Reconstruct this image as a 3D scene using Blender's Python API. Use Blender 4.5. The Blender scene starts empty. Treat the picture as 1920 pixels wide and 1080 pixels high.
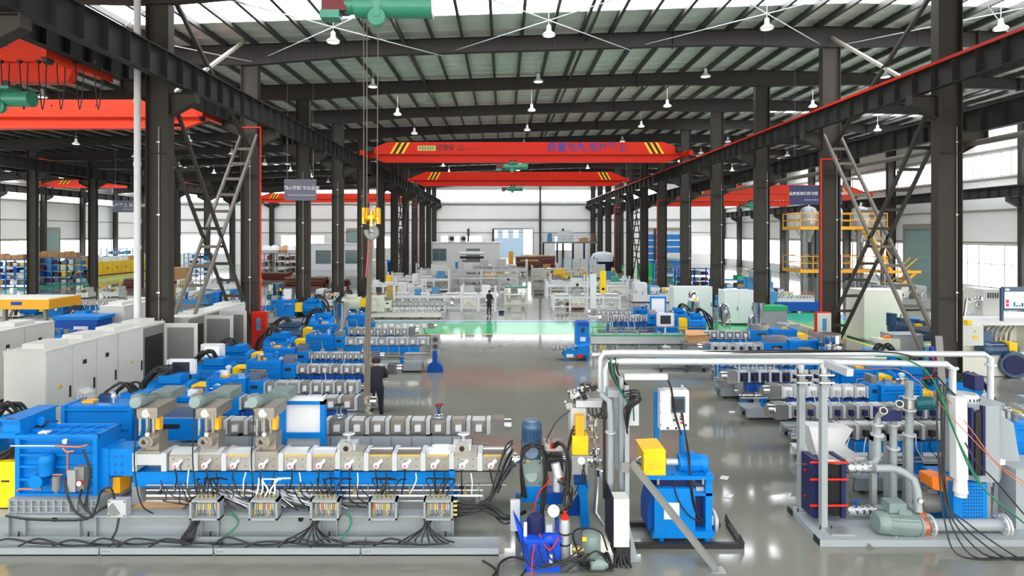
import bpy, math, random
from mathutils import Vector, Matrix
random.seed(7)
sc = bpy.context.scene
COL = sc.collection
# ---------------------------------------------------------------- camera
# level camera 5.6 m above the floor, lens shifted down and right
F, CX, CY, H = 1120.0, 944.0, 439.0, 5.6
cam = bpy.data.cameras.new('camera'); camo = bpy.data.objects.new('camera', cam); COL.objects.link(camo)
camo.location = (0, 0, H); camo.rotation_euler = (math.pi/2, 0, 0)
cam.sensor_width = 36; cam.lens = F/1920*36
cam.shift_x = (960-CX)/1920; cam.shift_y = -(540-CY)/1920
cam.clip_end = 400; cam.clip_start = .1
sc.camera = camo
# ---------------------------------------------------------------- world and exposure
wd = bpy.data.worlds.new('world'); sc.world = wd; wd.use_nodes = True
wd.node_tree.nodes['Background'].inputs[0].default_value = (.93, .96, 1, 1)
wd.node_tree.nodes['Background'].inputs[1].default_value = 3.0
sc.view_settings.view_transform = 'Standard'; sc.view_settings.look = 'None'
sc.view_settings.exposure = 0.1; sc.view_settings.gamma = 1; sc.view_settings.use_curve_mapping = False
sc.cycles.use_denoising = True
sc.cycles.max_bounces = 5; sc.cycles.diffuse_bounces = 4; sc.cycles.glossy_bounces = 2; sc.cycles.adaptive_threshold = .03
sc.cycles.sample_clamp_indirect = 8
SKYLIGHT_AND_FILL, WINDOW, FRONT = 12.0, 4.3, 6.2          # roof lights with added unseen strips, and daylight through the frosted windows
# ---------------------------------------------------------------- materials
def lin(c): c = c/255; return c/12.92 if c <= .04045 else ((c+.055)/1.055)**2.4
def L3(rgb): return tuple(lin(c) for c in rgb)+(1,)
MATS = {}
def mat(name, rgb, rough=.5, metal=0.0, var=.10, scale=4.0, bump=0.0, coat=0.0):
    m = bpy.data.materials.new(name); m.use_nodes = True; nt = m.node_tree; p = nt.nodes['Principled BSDF']
    p.inputs['Roughness'].default_value = rough; p.inputs['Metallic'].default_value = metal
    if name in ('blue', 'deep_blue', 'royal', 'red', 'orange_red', 'column', 'girder', 'rafter', 'purlin', 'dark_navy'): p.inputs['Specular IOR Level'].default_value = .22
    if coat: p.inputs['Coat Weight'].default_value = coat; p.inputs['Coat Roughness'].default_value = .12
    tc = nt.nodes.new('ShaderNodeTexCoord'); nz = nt.nodes.new('ShaderNodeTexNoise')
    nz.inputs['Scale'].default_value = scale; nz.inputs['Detail'].default_value = 2
    nt.links.new(tc.outputs['Object'], nz.inputs['Vector'])
    mx = nt.nodes.new('ShaderNodeMix'); mx.data_type = 'RGBA'
    c = L3(rgb); mx.inputs[6].default_value = tuple(x*(1-var) for x in c[:3])+(1,)
    mx.inputs[7].default_value = tuple(min(1, x*(1+var)) for x in c[:3])+(1,)
    nt.links.new(nz.outputs['Fac'], mx.inputs[0]); nt.links.new(mx.outputs[2], p.inputs['Base Color'])
    if bump:
        b = nt.nodes.new('ShaderNodeBump'); b.inputs['Strength'].default_value = bump; b.inputs['Distance'].default_value = .02
        nt.links.new(nz.outputs['Fac'], b.inputs['Height']); nt.links.new(b.outputs[0], p.inputs['Normal'])
    m.diffuse_color = c; MATS[name] = m; return m
def emat(name, rgb, strength, base=(200, 200, 200)):
    m = mat(name, base, .4); p = m.node_tree.nodes['Principled BSDF']
    p.inputs['Emission Color'].default_value = L3(rgb); p.inputs['Emission Strength'].default_value = strength
    return m
mat('column', (66, 62, 56), .62, var=.13, scale=1.2); mat('girder', (56, 55, 53), .6, var=.12)
mat('rafter', (60, 57, 54), .6, var=.08); mat('purlin', (72, 72, 67), .5, var=.1)
mat('brace', (112, 106, 96), .55); mat('pale_steel', (150, 146, 132), .5); mat('galv', (170, 172, 172), .38, .5, .12, 9)
mat('roof_sheet', (224, 224, 216), .5, 0, .05, .6); mat('wall', (238, 238, 234), .7, var=.03)
mat('blue', (6, 124, 206), .42, var=.08); mat('deep_blue', (14, 78, 166), .42, var=.08)
mat('royal', (20, 80, 214), .35, coat=.3); mat('sky_blue', (70, 140, 190), .4)
mat('navy', (46, 78, 110), .35, var=.12, coat=.3); mat('dark_navy', (38, 42, 84), .4)
mat('red', (212, 44, 24), .42, var=.05); mat('orange_red', (226, 62, 36), .45, var=.05); mat('dark_red', (112, 34, 38), .5)
mat('orange', (250, 130, 20), .45); mat('yellow', (250, 204, 12), .42, var=.05); mat('amber', (240, 170, 20), .45)
mat('white', (228, 229, 230), .45, var=.03); mat('cream', (226, 226, 212), .5, var=.04); mat('cabinet', (214, 215, 208), .42, var=.03)
mat('cabinet_in', (120, 120, 116), .6); mat('paint_grey', (152, 160, 163), .4, var=.05); mat('mid_grey', (128, 128, 124), .5, var=.1)
mat('dark', (34, 34, 36), .5); mat('black', (20, 20, 22), .55); mat('rubber', (26, 27, 28), .5, var=.2)
mat('motor_grey', (122, 140, 136), .4, var=.12, coat=.2); mat('teal', (30, 104, 112), .4)
mat('cast', (150, 143, 132), .42, .45, .2, 14, .25); mat('barrel', (164, 160, 151), .34, .55, .12, 10)
mat('steel', (190, 189, 185), .22, .85, .1, 8); mat('plate', (198, 202, 204), .36, .25, .06, 6); mat('chrome', (225, 225, 225), .1, 1.0, .03)
mat('gold', (206, 178, 96), .4, .5); mat('copper', (196, 120, 92), .35, .6); mat('brass', (200, 180, 110), .35, .7)
mat('green', (40, 176, 110), .4); mat('hoist_green', (52, 142, 112), .4, coat=.3); mat('lane_green', (66, 186, 122), .16, var=.08, scale=.8)
mat('lane_yellow', (226, 214, 110), .25); mat('lane_blue', (60, 120, 180), .2); mat('lane_white', (220, 224, 226), .2)
mat('shutter', (140, 168, 162), .5, var=.05); mat('door_blue', (24, 122, 196), .45)
mat('wood', (196, 156, 104), .6, 0, .2, 10); mat('cardboard', (196, 150, 98), .7, 0, .12, 6); mat('skin', (196, 148, 122), .55)
mat('cloth', (30, 34, 42), .8); mat('cloth2', (70, 60, 50), .8); mat('hair', (18, 16, 15), .6)
mat('sign_grey', (110, 112, 130), .5); mat('sign_navy', (44, 48, 92), .5); mat('ink_blue', (40, 60, 150), .5); mat('ink_dark', (70, 30, 24), .5)
mat('pink', (226, 60, 110), .5); mat('plastic_film', (214, 224, 228), .25, 0, .1, 5); mat('brown', (108, 74, 56), .6, 0, .2, 6)
mat('hose_green', (10, 112, 74), .5); mat('hose_orange', (196, 112, 70), .5); mat('sling', (104, 96, 84), .6); mat('glass', (92, 116, 116), .12); mat('grey_blue', (130, 150, 165), .6)
emat('lamp_on', (255, 250, 240), 1.2); emat('screen', (215, 232, 240), .75); emat('screen_dark', (30, 46, 54), .3, (20, 26, 30))
emat('window_lit', (244, 248, 255), WINDOW); emat('front_window_lit', (255, 250, 242), FRONT); emat('skylight_and_fill', (244, 248, 255), SKYLIGHT_AND_FILL)
def floor_mat():
    m = bpy.data.materials.new('polished_floor'); m.use_nodes = True; nt = m.node_tree; p = nt.nodes['Principled BSDF']
    tc = nt.nodes.new('ShaderNodeTexCoord'); n1 = nt.nodes.new('ShaderNodeTexNoise'); n2 = nt.nodes.new('ShaderNodeTexNoise')
    n1.inputs['Scale'].default_value = .35; n1.inputs['Detail'].default_value = 6; n2.inputs['Scale'].default_value = 2.2; n2.inputs['Detail'].default_value = 8
    br = nt.nodes.new('ShaderNodeTexBrick'); br.offset = 0; br.squash = 1
    br.inputs['Scale'].default_value = 1; br.inputs['Brick Width'].default_value = 1.5; br.inputs['Row Height'].default_value = 1.5
    br.inputs['Mortar Size'].default_value = .006; br.inputs['Mortar Smooth'].default_value = .5
    br.inputs['Color1'].default_value = (1, 1, 1, 1); br.inputs['Color2'].default_value = (.93, .93, .93, 1); br.inputs['Mortar'].default_value = (.7, .7, .7, 1)
    for n in (n1, n2, br): nt.links.new(tc.outputs['Object'], n.inputs['Vector'])
    a = nt.nodes.new('ShaderNodeMix'); a.data_type = 'RGBA'; a.inputs[6].default_value = L3((114, 116, 108)); a.inputs[7].default_value = L3((142, 142, 130))
    nt.links.new(n1.outputs['Fac'], a.inputs[0])
    b = nt.nodes.new('ShaderNodeMix'); b.data_type = 'RGBA'; b.blend_type = 'MULTIPLY'; b.inputs[0].default_value = .55
    nt.links.new(a.outputs[2], b.inputs[6]); nt.links.new(br.outputs['Color'], b.inputs[7]); nt.links.new(b.outputs[2], p.inputs['Base Color'])
    r = nt.nodes.new('ShaderNodeMapRange'); r.inputs['To Min'].default_value = .03; r.inputs['To Max'].default_value = .12
    nt.links.new(n2.outputs['Fac'], r.inputs['Value']); nt.links.new(r.outputs[0], p.inputs['Roughness'])
    bp = nt.nodes.new('ShaderNodeBump'); bp.inputs['Strength'].default_value = .02; bp.inputs['Distance'].default_value = .02
    nt.links.new(n2.outputs['Fac'], bp.inputs['Height']); nt.links.new(bp.outputs[0], p.inputs['Normal'])
    p.inputs['Specular IOR Level'].default_value = .7
    MATS['floor'] = m
floor_mat()
# ---------------------------------------------------------------- mesh helpers
def PX(x, Y): return (x-CX)*Y/F                 # frame column -> metres at depth Y
def PZ(y, Y): return H+(CY-y)*Y/F               # frame row -> height at depth Y
def GY(y): return H*F/(y-CY)                    # frame row of a floor point -> its depth
def P(x, y, Y): return Vector((PX(x, Y), Y, PZ(y, Y)))
BOXF = [(0, 3, 2, 1), (4, 5, 6, 7), (0, 1, 5, 4), (1, 2, 6, 5), (2, 3, 7, 6), (3, 0, 4, 7)]
class B:
    def __init__(s, org=(0, 0, 0)): s.v = []; s.f = []; s.m = []; s.k = 0; s.org = Vector(org)
    def add(s, vs, fs):
        n = len(s.v); s.v += [Vector(v) for v in vs]; s.f += [[i+n for i in f] for f in fs]; s.m += [s.k]*len(fs); return s
    def box(s, x0, x1, y0, y1, z0, z1):
        return s.add([(x0, y0, z0), (x1, y0, z0), (x1, y1, z0), (x0, y1, z0), (x0, y0, z1), (x1, y0, z1), (x1, y1, z1), (x0, y1, z1)], BOXF)
    def pb(s, px0, px1, py0, py1, Y0, Y1):      # box whose front face spans these frame columns/rows at depth Y0
        return s.box(PX(px0, Y0), PX(px1, Y0), Y0, Y1, PZ(py1, Y0), PZ(py0, Y0))
    def bar(s, a, b, w, h, up=(0, 0, 1)):
        a = Vector(a); b = Vector(b); d = (b-a).normalized(); up = Vector(up)
        if abs(d.dot(up)) > .98: up = Vector((0, 1, 0))
        u = d.cross(up).normalized(); n = u.cross(d); vs = []
        for p in (a, b):
            for i, j in ((-1, -1), (1, -1), (1, 1), (-1, 1)): vs.append(p+u*w/2*i+n*h/2*j)
        return s.add(vs, [(0, 1, 2, 3), (7, 6, 5, 4), (0, 4, 5, 1), (1, 5, 6, 2), (2, 6, 7, 3), (3, 7, 4, 0)])
    def cyl(s, a, b, r, n=14, r2=None):
        a = Vector(a); b = Vector(b); d = (b-a).normalized(); up = Vector((0, 0, 1)) if abs(d.z) < .9 else Vector((0, 1, 0))
        u = d.cross(up).normalized(); w = d.cross(u); r2 = r if r2 is None else r2
        an = [2*math.pi*i/n for i in range(n)]
        vs = [a+(u*math.cos(t)+w*math.sin(t))*r for t in an]+[b+(u*math.cos(t)+w*math.sin(t))*r2 for t in an]
        fs = [(i, (i+1) % n, n+(i+1) % n, n+i) for i in range(n)]+[tuple(range(n-1, -1, -1)), tuple(range(n, 2*n))]
        return s.add(vs, fs)
    def lathe(s, c, prof, n=16, axis=(0, 0, 1)):  # profile of (radius, height along axis)
        c = Vector(c); d = Vector(axis).normalized(); up = Vector((0, 0, 1)) if abs(d.z) < .9 else Vector((0, 1, 0))
        u = d.cross(up).normalized(); w = d.cross(u); vs = []; fs = []
        for r, h in prof:
            vs += [c+d*h+(u*math.cos(2*math.pi*i/n)+w*math.sin(2*math.pi*i/n))*max(r, 1e-4) for i in range(n)]
        for j in range(len(prof)-1):
            fs += [(j*n+i, j*n+(i+1) % n, (j+1)*n+(i+1) % n, (j+1)*n+i) for i in range(n)]
        fs += [tuple(range(n-1, -1, -1)), tuple(range((len(prof)-1)*n, len(prof)*n))]
        return s.add(vs, fs)
    def tube(s, pts, r, n=6):
        pts = [Vector(p) for p in pts]; prev = None; vs = []; fs = []
        for i, p in enumerate(pts):
            d = (pts[min(i+1, len(pts)-1)]-pts[max(i-1, 0)])
            if d.length < 1e-6: d = Vector((0, 0, 1))
            d.normalize()
            if prev is None:
                up = Vector((0, 0, 1)) if abs(d.z) < .9 else Vector((1, 0, 0)); u = d.cross(up).normalized()
            else:
                u = prev-d*prev.dot(d)
                if u.length < 1e-6: u = d.orthogonal()
                u.normalize()
            prev = u; w = d.cross(u)
            vs += [p+(u*math.cos(2*math.pi*k/n)+w*math.sin(2*math.pi*k/n))*r for k in range(n)]
        for j in range(len(pts)-1):
            fs += [(j*n+i, j*n+(i+1) % n, (j+1)*n+(i+1) % n, (j+1)*n+i) for i in range(n)]
        fs += [tuple(range(n-1, -1, -1)), tuple(range((len(pts)-1)*n, len(pts)*n))]
        return s.add(vs, fs)
    def curve(s, pts, r, n=6, sub=5): return s.tube(smooth(pts, sub), r, n)
    def prism(s, poly, ax, a0, a1):             # polygon in the plane across axis ax ('x','y','z'), extruded a0..a1
        def mk(p, a): return {'x': (a, p[0], p[1]), 'y': (p[0], a, p[1]), 'z': (p[0], p[1], a)}[ax]
        n = len(poly); vs = [mk(p, a0) for p in poly]+[mk(p, a1) for p in poly]
        return s.add(vs, [tuple(range(n)), tuple(range(2*n-1, n-1, -1))]+[(i, n+i, n+(i+1) % n, (i+1) % n) for i in range(n)])
    def mesh(s, name, m):
        me = bpy.data.meshes.new(name); me.from_pydata([v-s.org for v in s.v], [], s.f)
        for x in (m if isinstance(m, (list, tuple)) else [m]): me.materials.append(MATS[x])
        if max(s.m, default=0): me.polygons.foreach_set('material_index', s.m)
        fix_normals(me)
        me.shade_smooth(); me.set_sharp_from_angle(angle=.62); return me
    def o(s, name, m, parent=None):
        r = link(name, s.mesh(name, m), parent)
        if parent is None: r.location = s.org
        return r
import bmesh
def fix_normals(me):
    bm = bmesh.new(); bm.from_mesh(me); bmesh.ops.recalc_face_normals(bm, faces=bm.faces); bm.to_mesh(me); bm.free()
def smooth(pts, sub=5):
    pts = [Vector(p) for p in pts]; q = [pts[0]*2-pts[1]]+pts+[pts[-1]*2-pts[-2]]; out = []
    for i in range(1, len(q)-2):
        a, b, c, d = q[i-1:i+3]
        for k in range(sub):
            t = k/sub; out.append(.5*((2*b)+(c-a)*t+(2*a-5*b+4*c-d)*t*t+(3*b-a-3*c+d)*t**3))
    return out+[pts[-1]]
def link(name, data, parent=None):
    o = bpy.data.objects.new(name, data); COL.objects.link(o)
    if parent: o.parent = parent
    return o
def tag(o, label, cat, group=None, kind=None):
    o['label'] = label; o['category'] = cat
    if group: o['group'] = group
    if kind: o['kind'] = kind
    return o
def thing(name, label, cat, loc=(0, 0, 0), rz=0, group=None):
    o = link(name, None); o.location = loc; o.rotation_euler = (0, 0, rz); o.empty_display_size = .2
    return tag(o, label, cat, group)
def struct(o): o['kind'] = 'structure'; return o
def at(o, loc=None, rz=None, sc_=None):
    if loc is not None: o.location = loc
    if rz is not None: o.rotation_euler = (0, 0, rz)
    if sc_ is not None: o.scale = sc_ if isinstance(sc_, tuple) else (sc_,)*3
    return o
def dup(root, loc, rz=None, label=None, group=None, sc_=None):
    def cp(o, par):
        c = o.copy(); COL.objects.link(c); c.parent = par
        for ch in o.children: cp(ch, c)
        return c
    r = cp(root, None); at(r, loc, rz, sc_)
    if label: r['label'] = label
    if group: r['group'] = group
    return r
def text(body, size, m, name, parent, loc, rot=(math.pi/2, 0, 0), ext=.002, align='CENTER', sx=1):
    c = bpy.data.curves.new('t', 'FONT'); c.body = body; c.size = size; c.extrude = ext; c.offset = size*.012; c.align_x = align; c.align_y = 'CENTER'
    o = bpy.data.objects.new('t', c); COL.objects.link(o); dg = bpy.context.evaluated_depsgraph_get()
    me = bpy.data.meshes.new_from_object(o.evaluated_get(dg)); bpy.data.objects.remove(o); bpy.data.curves.remove(c)
    me.materials.clear(); me.materials.append(MATS[m]); r = link(name, me, parent); r.location = loc; r.rotation_euler = rot; r.scale = (sx, 1, 1); return r
ORD = ['first', 'second', 'third', 'fourth', 'fifth', 'sixth', 'seventh', 'eighth', 'ninth', 'tenth', 'eleventh', 'twelfth', 'thirteenth', 'fourteenth', 'fifteenth', 'sixteenth', 'seventeenth', 'eighteenth']
# ================================================================ STRUCTURE
XL, XR, Y0, Y1 = -67.0, 41.0, -20.0, 110.6
def roof(X): return 16.1-.031*abs(16.3-X)       # top of the rafters
def CYk(k): return 22.3+8*k                     # frame lines
fl = struct(B().box(XL, XR, Y0, Y1, -.2, 0).o('floor', 'floor'))
# painted walkways
def lane(label, x0, x1, y0, y1, m, z=.004): tag(B((0, 0, 0)).box(x0, x1, y0, y1, 0, z).o('floor_marking', m), label, 'floor marking')
lane('green painted walkway crossing the grey floor of the main hall', -11.9, 15.6, 33.5, 38, 'lane_green')
lane('yellow line along the near edge of the green crossing walkway', -11.9, 15.6, 33.3, 33.5, 'lane_yellow')
lane('blue line along the far edge of the green crossing walkway', -11.9, 15.6, 38.1, 38.5, 'lane_blue')
lane('white line beyond the blue line of the crossing walkway', -11.9, 15.6, 38.55, 38.75, 'lane_white')
lane('long green walkway running beside the right column row', 18.6, 22.2, 28, 104, 'lane_green')
lane('yellow line between the right column row and the green walkway', 18.3, 18.55, 28, 104, 'lane_yellow')
lane('blue painted strip right of the long green walkway', 22.4, 23.6, 28, 104, 'lane_blue')
lane('pale green walkway in the left hall near the yellow cabinets', -50.5, -46.5, 48, 104, 'lane_green')
# ceiling sheets, roof lights and added light strips
SKY_AND_FILL = [(-15.6, -12.6), (.8, 3.8), (24.6, 27.6), (40.2, 41.8), (47.6, 48.5), (49.2, 51.4), (72.0, 73.1), (79.6, 81.8), (96.6, 97.6), (104.8, 106.0)]  # several narrow strips past rafters are unseen, added to brighten crane and hall
SIDE = {5: ((17.0, XR),)}                       # this one is over the right hall only
ceil = struct(link('ceiling', None))
def roofstrip(y0, y1, x0=XL, x1=XR, dz=.22, rib=True):
    b = B(); z = lambda x: roof(x)+dz; xs = [x0]+([16.3] if x0 < 16.3 < x1 else [])+[x1]
    for a, c in zip(xs, xs[1:]):
        b.add([(a, y0, z(a)), (c, y0, z(c)), (c, y1, z(c)), (a, y1, z(a)), (a, y0, z(a)+.03), (c, y0, z(c)+.03), (c, y1, z(c)+.03), (a, y1, z(a)+.03)], BOXF)
        if rib: b.bar((a, y0+.03, z(a)-.015), (c, y0+.03, z(c)-.015), .05, .03)
    return b
y = Y0; proto = None
while y < Y1-.01:
    sk = [s for s in SKY_AND_FILL if s[0] <= y+.01 < s[1]]
    if sk: y = sk[0][1]; continue
    nxt = min([y+1.0, Y1]+[s[0] for s in SKY_AND_FILL if s[0] > y+.01])
    if abs(nxt-y-1.0) < 1e-6:
        if proto is None: proto = roofstrip(0, 1.0).mesh('roof_sheet', 'roof_sheet')
        o = link('roof_sheet', proto, ceil); o.location.y = y
    else: roofstrip(y, nxt).o('roof_sheet', 'roof_sheet', ceil)
    y = nxt
NW = 0
for i, s in enumerate(SKY_AND_FILL):
    x = XL
    for x0, x1 in SIDE.get(i, ((XL, XR),)):
        NW += 1; struct(roofstrip(s[0], s[1], x0, x1, rib=False).o('window_%d' % NW, 'skylight_and_fill'))  # real roof lights and added light strips alike
        if x0 > x: roofstrip(s[0], s[1], x, x0).o('roof_sheet', 'roof_sheet', ceil)
        x = x1

x = XL+.4
pm = None
while x < XR:
    b = B().box(-.04, .04, Y0, Y1, -.07, .21).box(-.04, .11, Y0, Y1, -.082, -.07)
    if pm is None: pm = b.mesh('purlin', 'purlin')
    o = link('purlin', pm, ceil); o.location = (x, 0, roof(x)+.01); x += 1.5
for X in (-36, -27, -5.0, 4.2, 26, 33):
    B().cyl((X, 0, roof(X)-.25), (X, Y1, roof(X)-.25), .09, 8).o('tie_tube', 'purlin', ceil)
# rafters: one built-up beam per frame line
def rafter(k):
    Y = CYk(k); ref = k-0
    lab = ('dark steel roof rafter over the %s pair of columns from the camera' % ORD[k]) if k >= 0 else 'dark steel roof rafter behind the camera, %s from the front columns' % ORD[-k-1]
    t = thing('roof_rafter', lab, 'rafter', (0, Y, 0)); cols = [-66.4, -42.8, -12.85, 16.55, 40.4]
    def dep(x): return .74+.3*max(0, 1-min(abs(x-c) for c in cols)/5.5)
    xs = []
    x = XL+.2
    while x < XR: xs.append(x); x += 2.7
    xs = sorted(xs+cols+[16.3]); top = [(x, roof(x)) for x in xs]; bot = [(x, roof(x)-dep(x)) for x in xs]
    w = B()
    for i in range(len(xs)-1):
        w.prism([top[i], top[i+1], bot[i+1], bot[i]], 'y', -.008, .008)
    w.o('web', 'rafter', t)
    a = B(); c = B()
    for i in range(len(xs)-1):
        a.bar((top[i][0], 0, top[i][1]), (top[i+1][0], 0, top[i+1][1]), .3, .02); c.bar((bot[i][0], 0, bot[i][1]), (bot[i+1][0], 0, bot[i+1][1]), .3, .02)
    a.o('top_flange', 'rafter', t); c.o('bottom_flange', 'rafter', t)
    for X in (-36, -20, -4.8, 8.6, 24, 33):
        B().box(X-.03, X+.03, -.16, .16, roof(X)-dep(X)-.08, roof(X)+.05).o('splice_plate', 'rafter', t)
    for X in (-11, -9.6, -8.1, -1.6, 2.6, 5.4, 13.2, 21, 27.5):
        B().bar((X, -.17, roof(X)-dep(X)+.05), (X, -.17, roof(X)+.02), .02, .03, (1, 0, 0)).o('fly_brace', 'purlin', t)
for k in range(-4, 12): rafter(k)
# walls -----------------------------------------------------------------
def wallbox(name, *a): return struct(B().box(*a).o(name, 'wall'))
def rib_wall(par, axis, pos, a0, a1, z0, z1, step=1.0, t=.03):
    pass
HZ = 16.6
def side_wall(name, X0, X1, sgn):
    w = struct(link(name, None)); global NW
    for z0, z1 in ((0, 1.1), (4.7, 10.4), (12.4, HZ)): B().box(X0, X1, Y0, Y1, z0, z1).o('wall_panel', 'wall', w)
    xi = X0 if sgn > 0 else X1
    for z in (4.9, 7.6, 10.25, 12.6): B().box(xi-.08*(sgn > 0), xi+.08*(sgn < 0), Y0, Y1, z-.07, z+.07).o('girt', 'pale_steel', w)
    y = CYk(-5); n = 0
    while y < Y1-1:
        y1 = min(y+8, Y1)
        for z0, z1, mul in ((1.1, 4.7, 3), (10.4, 12.4, 4)):
            NW += 1; wn = struct(link('window_%d' % NW, None)); xm = (X0+X1)/2
            B().box(xm-.02, xm+.02, y+.05, y1-.05, z0, z1).o('pane', 'window_lit', wn)
            fr = B()
            for i in range(mul*2+1):
                yy = y+.05+(y1-y-.1)*i/(mul*2); fr.box(xm-.05, xm+.05, yy-.03, yy+.03, z0, z1)
            for zz in ([z0+.03, z1-.03]+([z0+(z1-z0)*.55] if z1-z0 > 3 else [])): fr.box(xm-.05, xm+.05, y, y1, zz-.03, zz+.03)
            fr.o('window_frame', 'pale_steel', wn)
        y += 8
    return w
side_wall('wall_left', XL-.25, XL, -1); side_wall('wall_right', XR, XR+.25, 1)
def end_wall(name, Ya, Yb, bands, holes):
    w = struct(link(name, None)); inner = Ya if Ya > 0 else Yb
    for z0, z1 in bands:
        hs = sorted(h for h in holes if h[2] < z1-.01 and h[3] > z0+.01); x = XL
        for h in hs:
            B().box(x, h[0], Ya, Yb, z0, z1).o('wall_panel', 'wall', w)
            if h[3] < z1: B().box(h[0], h[1], Ya, Yb, h[3], z1).o('wall_panel', 'wall', w)
            if h[2] > z0: B().box(h[0], h[1], Ya, Yb, z0, h[2]).o('wall_panel', 'wall', w)
            x = h[1]
        B().box(x, XR, Ya, Yb, z0, z1).o('wall_panel', 'wall', w)
    return w
DOOR = (-1.8, 5.4, 0, 6.5)
lowwin = [(-41.2, -38.4, 3, 5.4), (-36, -33.2, 3, 5.4), (-24, -21, 3, 5.2), (-11.6, -4.0, 4.0, 5.3), (9.5, 12.6, 2.6, 5.2), (35, 39, 2, 5.2), (-62, -50, 2, 5.4)]
wb = end_wall('wall_back', Y1, Y1+.25, [(0, 11.6), (13.8, HZ)], [DOOR]+lowwin)
def back_window(x0, x1, z0, z1, n):
    global NW; NW += 1; wn = struct(link('window_%d' % NW, None)); Y = Y1+.12
    B().box(x0, x1, Y-.02, Y+.02, z0, z1).o('pane', 'window_lit', wn); fr = B()
    for i in range(n+1): xx = x0+(x1-x0)*i/n; fr.box(xx-.04, xx+.04, Y-.06, Y+.06, z0, z1)
    for zz in (z0, z1): fr.box(x0, x1, Y-.06, Y+.06, zz-.04, zz+.04)
    fr.o('window_frame', 'pale_steel', wn)
for a, b_, n in ((XL, -43, 8), (-43, -12.9, 10), (-12.9, 16.5, 10), (16.5, XR, 8)): back_window(a, b_, 11.6, 13.8, n)
for h in lowwin: back_window(h[0], h[1], h[2], h[3], 2)
for z in (11.2, 11.0, 8.35, 8.1, 5.9): B().box(XL, XR, Y1-.12, Y1, z-.05, z+.05).o('girt', 'mid_grey', wb)
for X in (-37, -31, -25, -19, -6.5, -1.9, 6.8, 11, 22, 28, 34): B().box(X-.18, X+.18, Y1-.4, Y1, 0, 15.4 if X in (-37, -25, 6.8, 22, 34, -31) else 6.6).o('gable_post', 'column', wb)
for i in range(108):
    X = XL+.5+i; B().box(X-.02, X+.02, Y1-.03, Y1, 5.95, 11.5).o('panel_rib', 'wall', wb) if -43 < X < 41 else None
wf = end_wall('wall_front', Y0-.25, Y0, [(0, 1), (5, 9.5), (13, HZ)], [])
for a, b_, n in ((XL, -43, 8), (-43, -12.9, 10), (-12.9, 16.5, 10), (16.5, XR, 8)):
    for z0, z1 in ((1, 5), (9.5, 13)):
        NW += 1; wn = struct(link('window_%d' % NW, None)); B().box(a+.1, b_-.1, Y0-.14, Y0-.1, z0, z1).o('pane', 'front_window_lit', wn); fr = B()
        for i in range(n+1): xx = a+(b_-a)*i/n; fr.box(xx-.05, xx+.05, Y0-.18, Y0-.06, z0, z1)
        fr.o('window_frame', 'pale_steel', wn)
# doors
def shutter(n, axis, pos, a0, a1, h, m='shutter', stripes=False):
    d = struct(link('door_%d' % n, None)); k = 26
    for i in range(k):
        z0 = h*i/k; z1 = h*(i+1)/k-.025
        mm = m
        if stripes: mm = 'white' if i in (3, 8, 13, 18) or i >= k-3 else m
        b = B()
        b.box(pos-.03, pos+.03, a0, a1, z0, z1) if axis == 'x' else b.box(a0, a1, pos-.03, pos+.03, z0, z1)
        b.o('slat', mm, d)
    bk = B(); (bk.box(pos+.035*(1 if pos > 0 else -1)-.008, pos+.035*(1 if pos > 0 else -1)+.008, a0, a1, 0, h) if axis == 'x' else bk.box(a0, a1, pos+.035, pos+.05, 0, h)); bk.o('shutter_backing', m, d)
    f = B()
    for s in (a0, a1):
        f.box(pos-.12, pos+.06, s-.12, s+.12, 0, h+.15) if axis == 'x' else f.box(s-.12, s+.12, pos-.12, pos+.06, 0, h+.15)
    f.box(pos-.2, pos+.1, a0, a1, h, h+.5) if axis == 'x' else f.box(a0, a1, pos-.2, pos+.1, h, h+.5)
    f.o('door_frame', 'pale_steel', d)
shutter(1, 'x', XR-.1, 55.9, 60.9, 6.1); shutter(2, 'x', XR-.1, 77, 82, 6.1); shutter(3, 'y', Y1-.1, 26.5, 32.8, 6.3, 'door_blue', True)
shutter(4, 'x', XL+.12, 84.6, 90, 6.1); shutter(5, 'y', Y1-.1, -29, -25.8, 6.2)
d = struct(link('door_6', None)); f = B()
f.box(DOOR[0]-.15, DOOR[0], Y1-.1, Y1+.3, 0, 6.6).box(DOOR[1], DOOR[1]+.15, Y1-.1, Y1+.3, 0, 6.6).box(DOOR[0], DOOR[1], Y1-.1, Y1+.3, 6.5, 6.7); f.o('door_frame', 'pale_steel', d)
# outside, seen through the open end door
tag(B().box(-40, 40, Y1+.3, 190, -.3, -.05).o('outdoor_paving', 'mid_grey'), 'pale paved yard outside the open end door', 'paving')
ob = thing('outdoor_building', 'blue grey building standing across the yard outside the end door', 'building', (-3, 150, 0))
B().box(-6, 8, 0, 6, -.04, 8.2).o('wall', 'grey_blue', ob)
for i in range(5): B().box(-5+i*2.6, -3.6+i*2.6, -.06, .02, 4.6, 6.6).o('window', 'white', ob)
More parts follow.
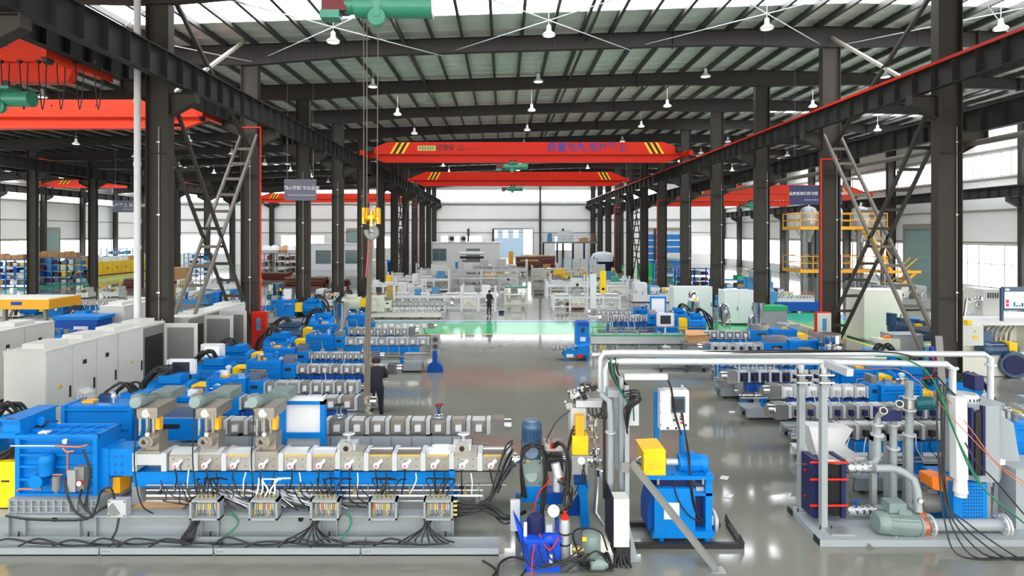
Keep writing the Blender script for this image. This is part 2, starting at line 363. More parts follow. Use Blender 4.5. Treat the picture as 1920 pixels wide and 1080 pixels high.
# columns --------------------------------------------------------------
def column_mesh(x0, x1, top, tilt=False):
    b = B()
    b.box(x0, x0+.03, -.2, .2, 0, top).box(x1-.03, x1, -.2, .2, 0, top).box(x0, x1, -.01, .01, 0, top)
    return b
ROWS = [('left', -13.25, -12.4, 0), ('right', 16.1, 17.0, 0), ('far left', -43.2, -42.4, 1), ('right outer', 40.0, 40.8, 1), ('left outer', -66.8, -66.1, 1)]
for rname, x0, x1, _ in ROWS:
    top = roof((x0+x1)/2)-1.05; shaft = column_mesh(x0, x1, top).mesh('shaft', 'column'); xc = (x0+x1)/2
    plate = B().box(x0-.12, x1+.12, -.3, .3, 0, .03); 
    for i in range(4): plate.cyl((x0-.06 if i % 2 else x1+.06, -.22 if i < 2 else .22, .03), (x0-.06 if i % 2 else x1+.06, -.22 if i < 2 else .22, .09), .02, 6)
    plate = plate.mesh('base_plate', 'column'); corb = None
    for k in range(-1, 12):
        if rname in ('left outer',) and k < 5: continue
        if k == -1 and rname not in ('left', 'right'): continue
        if k == -1: lab = 'dark steel column of the %s row standing beside the camera' % rname
        else: lab = 'dark steel column of the %s row, %s from the camera' % (rname, ORD[k])
        t = thing('steel_column', lab, 'column', (0, CYk(k), 0)); link('shaft', shaft, t); link('base_plate', plate, t)
        if corb is None:
            corb = []
            for s in (-1, 1):
                if rname == 'right outer' and s > 0 or rname == 'left outer' and s < 0: continue
                e = x1 if s > 0 else x0; zt = {('left', 1): 10.85, ('left', -1): 11.35, ('right', -1): 10.75, ('right', 1): 9.45}.get((rname, s), 11.25 if 'left' in rname else 8.5)
                w = .95
                corb.append(B().prism([(e, zt), (e+s*w, zt), (e+s*w, zt-.35), (e, zt-.85)], 'y', -.012, .012).box(min(e, e+s*w), max(e, e+s*w), -.18, .18, zt-.02, zt).bar((e, 0, zt-.85), (e+s*w, 0, zt-.35), .36, .02).box(e+s*w-.02, e+s*w+.02, -.18, .18, zt-.35, zt).mesh('corbel', 'column'))
        for cm in corb: link('corbel', cm, t)
        if rname in ('left', 'right') and k >= 0:
            for zz in (3.2, 8.6): B().box(x0+.03, x1-.03, -.18, .18, zz, zz+.02).o('web_stiffener', 'column', t)
        # cable conduit on the web
        if rname in ('left', 'right') and 0 <= k < 5:
            X = x0+(.42 if rname == 'left' else .78); B().cyl((X, -.06, 1.6), (X, -.06, 9.6), .018, 6).o('conduit', 'galv', t)
            for zz in (3.4, 6.3, 9.0): B().box(X-.06, X+.06, -.1, -.02, zz, zz+.05).o('clip', 'steel', t)
# ties between columns along each row
def row_ties(name, X, z, lab):
    tag(B((X, 20, 0)).cyl((X, CYk(-1), z), (X, CYk(11), z), .11, 10).o('tie_tube', 'brace' if X > 0 else 'girder'), lab, 'tie tube')
row_ties('r', 17.35, 8.95, 'pale round tie tube running low along the right column row')
# crane runways ---------------------------------------------------------
def runway(X, zt, h, lab, red=False, stif=1.0, yend=Y1-.5):
    t = thing('crane_runway', lab, 'crane runway', (X, 10, 0)); o = t.location
    b = B(o); b.box(X-.01, X+.01, -12, yend, zt-h, zt).o('web', 'girder', t)
    B(o).box(X-.2, X+.2, -12, yend, zt-.02, zt).o('top_flange', 'girder', t); B(o).box(X-.15, X+.15, -12, yend, zt-h, zt-h+.02).o('bottom_flange', 'girder', t)
    B(o).box(X-.04, X+.04, -12, yend, zt, zt+.1).o('rail', 'girder', t)
    if red: B(o).box(X-.26, X-.2, -12, yend, zt-.01, zt+.09).o('conductor_bar', 'red', t)
    sm = B().box(-.19, .19, -.008, .008, -h+.02, -.02).mesh('stiffener', 'girder'); y = 1.2
    while y < yend:
        s = link('stiffener', sm, t); s.location = (0, y-10, zt); y += stif if y < 60 else 2*stif
    return t
runway(-11.55, 11.8, .95, 'deep riveted crane runway beam along the main hall side of the left columns')
runway(15.35, 11.55, .8, 'crane runway beam with red conductor bar along the right columns', True)
runway(-14.1, 12.15, .8, 'lower crane runway beam on the left hall side of the left columns')
runway(17.9, 10.3, .85, 'crane runway beam on the right hall side of the right columns')
runway(-41.6, 12.2, .95, 'crane runway beam along the far left columns')
runway(-44.0, 12.2, .95, 'crane runway beam beyond the far left columns')
runway(-65.4, 12.1, .9, 'crane runway beam along the outer left wall')
runway(39.2, 9.3, .8, 'crane runway beam along the outer right wall')
# lattice braces between first and second columns
def lattice(X, ya, za, yb, zb, lab, half=.4, m='column'):
    t = thing('lattice_brace', lab, 'brace', (X, (ya+yb)/2, 0)); o = t.location; a = Vector((0, ya, za)); b = Vector((0, yb, zb)); n = max(4, int((b-a).length/.95))
    d = (b-a).normalized()
    for s in (-1, 1):
        q = B(o); q.bar(Vector((X+s*half, 0, 0))+a, Vector((X+s*half, 0, 0))+b, .13, .11, (1, 0, 0)).o('chord', m, t)
    for i in range(1, n):
        p = a+(b-a)*i/n; B(o).bar((X-half, p.y, p.z), (X+half, p.y, p.z), .08, .13).o('batten', m, t)
for X, nm in ((-12.82, 'left'), (16.55, 'right')):
    lattice(X, CYk(0)+.2, 10.6, CYk(1)-.2, .3, 'dark lattice brace falling away from the first %s column to the second' % nm)
    lattice(X, CYk(1)-.2, 10.6, CYk(0)+.2, .3, 'pale lattice brace falling from the second %s column towards the first' % nm, m='brace')
    lattice(X, CYk(6)+.2, 10.6, CYk(7)-.2, .3, 'lattice brace leaning between the seventh and eighth %s columns' % nm)
    lattice(X, CYk(7)-.2, 10.6, CYk(6)+.2, .3, 'crossing lattice brace between the seventh and eighth %s columns' % nm)
    for (a, za, b_, zb, m, w) in ((0, 15.3, 1, 9.9, 'column', 'rising towards the camera'), (1, 15.5, 0, 10.6, 'pale_steel', 'rising away from the camera')):  # away-rising brace gets paler steel to paint in light falling on it
        tag(B((X, CYk(0), 0)).bar((X, CYk(a)+(.2 if a == 0 else -.2), za), (X, CYk(b_)+(-.2 if b_ else .2), zb), .16, .12).o('upper_brace', m), 'upper brace above the %s runway %s' % (nm, w), 'brace')
# thin crossed rods under the roof lights of the nearest bay
for i, X in enumerate((-17.1, -7.5, 2.0, 11.6, 21.6, 31.2)):
    for s, w in ((-1, 'left'), (1, 'right')):
        tag(B((X, 26.3, 15)).cyl((X-4.4*s, CYk(0)+.1, roof(X)-.55), (X+4.4*s, CYk(1)-.1, roof(X)-.75), .022, 6).o('bracing_rod', 'plate'), 'thin pale roof bracing rod over the %s near lamp, leaning %s' % (ORD[i], w), 'rod')
# high bay lamps -------------------------------------------------------
lp = thing('high_bay_lamp', '', 'lamp')
B().cyl((0, 0, .35), (0, 0, 1.5), .012, 6).o('cord', 'white', lp); B().lathe((0, 0, 0), [(.07, .12), (.1, .14), (.1, .3), (.06, .36)], 12).o('housing', 'white', lp)
B().lathe((0, 0, 0), [(.27, -.12), (.3, -.1), (.25, -.02), (.13, .06), (.1, .14)], 16).o('shade', 'white', lp); B().lathe((0, 0, -.13), [(.25, 0), (.25, .012)], 16).o('lens', 'lamp_on', lp)
first = True
for k in range(0, 9):
    for j, X in enumerate((-55, -36, -26.5, -17.1, -7.5, 2.0, 11.6, 21.9, 31.5)):
        if k == 8 and j % 2: continue
        bay = 'far left hall' if j == 0 else 'left hall' if j < 4 else 'main hall' if j < 7 else 'right hall'
        jj = 0 if j == 0 else j-1 if j < 4 else j-4 if j < 7 else j-7
        lab = 'white bell lamp, %s roof, row %s from camera, %s from left' % (bay, ORD[k], ORD[jj])
        loc = (X, 26.3+8*k, roof(X)-1.2)
        if first: at(lp, loc); lp['label'] = lab; lp['group'] = 'high bay lamps'; first = False
        else: dup(lp, loc, None, lab, 'high bay lamps')
# rain pipe
rp = thing('rain_pipe', 'white plastic rain pipe beside the first left column', 'pipe', (-13.42, 21.9, 0))
B().cyl((0, 0, 0), (0, 0, 15), .115, 14).o('pipe', 'white', rp)
for z in (2, 5.05, 6.0, 8.1, 10.4, 12): B().cyl((0, 0, z), (0, 0, z+.14), .135, 14).o('collar', 'white', rp)
# red fire pipes
for X, Y, zt, w in ((-12.2, 30.0, 11, 'second left column'), (15.95, 30.0, 9.4, 'second right column'), (15.95, 62, 9.2, 'sixth right column'), (-42.9, 46, 10, 'fourth far left column'), (-12.2, 86, 9.5, 'ninth left column'), (15.95, 86, 9.5, 'ninth right column')):
    t = thing('fire_pipe', 'red fire pipe running down the '+w, 'pipe', (X, Y, 0)); B().cyl((0, 0, .3), (0, 0, zt), .045, 8).o('riser', 'red', t)
    B().cyl((0, 0, zt-.05), (.9 if X > 0 else -.9, 0, zt-.05), .045, 8).o('branch', 'red', t)
def fire_box(X, Y, lab, sg):
    t = thing('fire_cabinet', lab, 'fire cabinet', (X, Y, 0)); B().box(-.35, .35, -.14, .12, 0, 1.8).o('body', 'red', t)
    B().box(-.33, .33, -.17, -.14, .04, 1.76).o('door', 'cabinet' if sg else 'red', t); B().box(-.1, .1, -.18, -.17, .9, 1.5).o('notice', 'sky_blue', t)
fire_box(-11.95, 29.3, 'red fire cabinet standing by the second left column', 0); fire_box(15.6, 29.2, 'white fronted red fire cabinet by the second right column', 1)
# ================================================================ CRANES
def Q(t): return B(t.location)
def crane(Y, xl, xr, z0, z1, lab, m='red', stripes=True, w=.5, truck=True, tp=1.9):
    t = thing('overhead_crane', lab, 'crane', (xl, Y, z0)); h = z1-z0; zf = z0+h*.4
    Q(t).prism([(xl, zf), (xl, zf+h*.15), (xl+tp, z1), (xr-tp, z1), (xr, zf+h*.15), (xr, zf)], 'y', Y-w/2, Y+w/2).o('girder', m, t)
    Q(t).prism([(xl, zf), (xl+tp*.8, z0), (xr-tp*.8, z0), (xr, zf)], 'y', Y-w*.3, Y+w*.3).o('lower_web', m, t)
    Q(t).box(xl, xr, Y-w*.62, Y+w*.62, zf-.03, zf+.02).o('flange', m, t); Q(t).box(xl+tp*.8, xr-tp*.8, Y-w*.5, Y+w*.5, z0-.03, z0).o('bottom_flange', m, t)
    if stripes:
        for s, X in ((1, xl+2.1), (-1, xr-2.1)):
            for i in range(5):
                a = X+s*i*.24; Q(t).prism([(a, zf+.03), (a+.2, zf+.03), (a+.2+s*.55, z1-.04), (a+s*.55, z1-.04)], 'y', Y-w/2-.006, Y-w/2).o('stripe', 'yellow' if i % 2 == 0 else 'black', t)
    if truck:
        for X in (xl, xr):
            e = Q(t).box(X-.14, X+.14, Y-1.6, Y+1.6, zf-.25, zf+.15).o('end_truck', m, t)
            for yy in (-1.35, 1.35): Q(t).cyl((X-.07, Y+yy, zf-.28), (X+.07, Y+yy, zf-.28), .17, 12).o('wheel', 'dark', e)
    return t
def hoist(X, Y, z, lab, L=1.6, r=.26, hook=None):
    t = thing('electric_hoist', lab, 'hoist', (X, Y, z))
    B().cyl((-.2*L, 0, 0), (.62*L, 0, 0), r, 20).o('drum', 'hoist_green', t); B().cyl((.62*L, 0, 0), (.66*L, 0, 0), r*1.05, 20).o('end_cap', 'hoist_green', t)
    B().lathe((-.2*L, 0, .02), [(r*.7, 0), (r*.8, .1), (r*.78, .2), (r*.6, .3)], 16, (-1, 0, 0)).o('gear_case', 'hoist_green', t)
    B().box(-.55*L, -.28*L, -.2, .2, -.16, .2).o('motor', 'dark_red', t); B().box(-.56*L, -.35*L, -.24, .1, -.34, -.16).o('control_box', 'hoist_green', t)
    B().box(-.1, .5, -.3, .3, r+.02, r+.12).o('trolley', 'hoist_green', t)
    for x in (0, .4):
        for y in (-.25, .25): B().cyl((x, y-.04, r+.2), (x, y+.04, r+.2), .1, 12).o('wheel', 'dark', t)
    B().lathe((.12, -.25, -r-.05), [(.2, 0), (.2, .03), (.16, .05), (.16, .09), (.2, .11), (.2, .14)], 18, (0, 1, 0)).o('rope_pulley', 'hoist_green', t)
    B().box(.05, .2, -.27, -.08, -r-.05, r*.5).o('pulley_bracket', 'hoist_green', t)
    return t
c1 = crane(51, -11.75, 15.55, 11.72, 13.42, 'bright red overhead crane with yellow and black stripes nearest in main hall'); c1o = Vector((-11.75, 51, 11.72))
def ctext(t, body, size, m, X, z, Y, nm='lettering'): return text(body, size, m, nm, t, Vector((X, Y-.26, z))-t.location)
ctext(c1, '质量为先 用户至上', .82, 'ink_blue', 7.1, 12.95, 51); ctext(c1, '河南矿山', .62, 'ink_dark', -4.6, 12.9, 51)
B(c1o).box(-7.3, -5.75, 50.735, 50.75, 12.68, 13.12).o('maker_plate', 'gold', c1)
for i in range(6): B(c1o).box(-7.15+i*.22, -7.03+i*.22, 50.725, 50.735, 12.78, 13.02).o('plate_mark', 'hoist_green', c1)
B(c1o).box(-3.4, -2.1, 50.735, 50.75, 12.82, 12.86).o('lettering_line', 'ink_dark', c1)
for X in (-11.3, 14.9): B(c1o).box(X-.3, X+.3, 50.2, 50.7, 12.55, 12.95).o('drive_motor', 'dark', c1)
c2 = crane(76, -11.75, 15.55, 11.75, 13.5, 'dull red overhead crane further down the main hall'); 
c0 = crane(13.9, -11.75, 15.55, 11.75, 13.4, 'red overhead crane above the camera carrying the green hoist')
l1 = crane(20.3, -41.2, -14.45, 10.75, 12.4, 'orange red overhead crane nearest in the left hall', 'orange_red', False, tp=.3); ctext(l1, '准', .5, 'ink_blue', -16.85, 12.06, 20.3)
l2 = crane(30.0, -41.2, -14.45, 10.9, 12.3, 'plain orange red crane second in the left hall', 'orange_red', False)
for X in (-17.5, -20.3, -22.5): Q(l2).cyl((X, 29.72, 12.0), (X, 29.76, 12.0), .04, 8).o('bolt_hole', 'black', l2)
for s, X in enumerate((-19.9, -22, -18, -15.6)): pass
l3 = crane(100, -41.2, -14.45, 10.9, 12.4, 'orange red crane with yellow stripes at the far end of left hall', 'orange_red')
crane(59, -65.2, -44.3, 12.2, 13.25, 'orange red crane nearer in the far left hall', 'orange_red'); crane(85, -65.2, -44.3, 12.2, 13.3, 'orange red crane further away in the far left hall', 'orange_red')
crane(64.6, 18.2, 38.9, 9.3, 10.9, 'orange red crane nearer in the right hall', 'orange_red'); crane(79, 18.2, 38.9, 9.3, 10.9, 'orange red crane further away in the right hall', 'orange_red')
# festoon cables of the near left crane
fe = thing('festoon_cable', 'black festoon cable looping under the nearest left hall crane', 'cable', (-20, 20, 10.7))
for i in range(9):
    X = -18.6+i*.62; B(fe.location).curve([(X, 19.9, 11.3), (X+.06, 19.9, 10.4), (X+.14, 19.9, 9.75), (X+.24, 19.9, 10.4), (X+.28, 19.9, 11.3)], .018, 5).o('cable_loop', 'rubber', fe)
    B(fe.location).box(X-.05, X+.05, 19.85, 19.95, 11.3, 11.4).o('cable_trolley', 'dark', fe)
hoist(-16.75, 19.9, 10.1, 'green electric hoist under the nearest left hall crane'); hoist(.6, 50.6, 11.3, 'green electric hoist under the bright red main hall crane', 2.2)
hoist(1.0, 75.6, 11.3, 'green electric hoist under the dull red crane', 2.2); h4 = hoist(26.5, 64.2, 8.7, 'green electric hoist in the right hall', 2)
hm = hoist(PX(700, 13.9), 13.9, 10.9, 'large green electric hoist with red motor at top of frame', 2.1, .27)
# hook, ropes and sling hanging over the second extruder
hx, hy = PX(696, 13.9), 13.9
rp_ = thing('wire_rope', 'steel wire ropes hanging from the large green hoist to its hook', 'wire rope', (hx, hy, 6))
for px in (682, 688, 707): B(rp_.location).cyl((PX(px, hy), hy, PZ(400, hy)), (PX(px if px < 700 else 709, hy), hy, 10.75), .012, 6).o('rope', 'sling', rp_)
hk = thing('crane_hook', 'yellow pulley block with large dark steel hook', 'hook', (hx, hy, PZ(445, hy))); o = hk.location
for px in (687, 707): B(o).lathe(P(px, 402, hy)-Vector((.05, 0, 0)), [(.16, 0), (.16, .03), (.12, .05), (.16, .07), (.16, .1)], 16, (1, 0, 0)).o('sheave', 'amber', hk)
B(o).box(PX(686, hy), PX(708, hy), hy-.1, hy+.1, PZ(411, hy), PZ(404, hy)).o('crosshead', 'yellow', hk); B(o).cyl(P(697, 396, hy), P(697, 424, hy), .06, 10).o('shank', 'brass', hk)
for px in (683, 710): B(o).box(PX(px-1.5, hy), PX(px+1.5, hy), hy-.14, hy+.14, PZ(420, hy), PZ(390, hy)).o('side_plate', 'yellow', hk)
B(o).curve([P(697, 424, hy), P(705, 430, hy), P(706, 440, hy), P(697, 447, hy), P(689, 441, hy), P(686, 431, hy)], .055, 10).o('hook', 'mid_grey', hk)
sl = thing('lifting_sling', 'long steel lifting sling hanging from the hook to the second extruder', 'sling', (hx, hy, 1.5)); o = sl.location
for dx in (-6, -2, 2): B(o).tube([P(696+dx*.4, 446, hy), P(692+dx, 600, hy), P(690+dx, 745, hy-.3)], .024, 6).o('sling_leg', 'sling', sl)
B(o).tube([P(691, 440, hy), P(690, 475, hy), P(686, 520, hy)], .014, 5).o('pink_tape', 'pink', sl)
for i in range(7): B(o).lathe(P(690+random.uniform(-5, 9), 745+i*5, hy-.3), [(.05, -.04), (.07, 0), (.05, .04)], 8, (random.random(), .4, random.random())).o('shackle', 'cast', sl)
# banners ----------------------------------------------------------------
def banner(lab, x0, x1, z0, z1, Y, m, l1_, sz, l2_, dy=0, top=None):
    top = roof((x0+x1)/2)+.23
    t = thing('hanging_banner', lab, 'banner', ((x0+x1)/2, Y, z0)); w = x1-x0; h = z1-z0
    B().add([(-w/2, -dy, 0), (w/2, dy, 0), (w/2, dy, h), (-w/2, -dy, h), (-w/2, -dy+.03, 0), (w/2, dy+.03, 0), (w/2, dy+.03, h), (-w/2, -dy+.03, h)], BOXF).o('board', m, t)
    for s in (-.4, .4): B().cyl((w*s, 2*dy*s+.02, h), (w*s, 2*dy*s+.02, top-z0), .01, 5).o('wire', 'galv', t)
    a = math.atan2(2*dy, w); text(l1_, sz, 'white', 'headline', t, (w*.05, -.012, h*.58), (math.pi/2, 0, a)); text(l2_, sz*.42, 'white', 'small_line', t, (w*.05, -.012, h*.26), (math.pi/2, 0, a))
banner('grey lettered banner hanging beside the third left column', PX(534, 37), PX(592, 37), PZ(376, 37), PZ(336, 37), 37, 'sign_grey', '精心装配 专业品质', .26, 'Precise assembly, professional quality', .1)
banner('small grey banner hanging far off in the left hall', PX(212, 60), PX(264, 60), PZ(398, 60), PZ(376, 60), 60, 'sign_grey', '客户至上 务实创新', .42, 'Customer first', .1)
banner('navy banner with white writing beside the second right column', PX(1482, 37), PX(1578, 37), PZ(384, 37), PZ(348, 37), 37, 'sign_navy', '品质是我们的习惯 优秀是我们的追求', .22, 'Quality is our habit, excellence is our pursuit', -.1)
# ================================================================ SHARED MACHINE PIECES
def motor(par, org, a, b, r, m='navy', box=True, feet=True, fins=16, name='motor', cap='steel'):
    """finned motor along a-b (a = drive end), as a part with sub-parts"""
    a = Vector(a); b = Vector(b); d = (b-a); L = d.length; d.normalize()
    up = Vector((0, 0, 1)) if abs(d.z) < .9 else Vector((0, -1, 0)); u = d.cross(up).normalized(); w = u.cross(d)
    q = B(org); q.cyl(a, a+d*L*.78, r*.9, 18)
    for i in range(fins):
        t = 2*math.pi*i/fins; n = u*math.cos(t)+w*math.sin(t); q.bar(a+d*L*.1+n*r*.92, a+d*L*.74+n*r*.92, .012, r*.16, n)
    q.lathe(a, [(r*.55, -.04*L), (r, 0), (r, .05*L), (r*.9, .06*L)], 18, d)
    mo = q.o(name, m, par)
    B(org).lathe(a, [(r*.95, .74*L), (r*1.0, .78*L), (r*1.0, .93*L), (r*.8, .99*L), (r*.3, 1.0*L)], 18, d).o('fan_cover', m, mo)
    B(org).cyl(a-d*L*.12, a, r*.18, 8).o('shaft', cap, mo)
    if box:
        c = a+d*L*.38+w*r*1.12; B(org).bar(c-d*L*.14, c+d*L*.14, r*.8, r*.45, w).o('terminal_box', m, mo)
    if feet:
        for k in (.15, .62):
            c = a+d*L*k-w*r*.98; B(org).bar(c-u*r*.8, c+u*r*.8, L*.1, r*.16, d).o('foot', m, mo)
    return mo
def flange(q, c, ax, r, t=.02, bolts=6):
    c = Vector(c); ax = Vector(ax).normalized(); q.cyl(c-ax*t/2, c+ax*t/2, r, 18); u = ax.orthogonal().normalized(); w = ax.cross(u)
    for i in range(bolts):
        p = c+(u*math.cos(6.283*i/bolts)+w*math.sin(6.283*i/bolts))*r*.8; q.cyl(p-ax*t*1.1, p+ax*t*1.1, r*.09, 6)
    return q
def gauge(par, org, c, r=.05, face='white', ring='steel'):
    c = Vector(c); g = B(org).cyl(c, c+Vector((0, .03, 0)), r, 16).o('gauge', ring, par); B(org).cyl(c-Vector((0, .004, 0)), c, r*.86, 16).o('gauge_face', face, g); return g
def cables(par, org, ends, r=.012, m='rubber', jit=.03, name='cable', n=5):
    for pts in ends: B(org).curve([Vector(p)+Vector((random.uniform(-jit, jit) for _ in range(3))) for p in pts], r, n, 4).o(name, m, par)
# ================================================================ FRONT EXTRUDER
e1 = thing('twin_screw_extruder', 'largest extruder in front, blue gearbox and long row of heated barrels', 'extruder', (PX(450, 11.5), 11.5, 0)); o = e1.location.copy()
def q(): return B(o)
# base of two grey beams with stiffeners
XB0, XB1 = -11.5, PX(850, 10.9)
for yb in (10.95, 12.2):
    q().box(XB0, XB1, yb+.08, yb+.1, .02, .43).box(XB0, XB1, yb, yb+.2, 0, .025).box(XB0, XB1, yb-.03, yb+.24, .42, .45).o('base_beam', 'paint_grey', e1)
for px in (14, 45, 147, 178, 377, 408, 600, 631, 820, 849):
    X = PX(px, 10.95); q().box(X-.012, X+.012, 10.96, 11.05, .02, .42).o('stiffener', 'paint_grey', e1)
for px in (31, 162, 392, 616, 835): q().cyl((PX(px, 10.95), 11.0, 0.02), (PX(px, 10.95), 11.0, .12), .012, 6).o('anchor_bolt', 'dark', e1)
for px in (98, 562): q().cyl((PX(px, 10.97), 11.02, .34), (PX(px, 10.97), 11.035, .34), .05, 12).o('lifting_hole', 'black', e1)
for X in (-11, -9.2, -6.5, -4.2, -2.4, -1.1): q().box(X-.06, X+.06, 11.1, 12.2, .2, .42).o('cross_member', 'paint_grey', e1)
q().box(XB0, PX(850, 10.9), 11.25, 12.1, .38, .41).o('deck_plate', 'mid_grey', e1)
# slatted drip cover below the gearbox
q().box(PX(12, 11), PX(180, 11), 11.06, 12.1, .45, .7).o('gearbox_plinth', 'paint_grey', e1)
for i in range(12): X = PX(16+i*14, 11); q().box(X, X+.02, 11.0, 11.06, .46, .7).o('fin', 'paint_grey', e1)
for z in (.47, .58, .69): q().box(PX(12, 11), PX(180, 11), 11.01, 11.05, z-.008, z+.008).o('fin_rail', 'paint_grey', e1)
# gearbox
GX0, GX1, GF, GB, GZ0, GZ1 = PX(31, 11.2), PX(182, 11.2), 11.2, 11.85, .68, 1.84
gb = q().box(GX0, GX1, GF+.07, GB, GZ0, GZ1-.05).o('gearbox', 'blue', e1)
for a, b_, c, d_ in ((GX0-.015, GX0+.07, GZ0-.01, GZ1-.01), (GX1-.07, GX1+.015, GZ0-.01, GZ1-.01)): q().box(a, b_, GF-.02, GB+.015, c, d_).o('corner_rib', 'blue', gb)
for z in (GZ0+.02, .98, 1.22, 1.44, 1.58, GZ1-.09): q().box(GX0, GX1, GF-.01, GF+.06, z, z+.04).o('rib', 'blue', gb)
q().box(GX0-.03, GX1+.03, GF-.03, GF+.03, GZ1-.05, GZ1).box(GX0-.03, GX1+.03, GB-.03, GB+.03, GZ1-.05, GZ1).box(GX0-.03, GX0+.04, GF, GB, GZ1-.05, GZ1).box(GX1-.04, GX1+.03, GF, GB, GZ1-.05, GZ1).box(GX0, GX1, 11.5, 11.54, GZ1-.05, GZ1).o('top_rim', 'blue', gb)
for i in range(6):
    X = GX0+.15+i*.24; q().bar((X, GF+.02, GZ1-.03), (X+.14, 11.5, GZ1-.03), .03, .04).o('top_rib', 'blue', gb); q().bar((X, 11.53, GZ1-.03), (X+.14, GB, GZ1-.03), .03, .04).o('top_rib', 'blue', gb)
q().box(PX(67, 11.25), PX(84, 11.25), 11.3, 11.42, GZ1-.02, GZ1+.01).o('name_plate', 'cream', gb)
q().lathe((PX(75, 11.7), 11.7, 1.93), [(.04, -.02), (.09, -.02), (.09, .02), (.04, .02)], 14, (0, 1, 0)).o('lifting_eye', 'blue', gb)
for z in (.8, 1.1, 1.3, 1.5, 1.7): q().cyl((GX0+.035, GF-.015, z), (GX0+.035, GF, z), .018, 6).cyl((GX1-.035, GF-.015, z), (GX1-.035, GF, z), .018, 6).o('bolt', 'deep_blue', gb)
# lubrication set on the gearbox front
q().lathe((PX(88, 11.1), 11.1, 1.12), [(.1, 0), (.12, .02), (.12, .22), (.13, .24), (.13, .32), (.1, .38), (.03, .4)], 16).o('oil_pump_motor', 'blue', gb)
q().cyl((PX(72, 11.1), 11.02, 1.02), (PX(72, 11.1), 11.2, 1.02), .13, 18).o('oil_pump', 'blue', gb)
for pts, m, r in (([(20, 836), (60, 836), (104, 836)], 'white', .012), ([(104, 836), (150, 838), (165, 834)], 'copper', .022), ([(118, 840), (125, 847), (140, 846)], 'copper', .02), ([(127, 848), (127, 880), (126, 890)], 'copper', .02), ([(32, 922), (36, 917), (78, 917)], 'copper', .02), ([(100, 890), (118, 890)], 'copper', .016), ([(120, 902), (148, 902)], 'steel', .02)):
    q().tube([P(x, y_, 11.06) for x, y_ in pts], r, 8).o('oil_pipe', m, gb)
gauge(gb, o, P(121, 828, 11.02), .05); gauge(gb, o, P(148, 907, 10.98), .055, 'white', 'red')
q().cyl(P(106, 893, 11.05), P(106, 918, 11.05), .07, 12).cyl(P(106, 918, 11.05), P(106, 924, 11.05), .03, 8).o('oil_filter', 'mid_grey', gb)
q().pb(126, 141, 882, 923, 11.0, 11.12).o('valve_block', 'galv', gb); q().pb(139, 157, 876, 920, 11.06, 11.2).o('oil_cooler', 'mid_grey', gb)
cables(e1, o, [[P(122, 895, 11), P(130, 925, 10.98), P(140, 958, 10.95), P(165, 973, 10.9)], [P(160, 840, 11.05), P(168, 880, 11), P(163, 930, 10.98), P(160, 952, 10.95), P(175, 972, 10.92)], [P(153, 920, 11), P(152, 938, 10.98), P(162, 952, 10.95)]], .022, name='oil_hose')
# motor, guard and lantern
motor(e1, o, (-9.95, 11.55, 1.25), (-12.4, 11.55, 1.25), .55, 'blue', False)
q().pb(-40, 30, 866, 952, 11.2, 11.85).o('coupling_guard', 'yellow', e1); q().pb(2, 17, 901, 904, 11.19, 11.2).o('guard_handle', 'dark', e1)
tb = q().prism([(PX(5, 11.3), 2.08), (PX(5, 11.3), 1.78), (PX(38, 11.3), 1.78), (PX(38, 11.3), 2.08)], 'y', 11.3, 12.2).box(PX(0, 11.3), PX(40, 11.3), 11.25, 12.25, 2.07, 2.1).o('motor_terminal_box', 'blue', e1)
q().pb(12, 25, 784, 788, 11.29, 11.3).o('name_plate', 'dark_red', tb); q().pb(-30, 34, 812, 822, 11.25, 12.1).o('motor_shelf', 'blue', e1)
cables(e1, o, [[P(-20, 860+i*4, 11.35), P(15, 845+i*3, 11.35), P(50, 815+i*3, 11.5), P(78, 795+i*2, 11.75), P(92, 790+i*3, 12.1)] for i in range(7)], .03, name='power_cable', n=6)
q().box(GX1-.02, PX(205, 11.3), 11.28, 11.8, .78, 1.55).o('adapter_flange', 'blue', e1)
ln = q().pb(190, 250, 842, 892, 11.3, 11.75).o('lantern', 'blue', e1)
for px in (200, 215, 228):
    for py in (856, 871, 886): q().cyl(P(px, py, 11.28), P(px, py, 11.3), .018, 8).o('bolt', 'deep_blue', ln)
q().prism([(GX1, .7), (PX(225, 11.3), 1.0), (PX(250, 11.3), 1.15), (GX1, 1.15)], 'y', 11.45, 11.6).o('gusset', 'deep_blue', e1)
q().pb(195, 225, 895, 925, 11.4, 11.7).o('drain_guard', 'amber', e1)
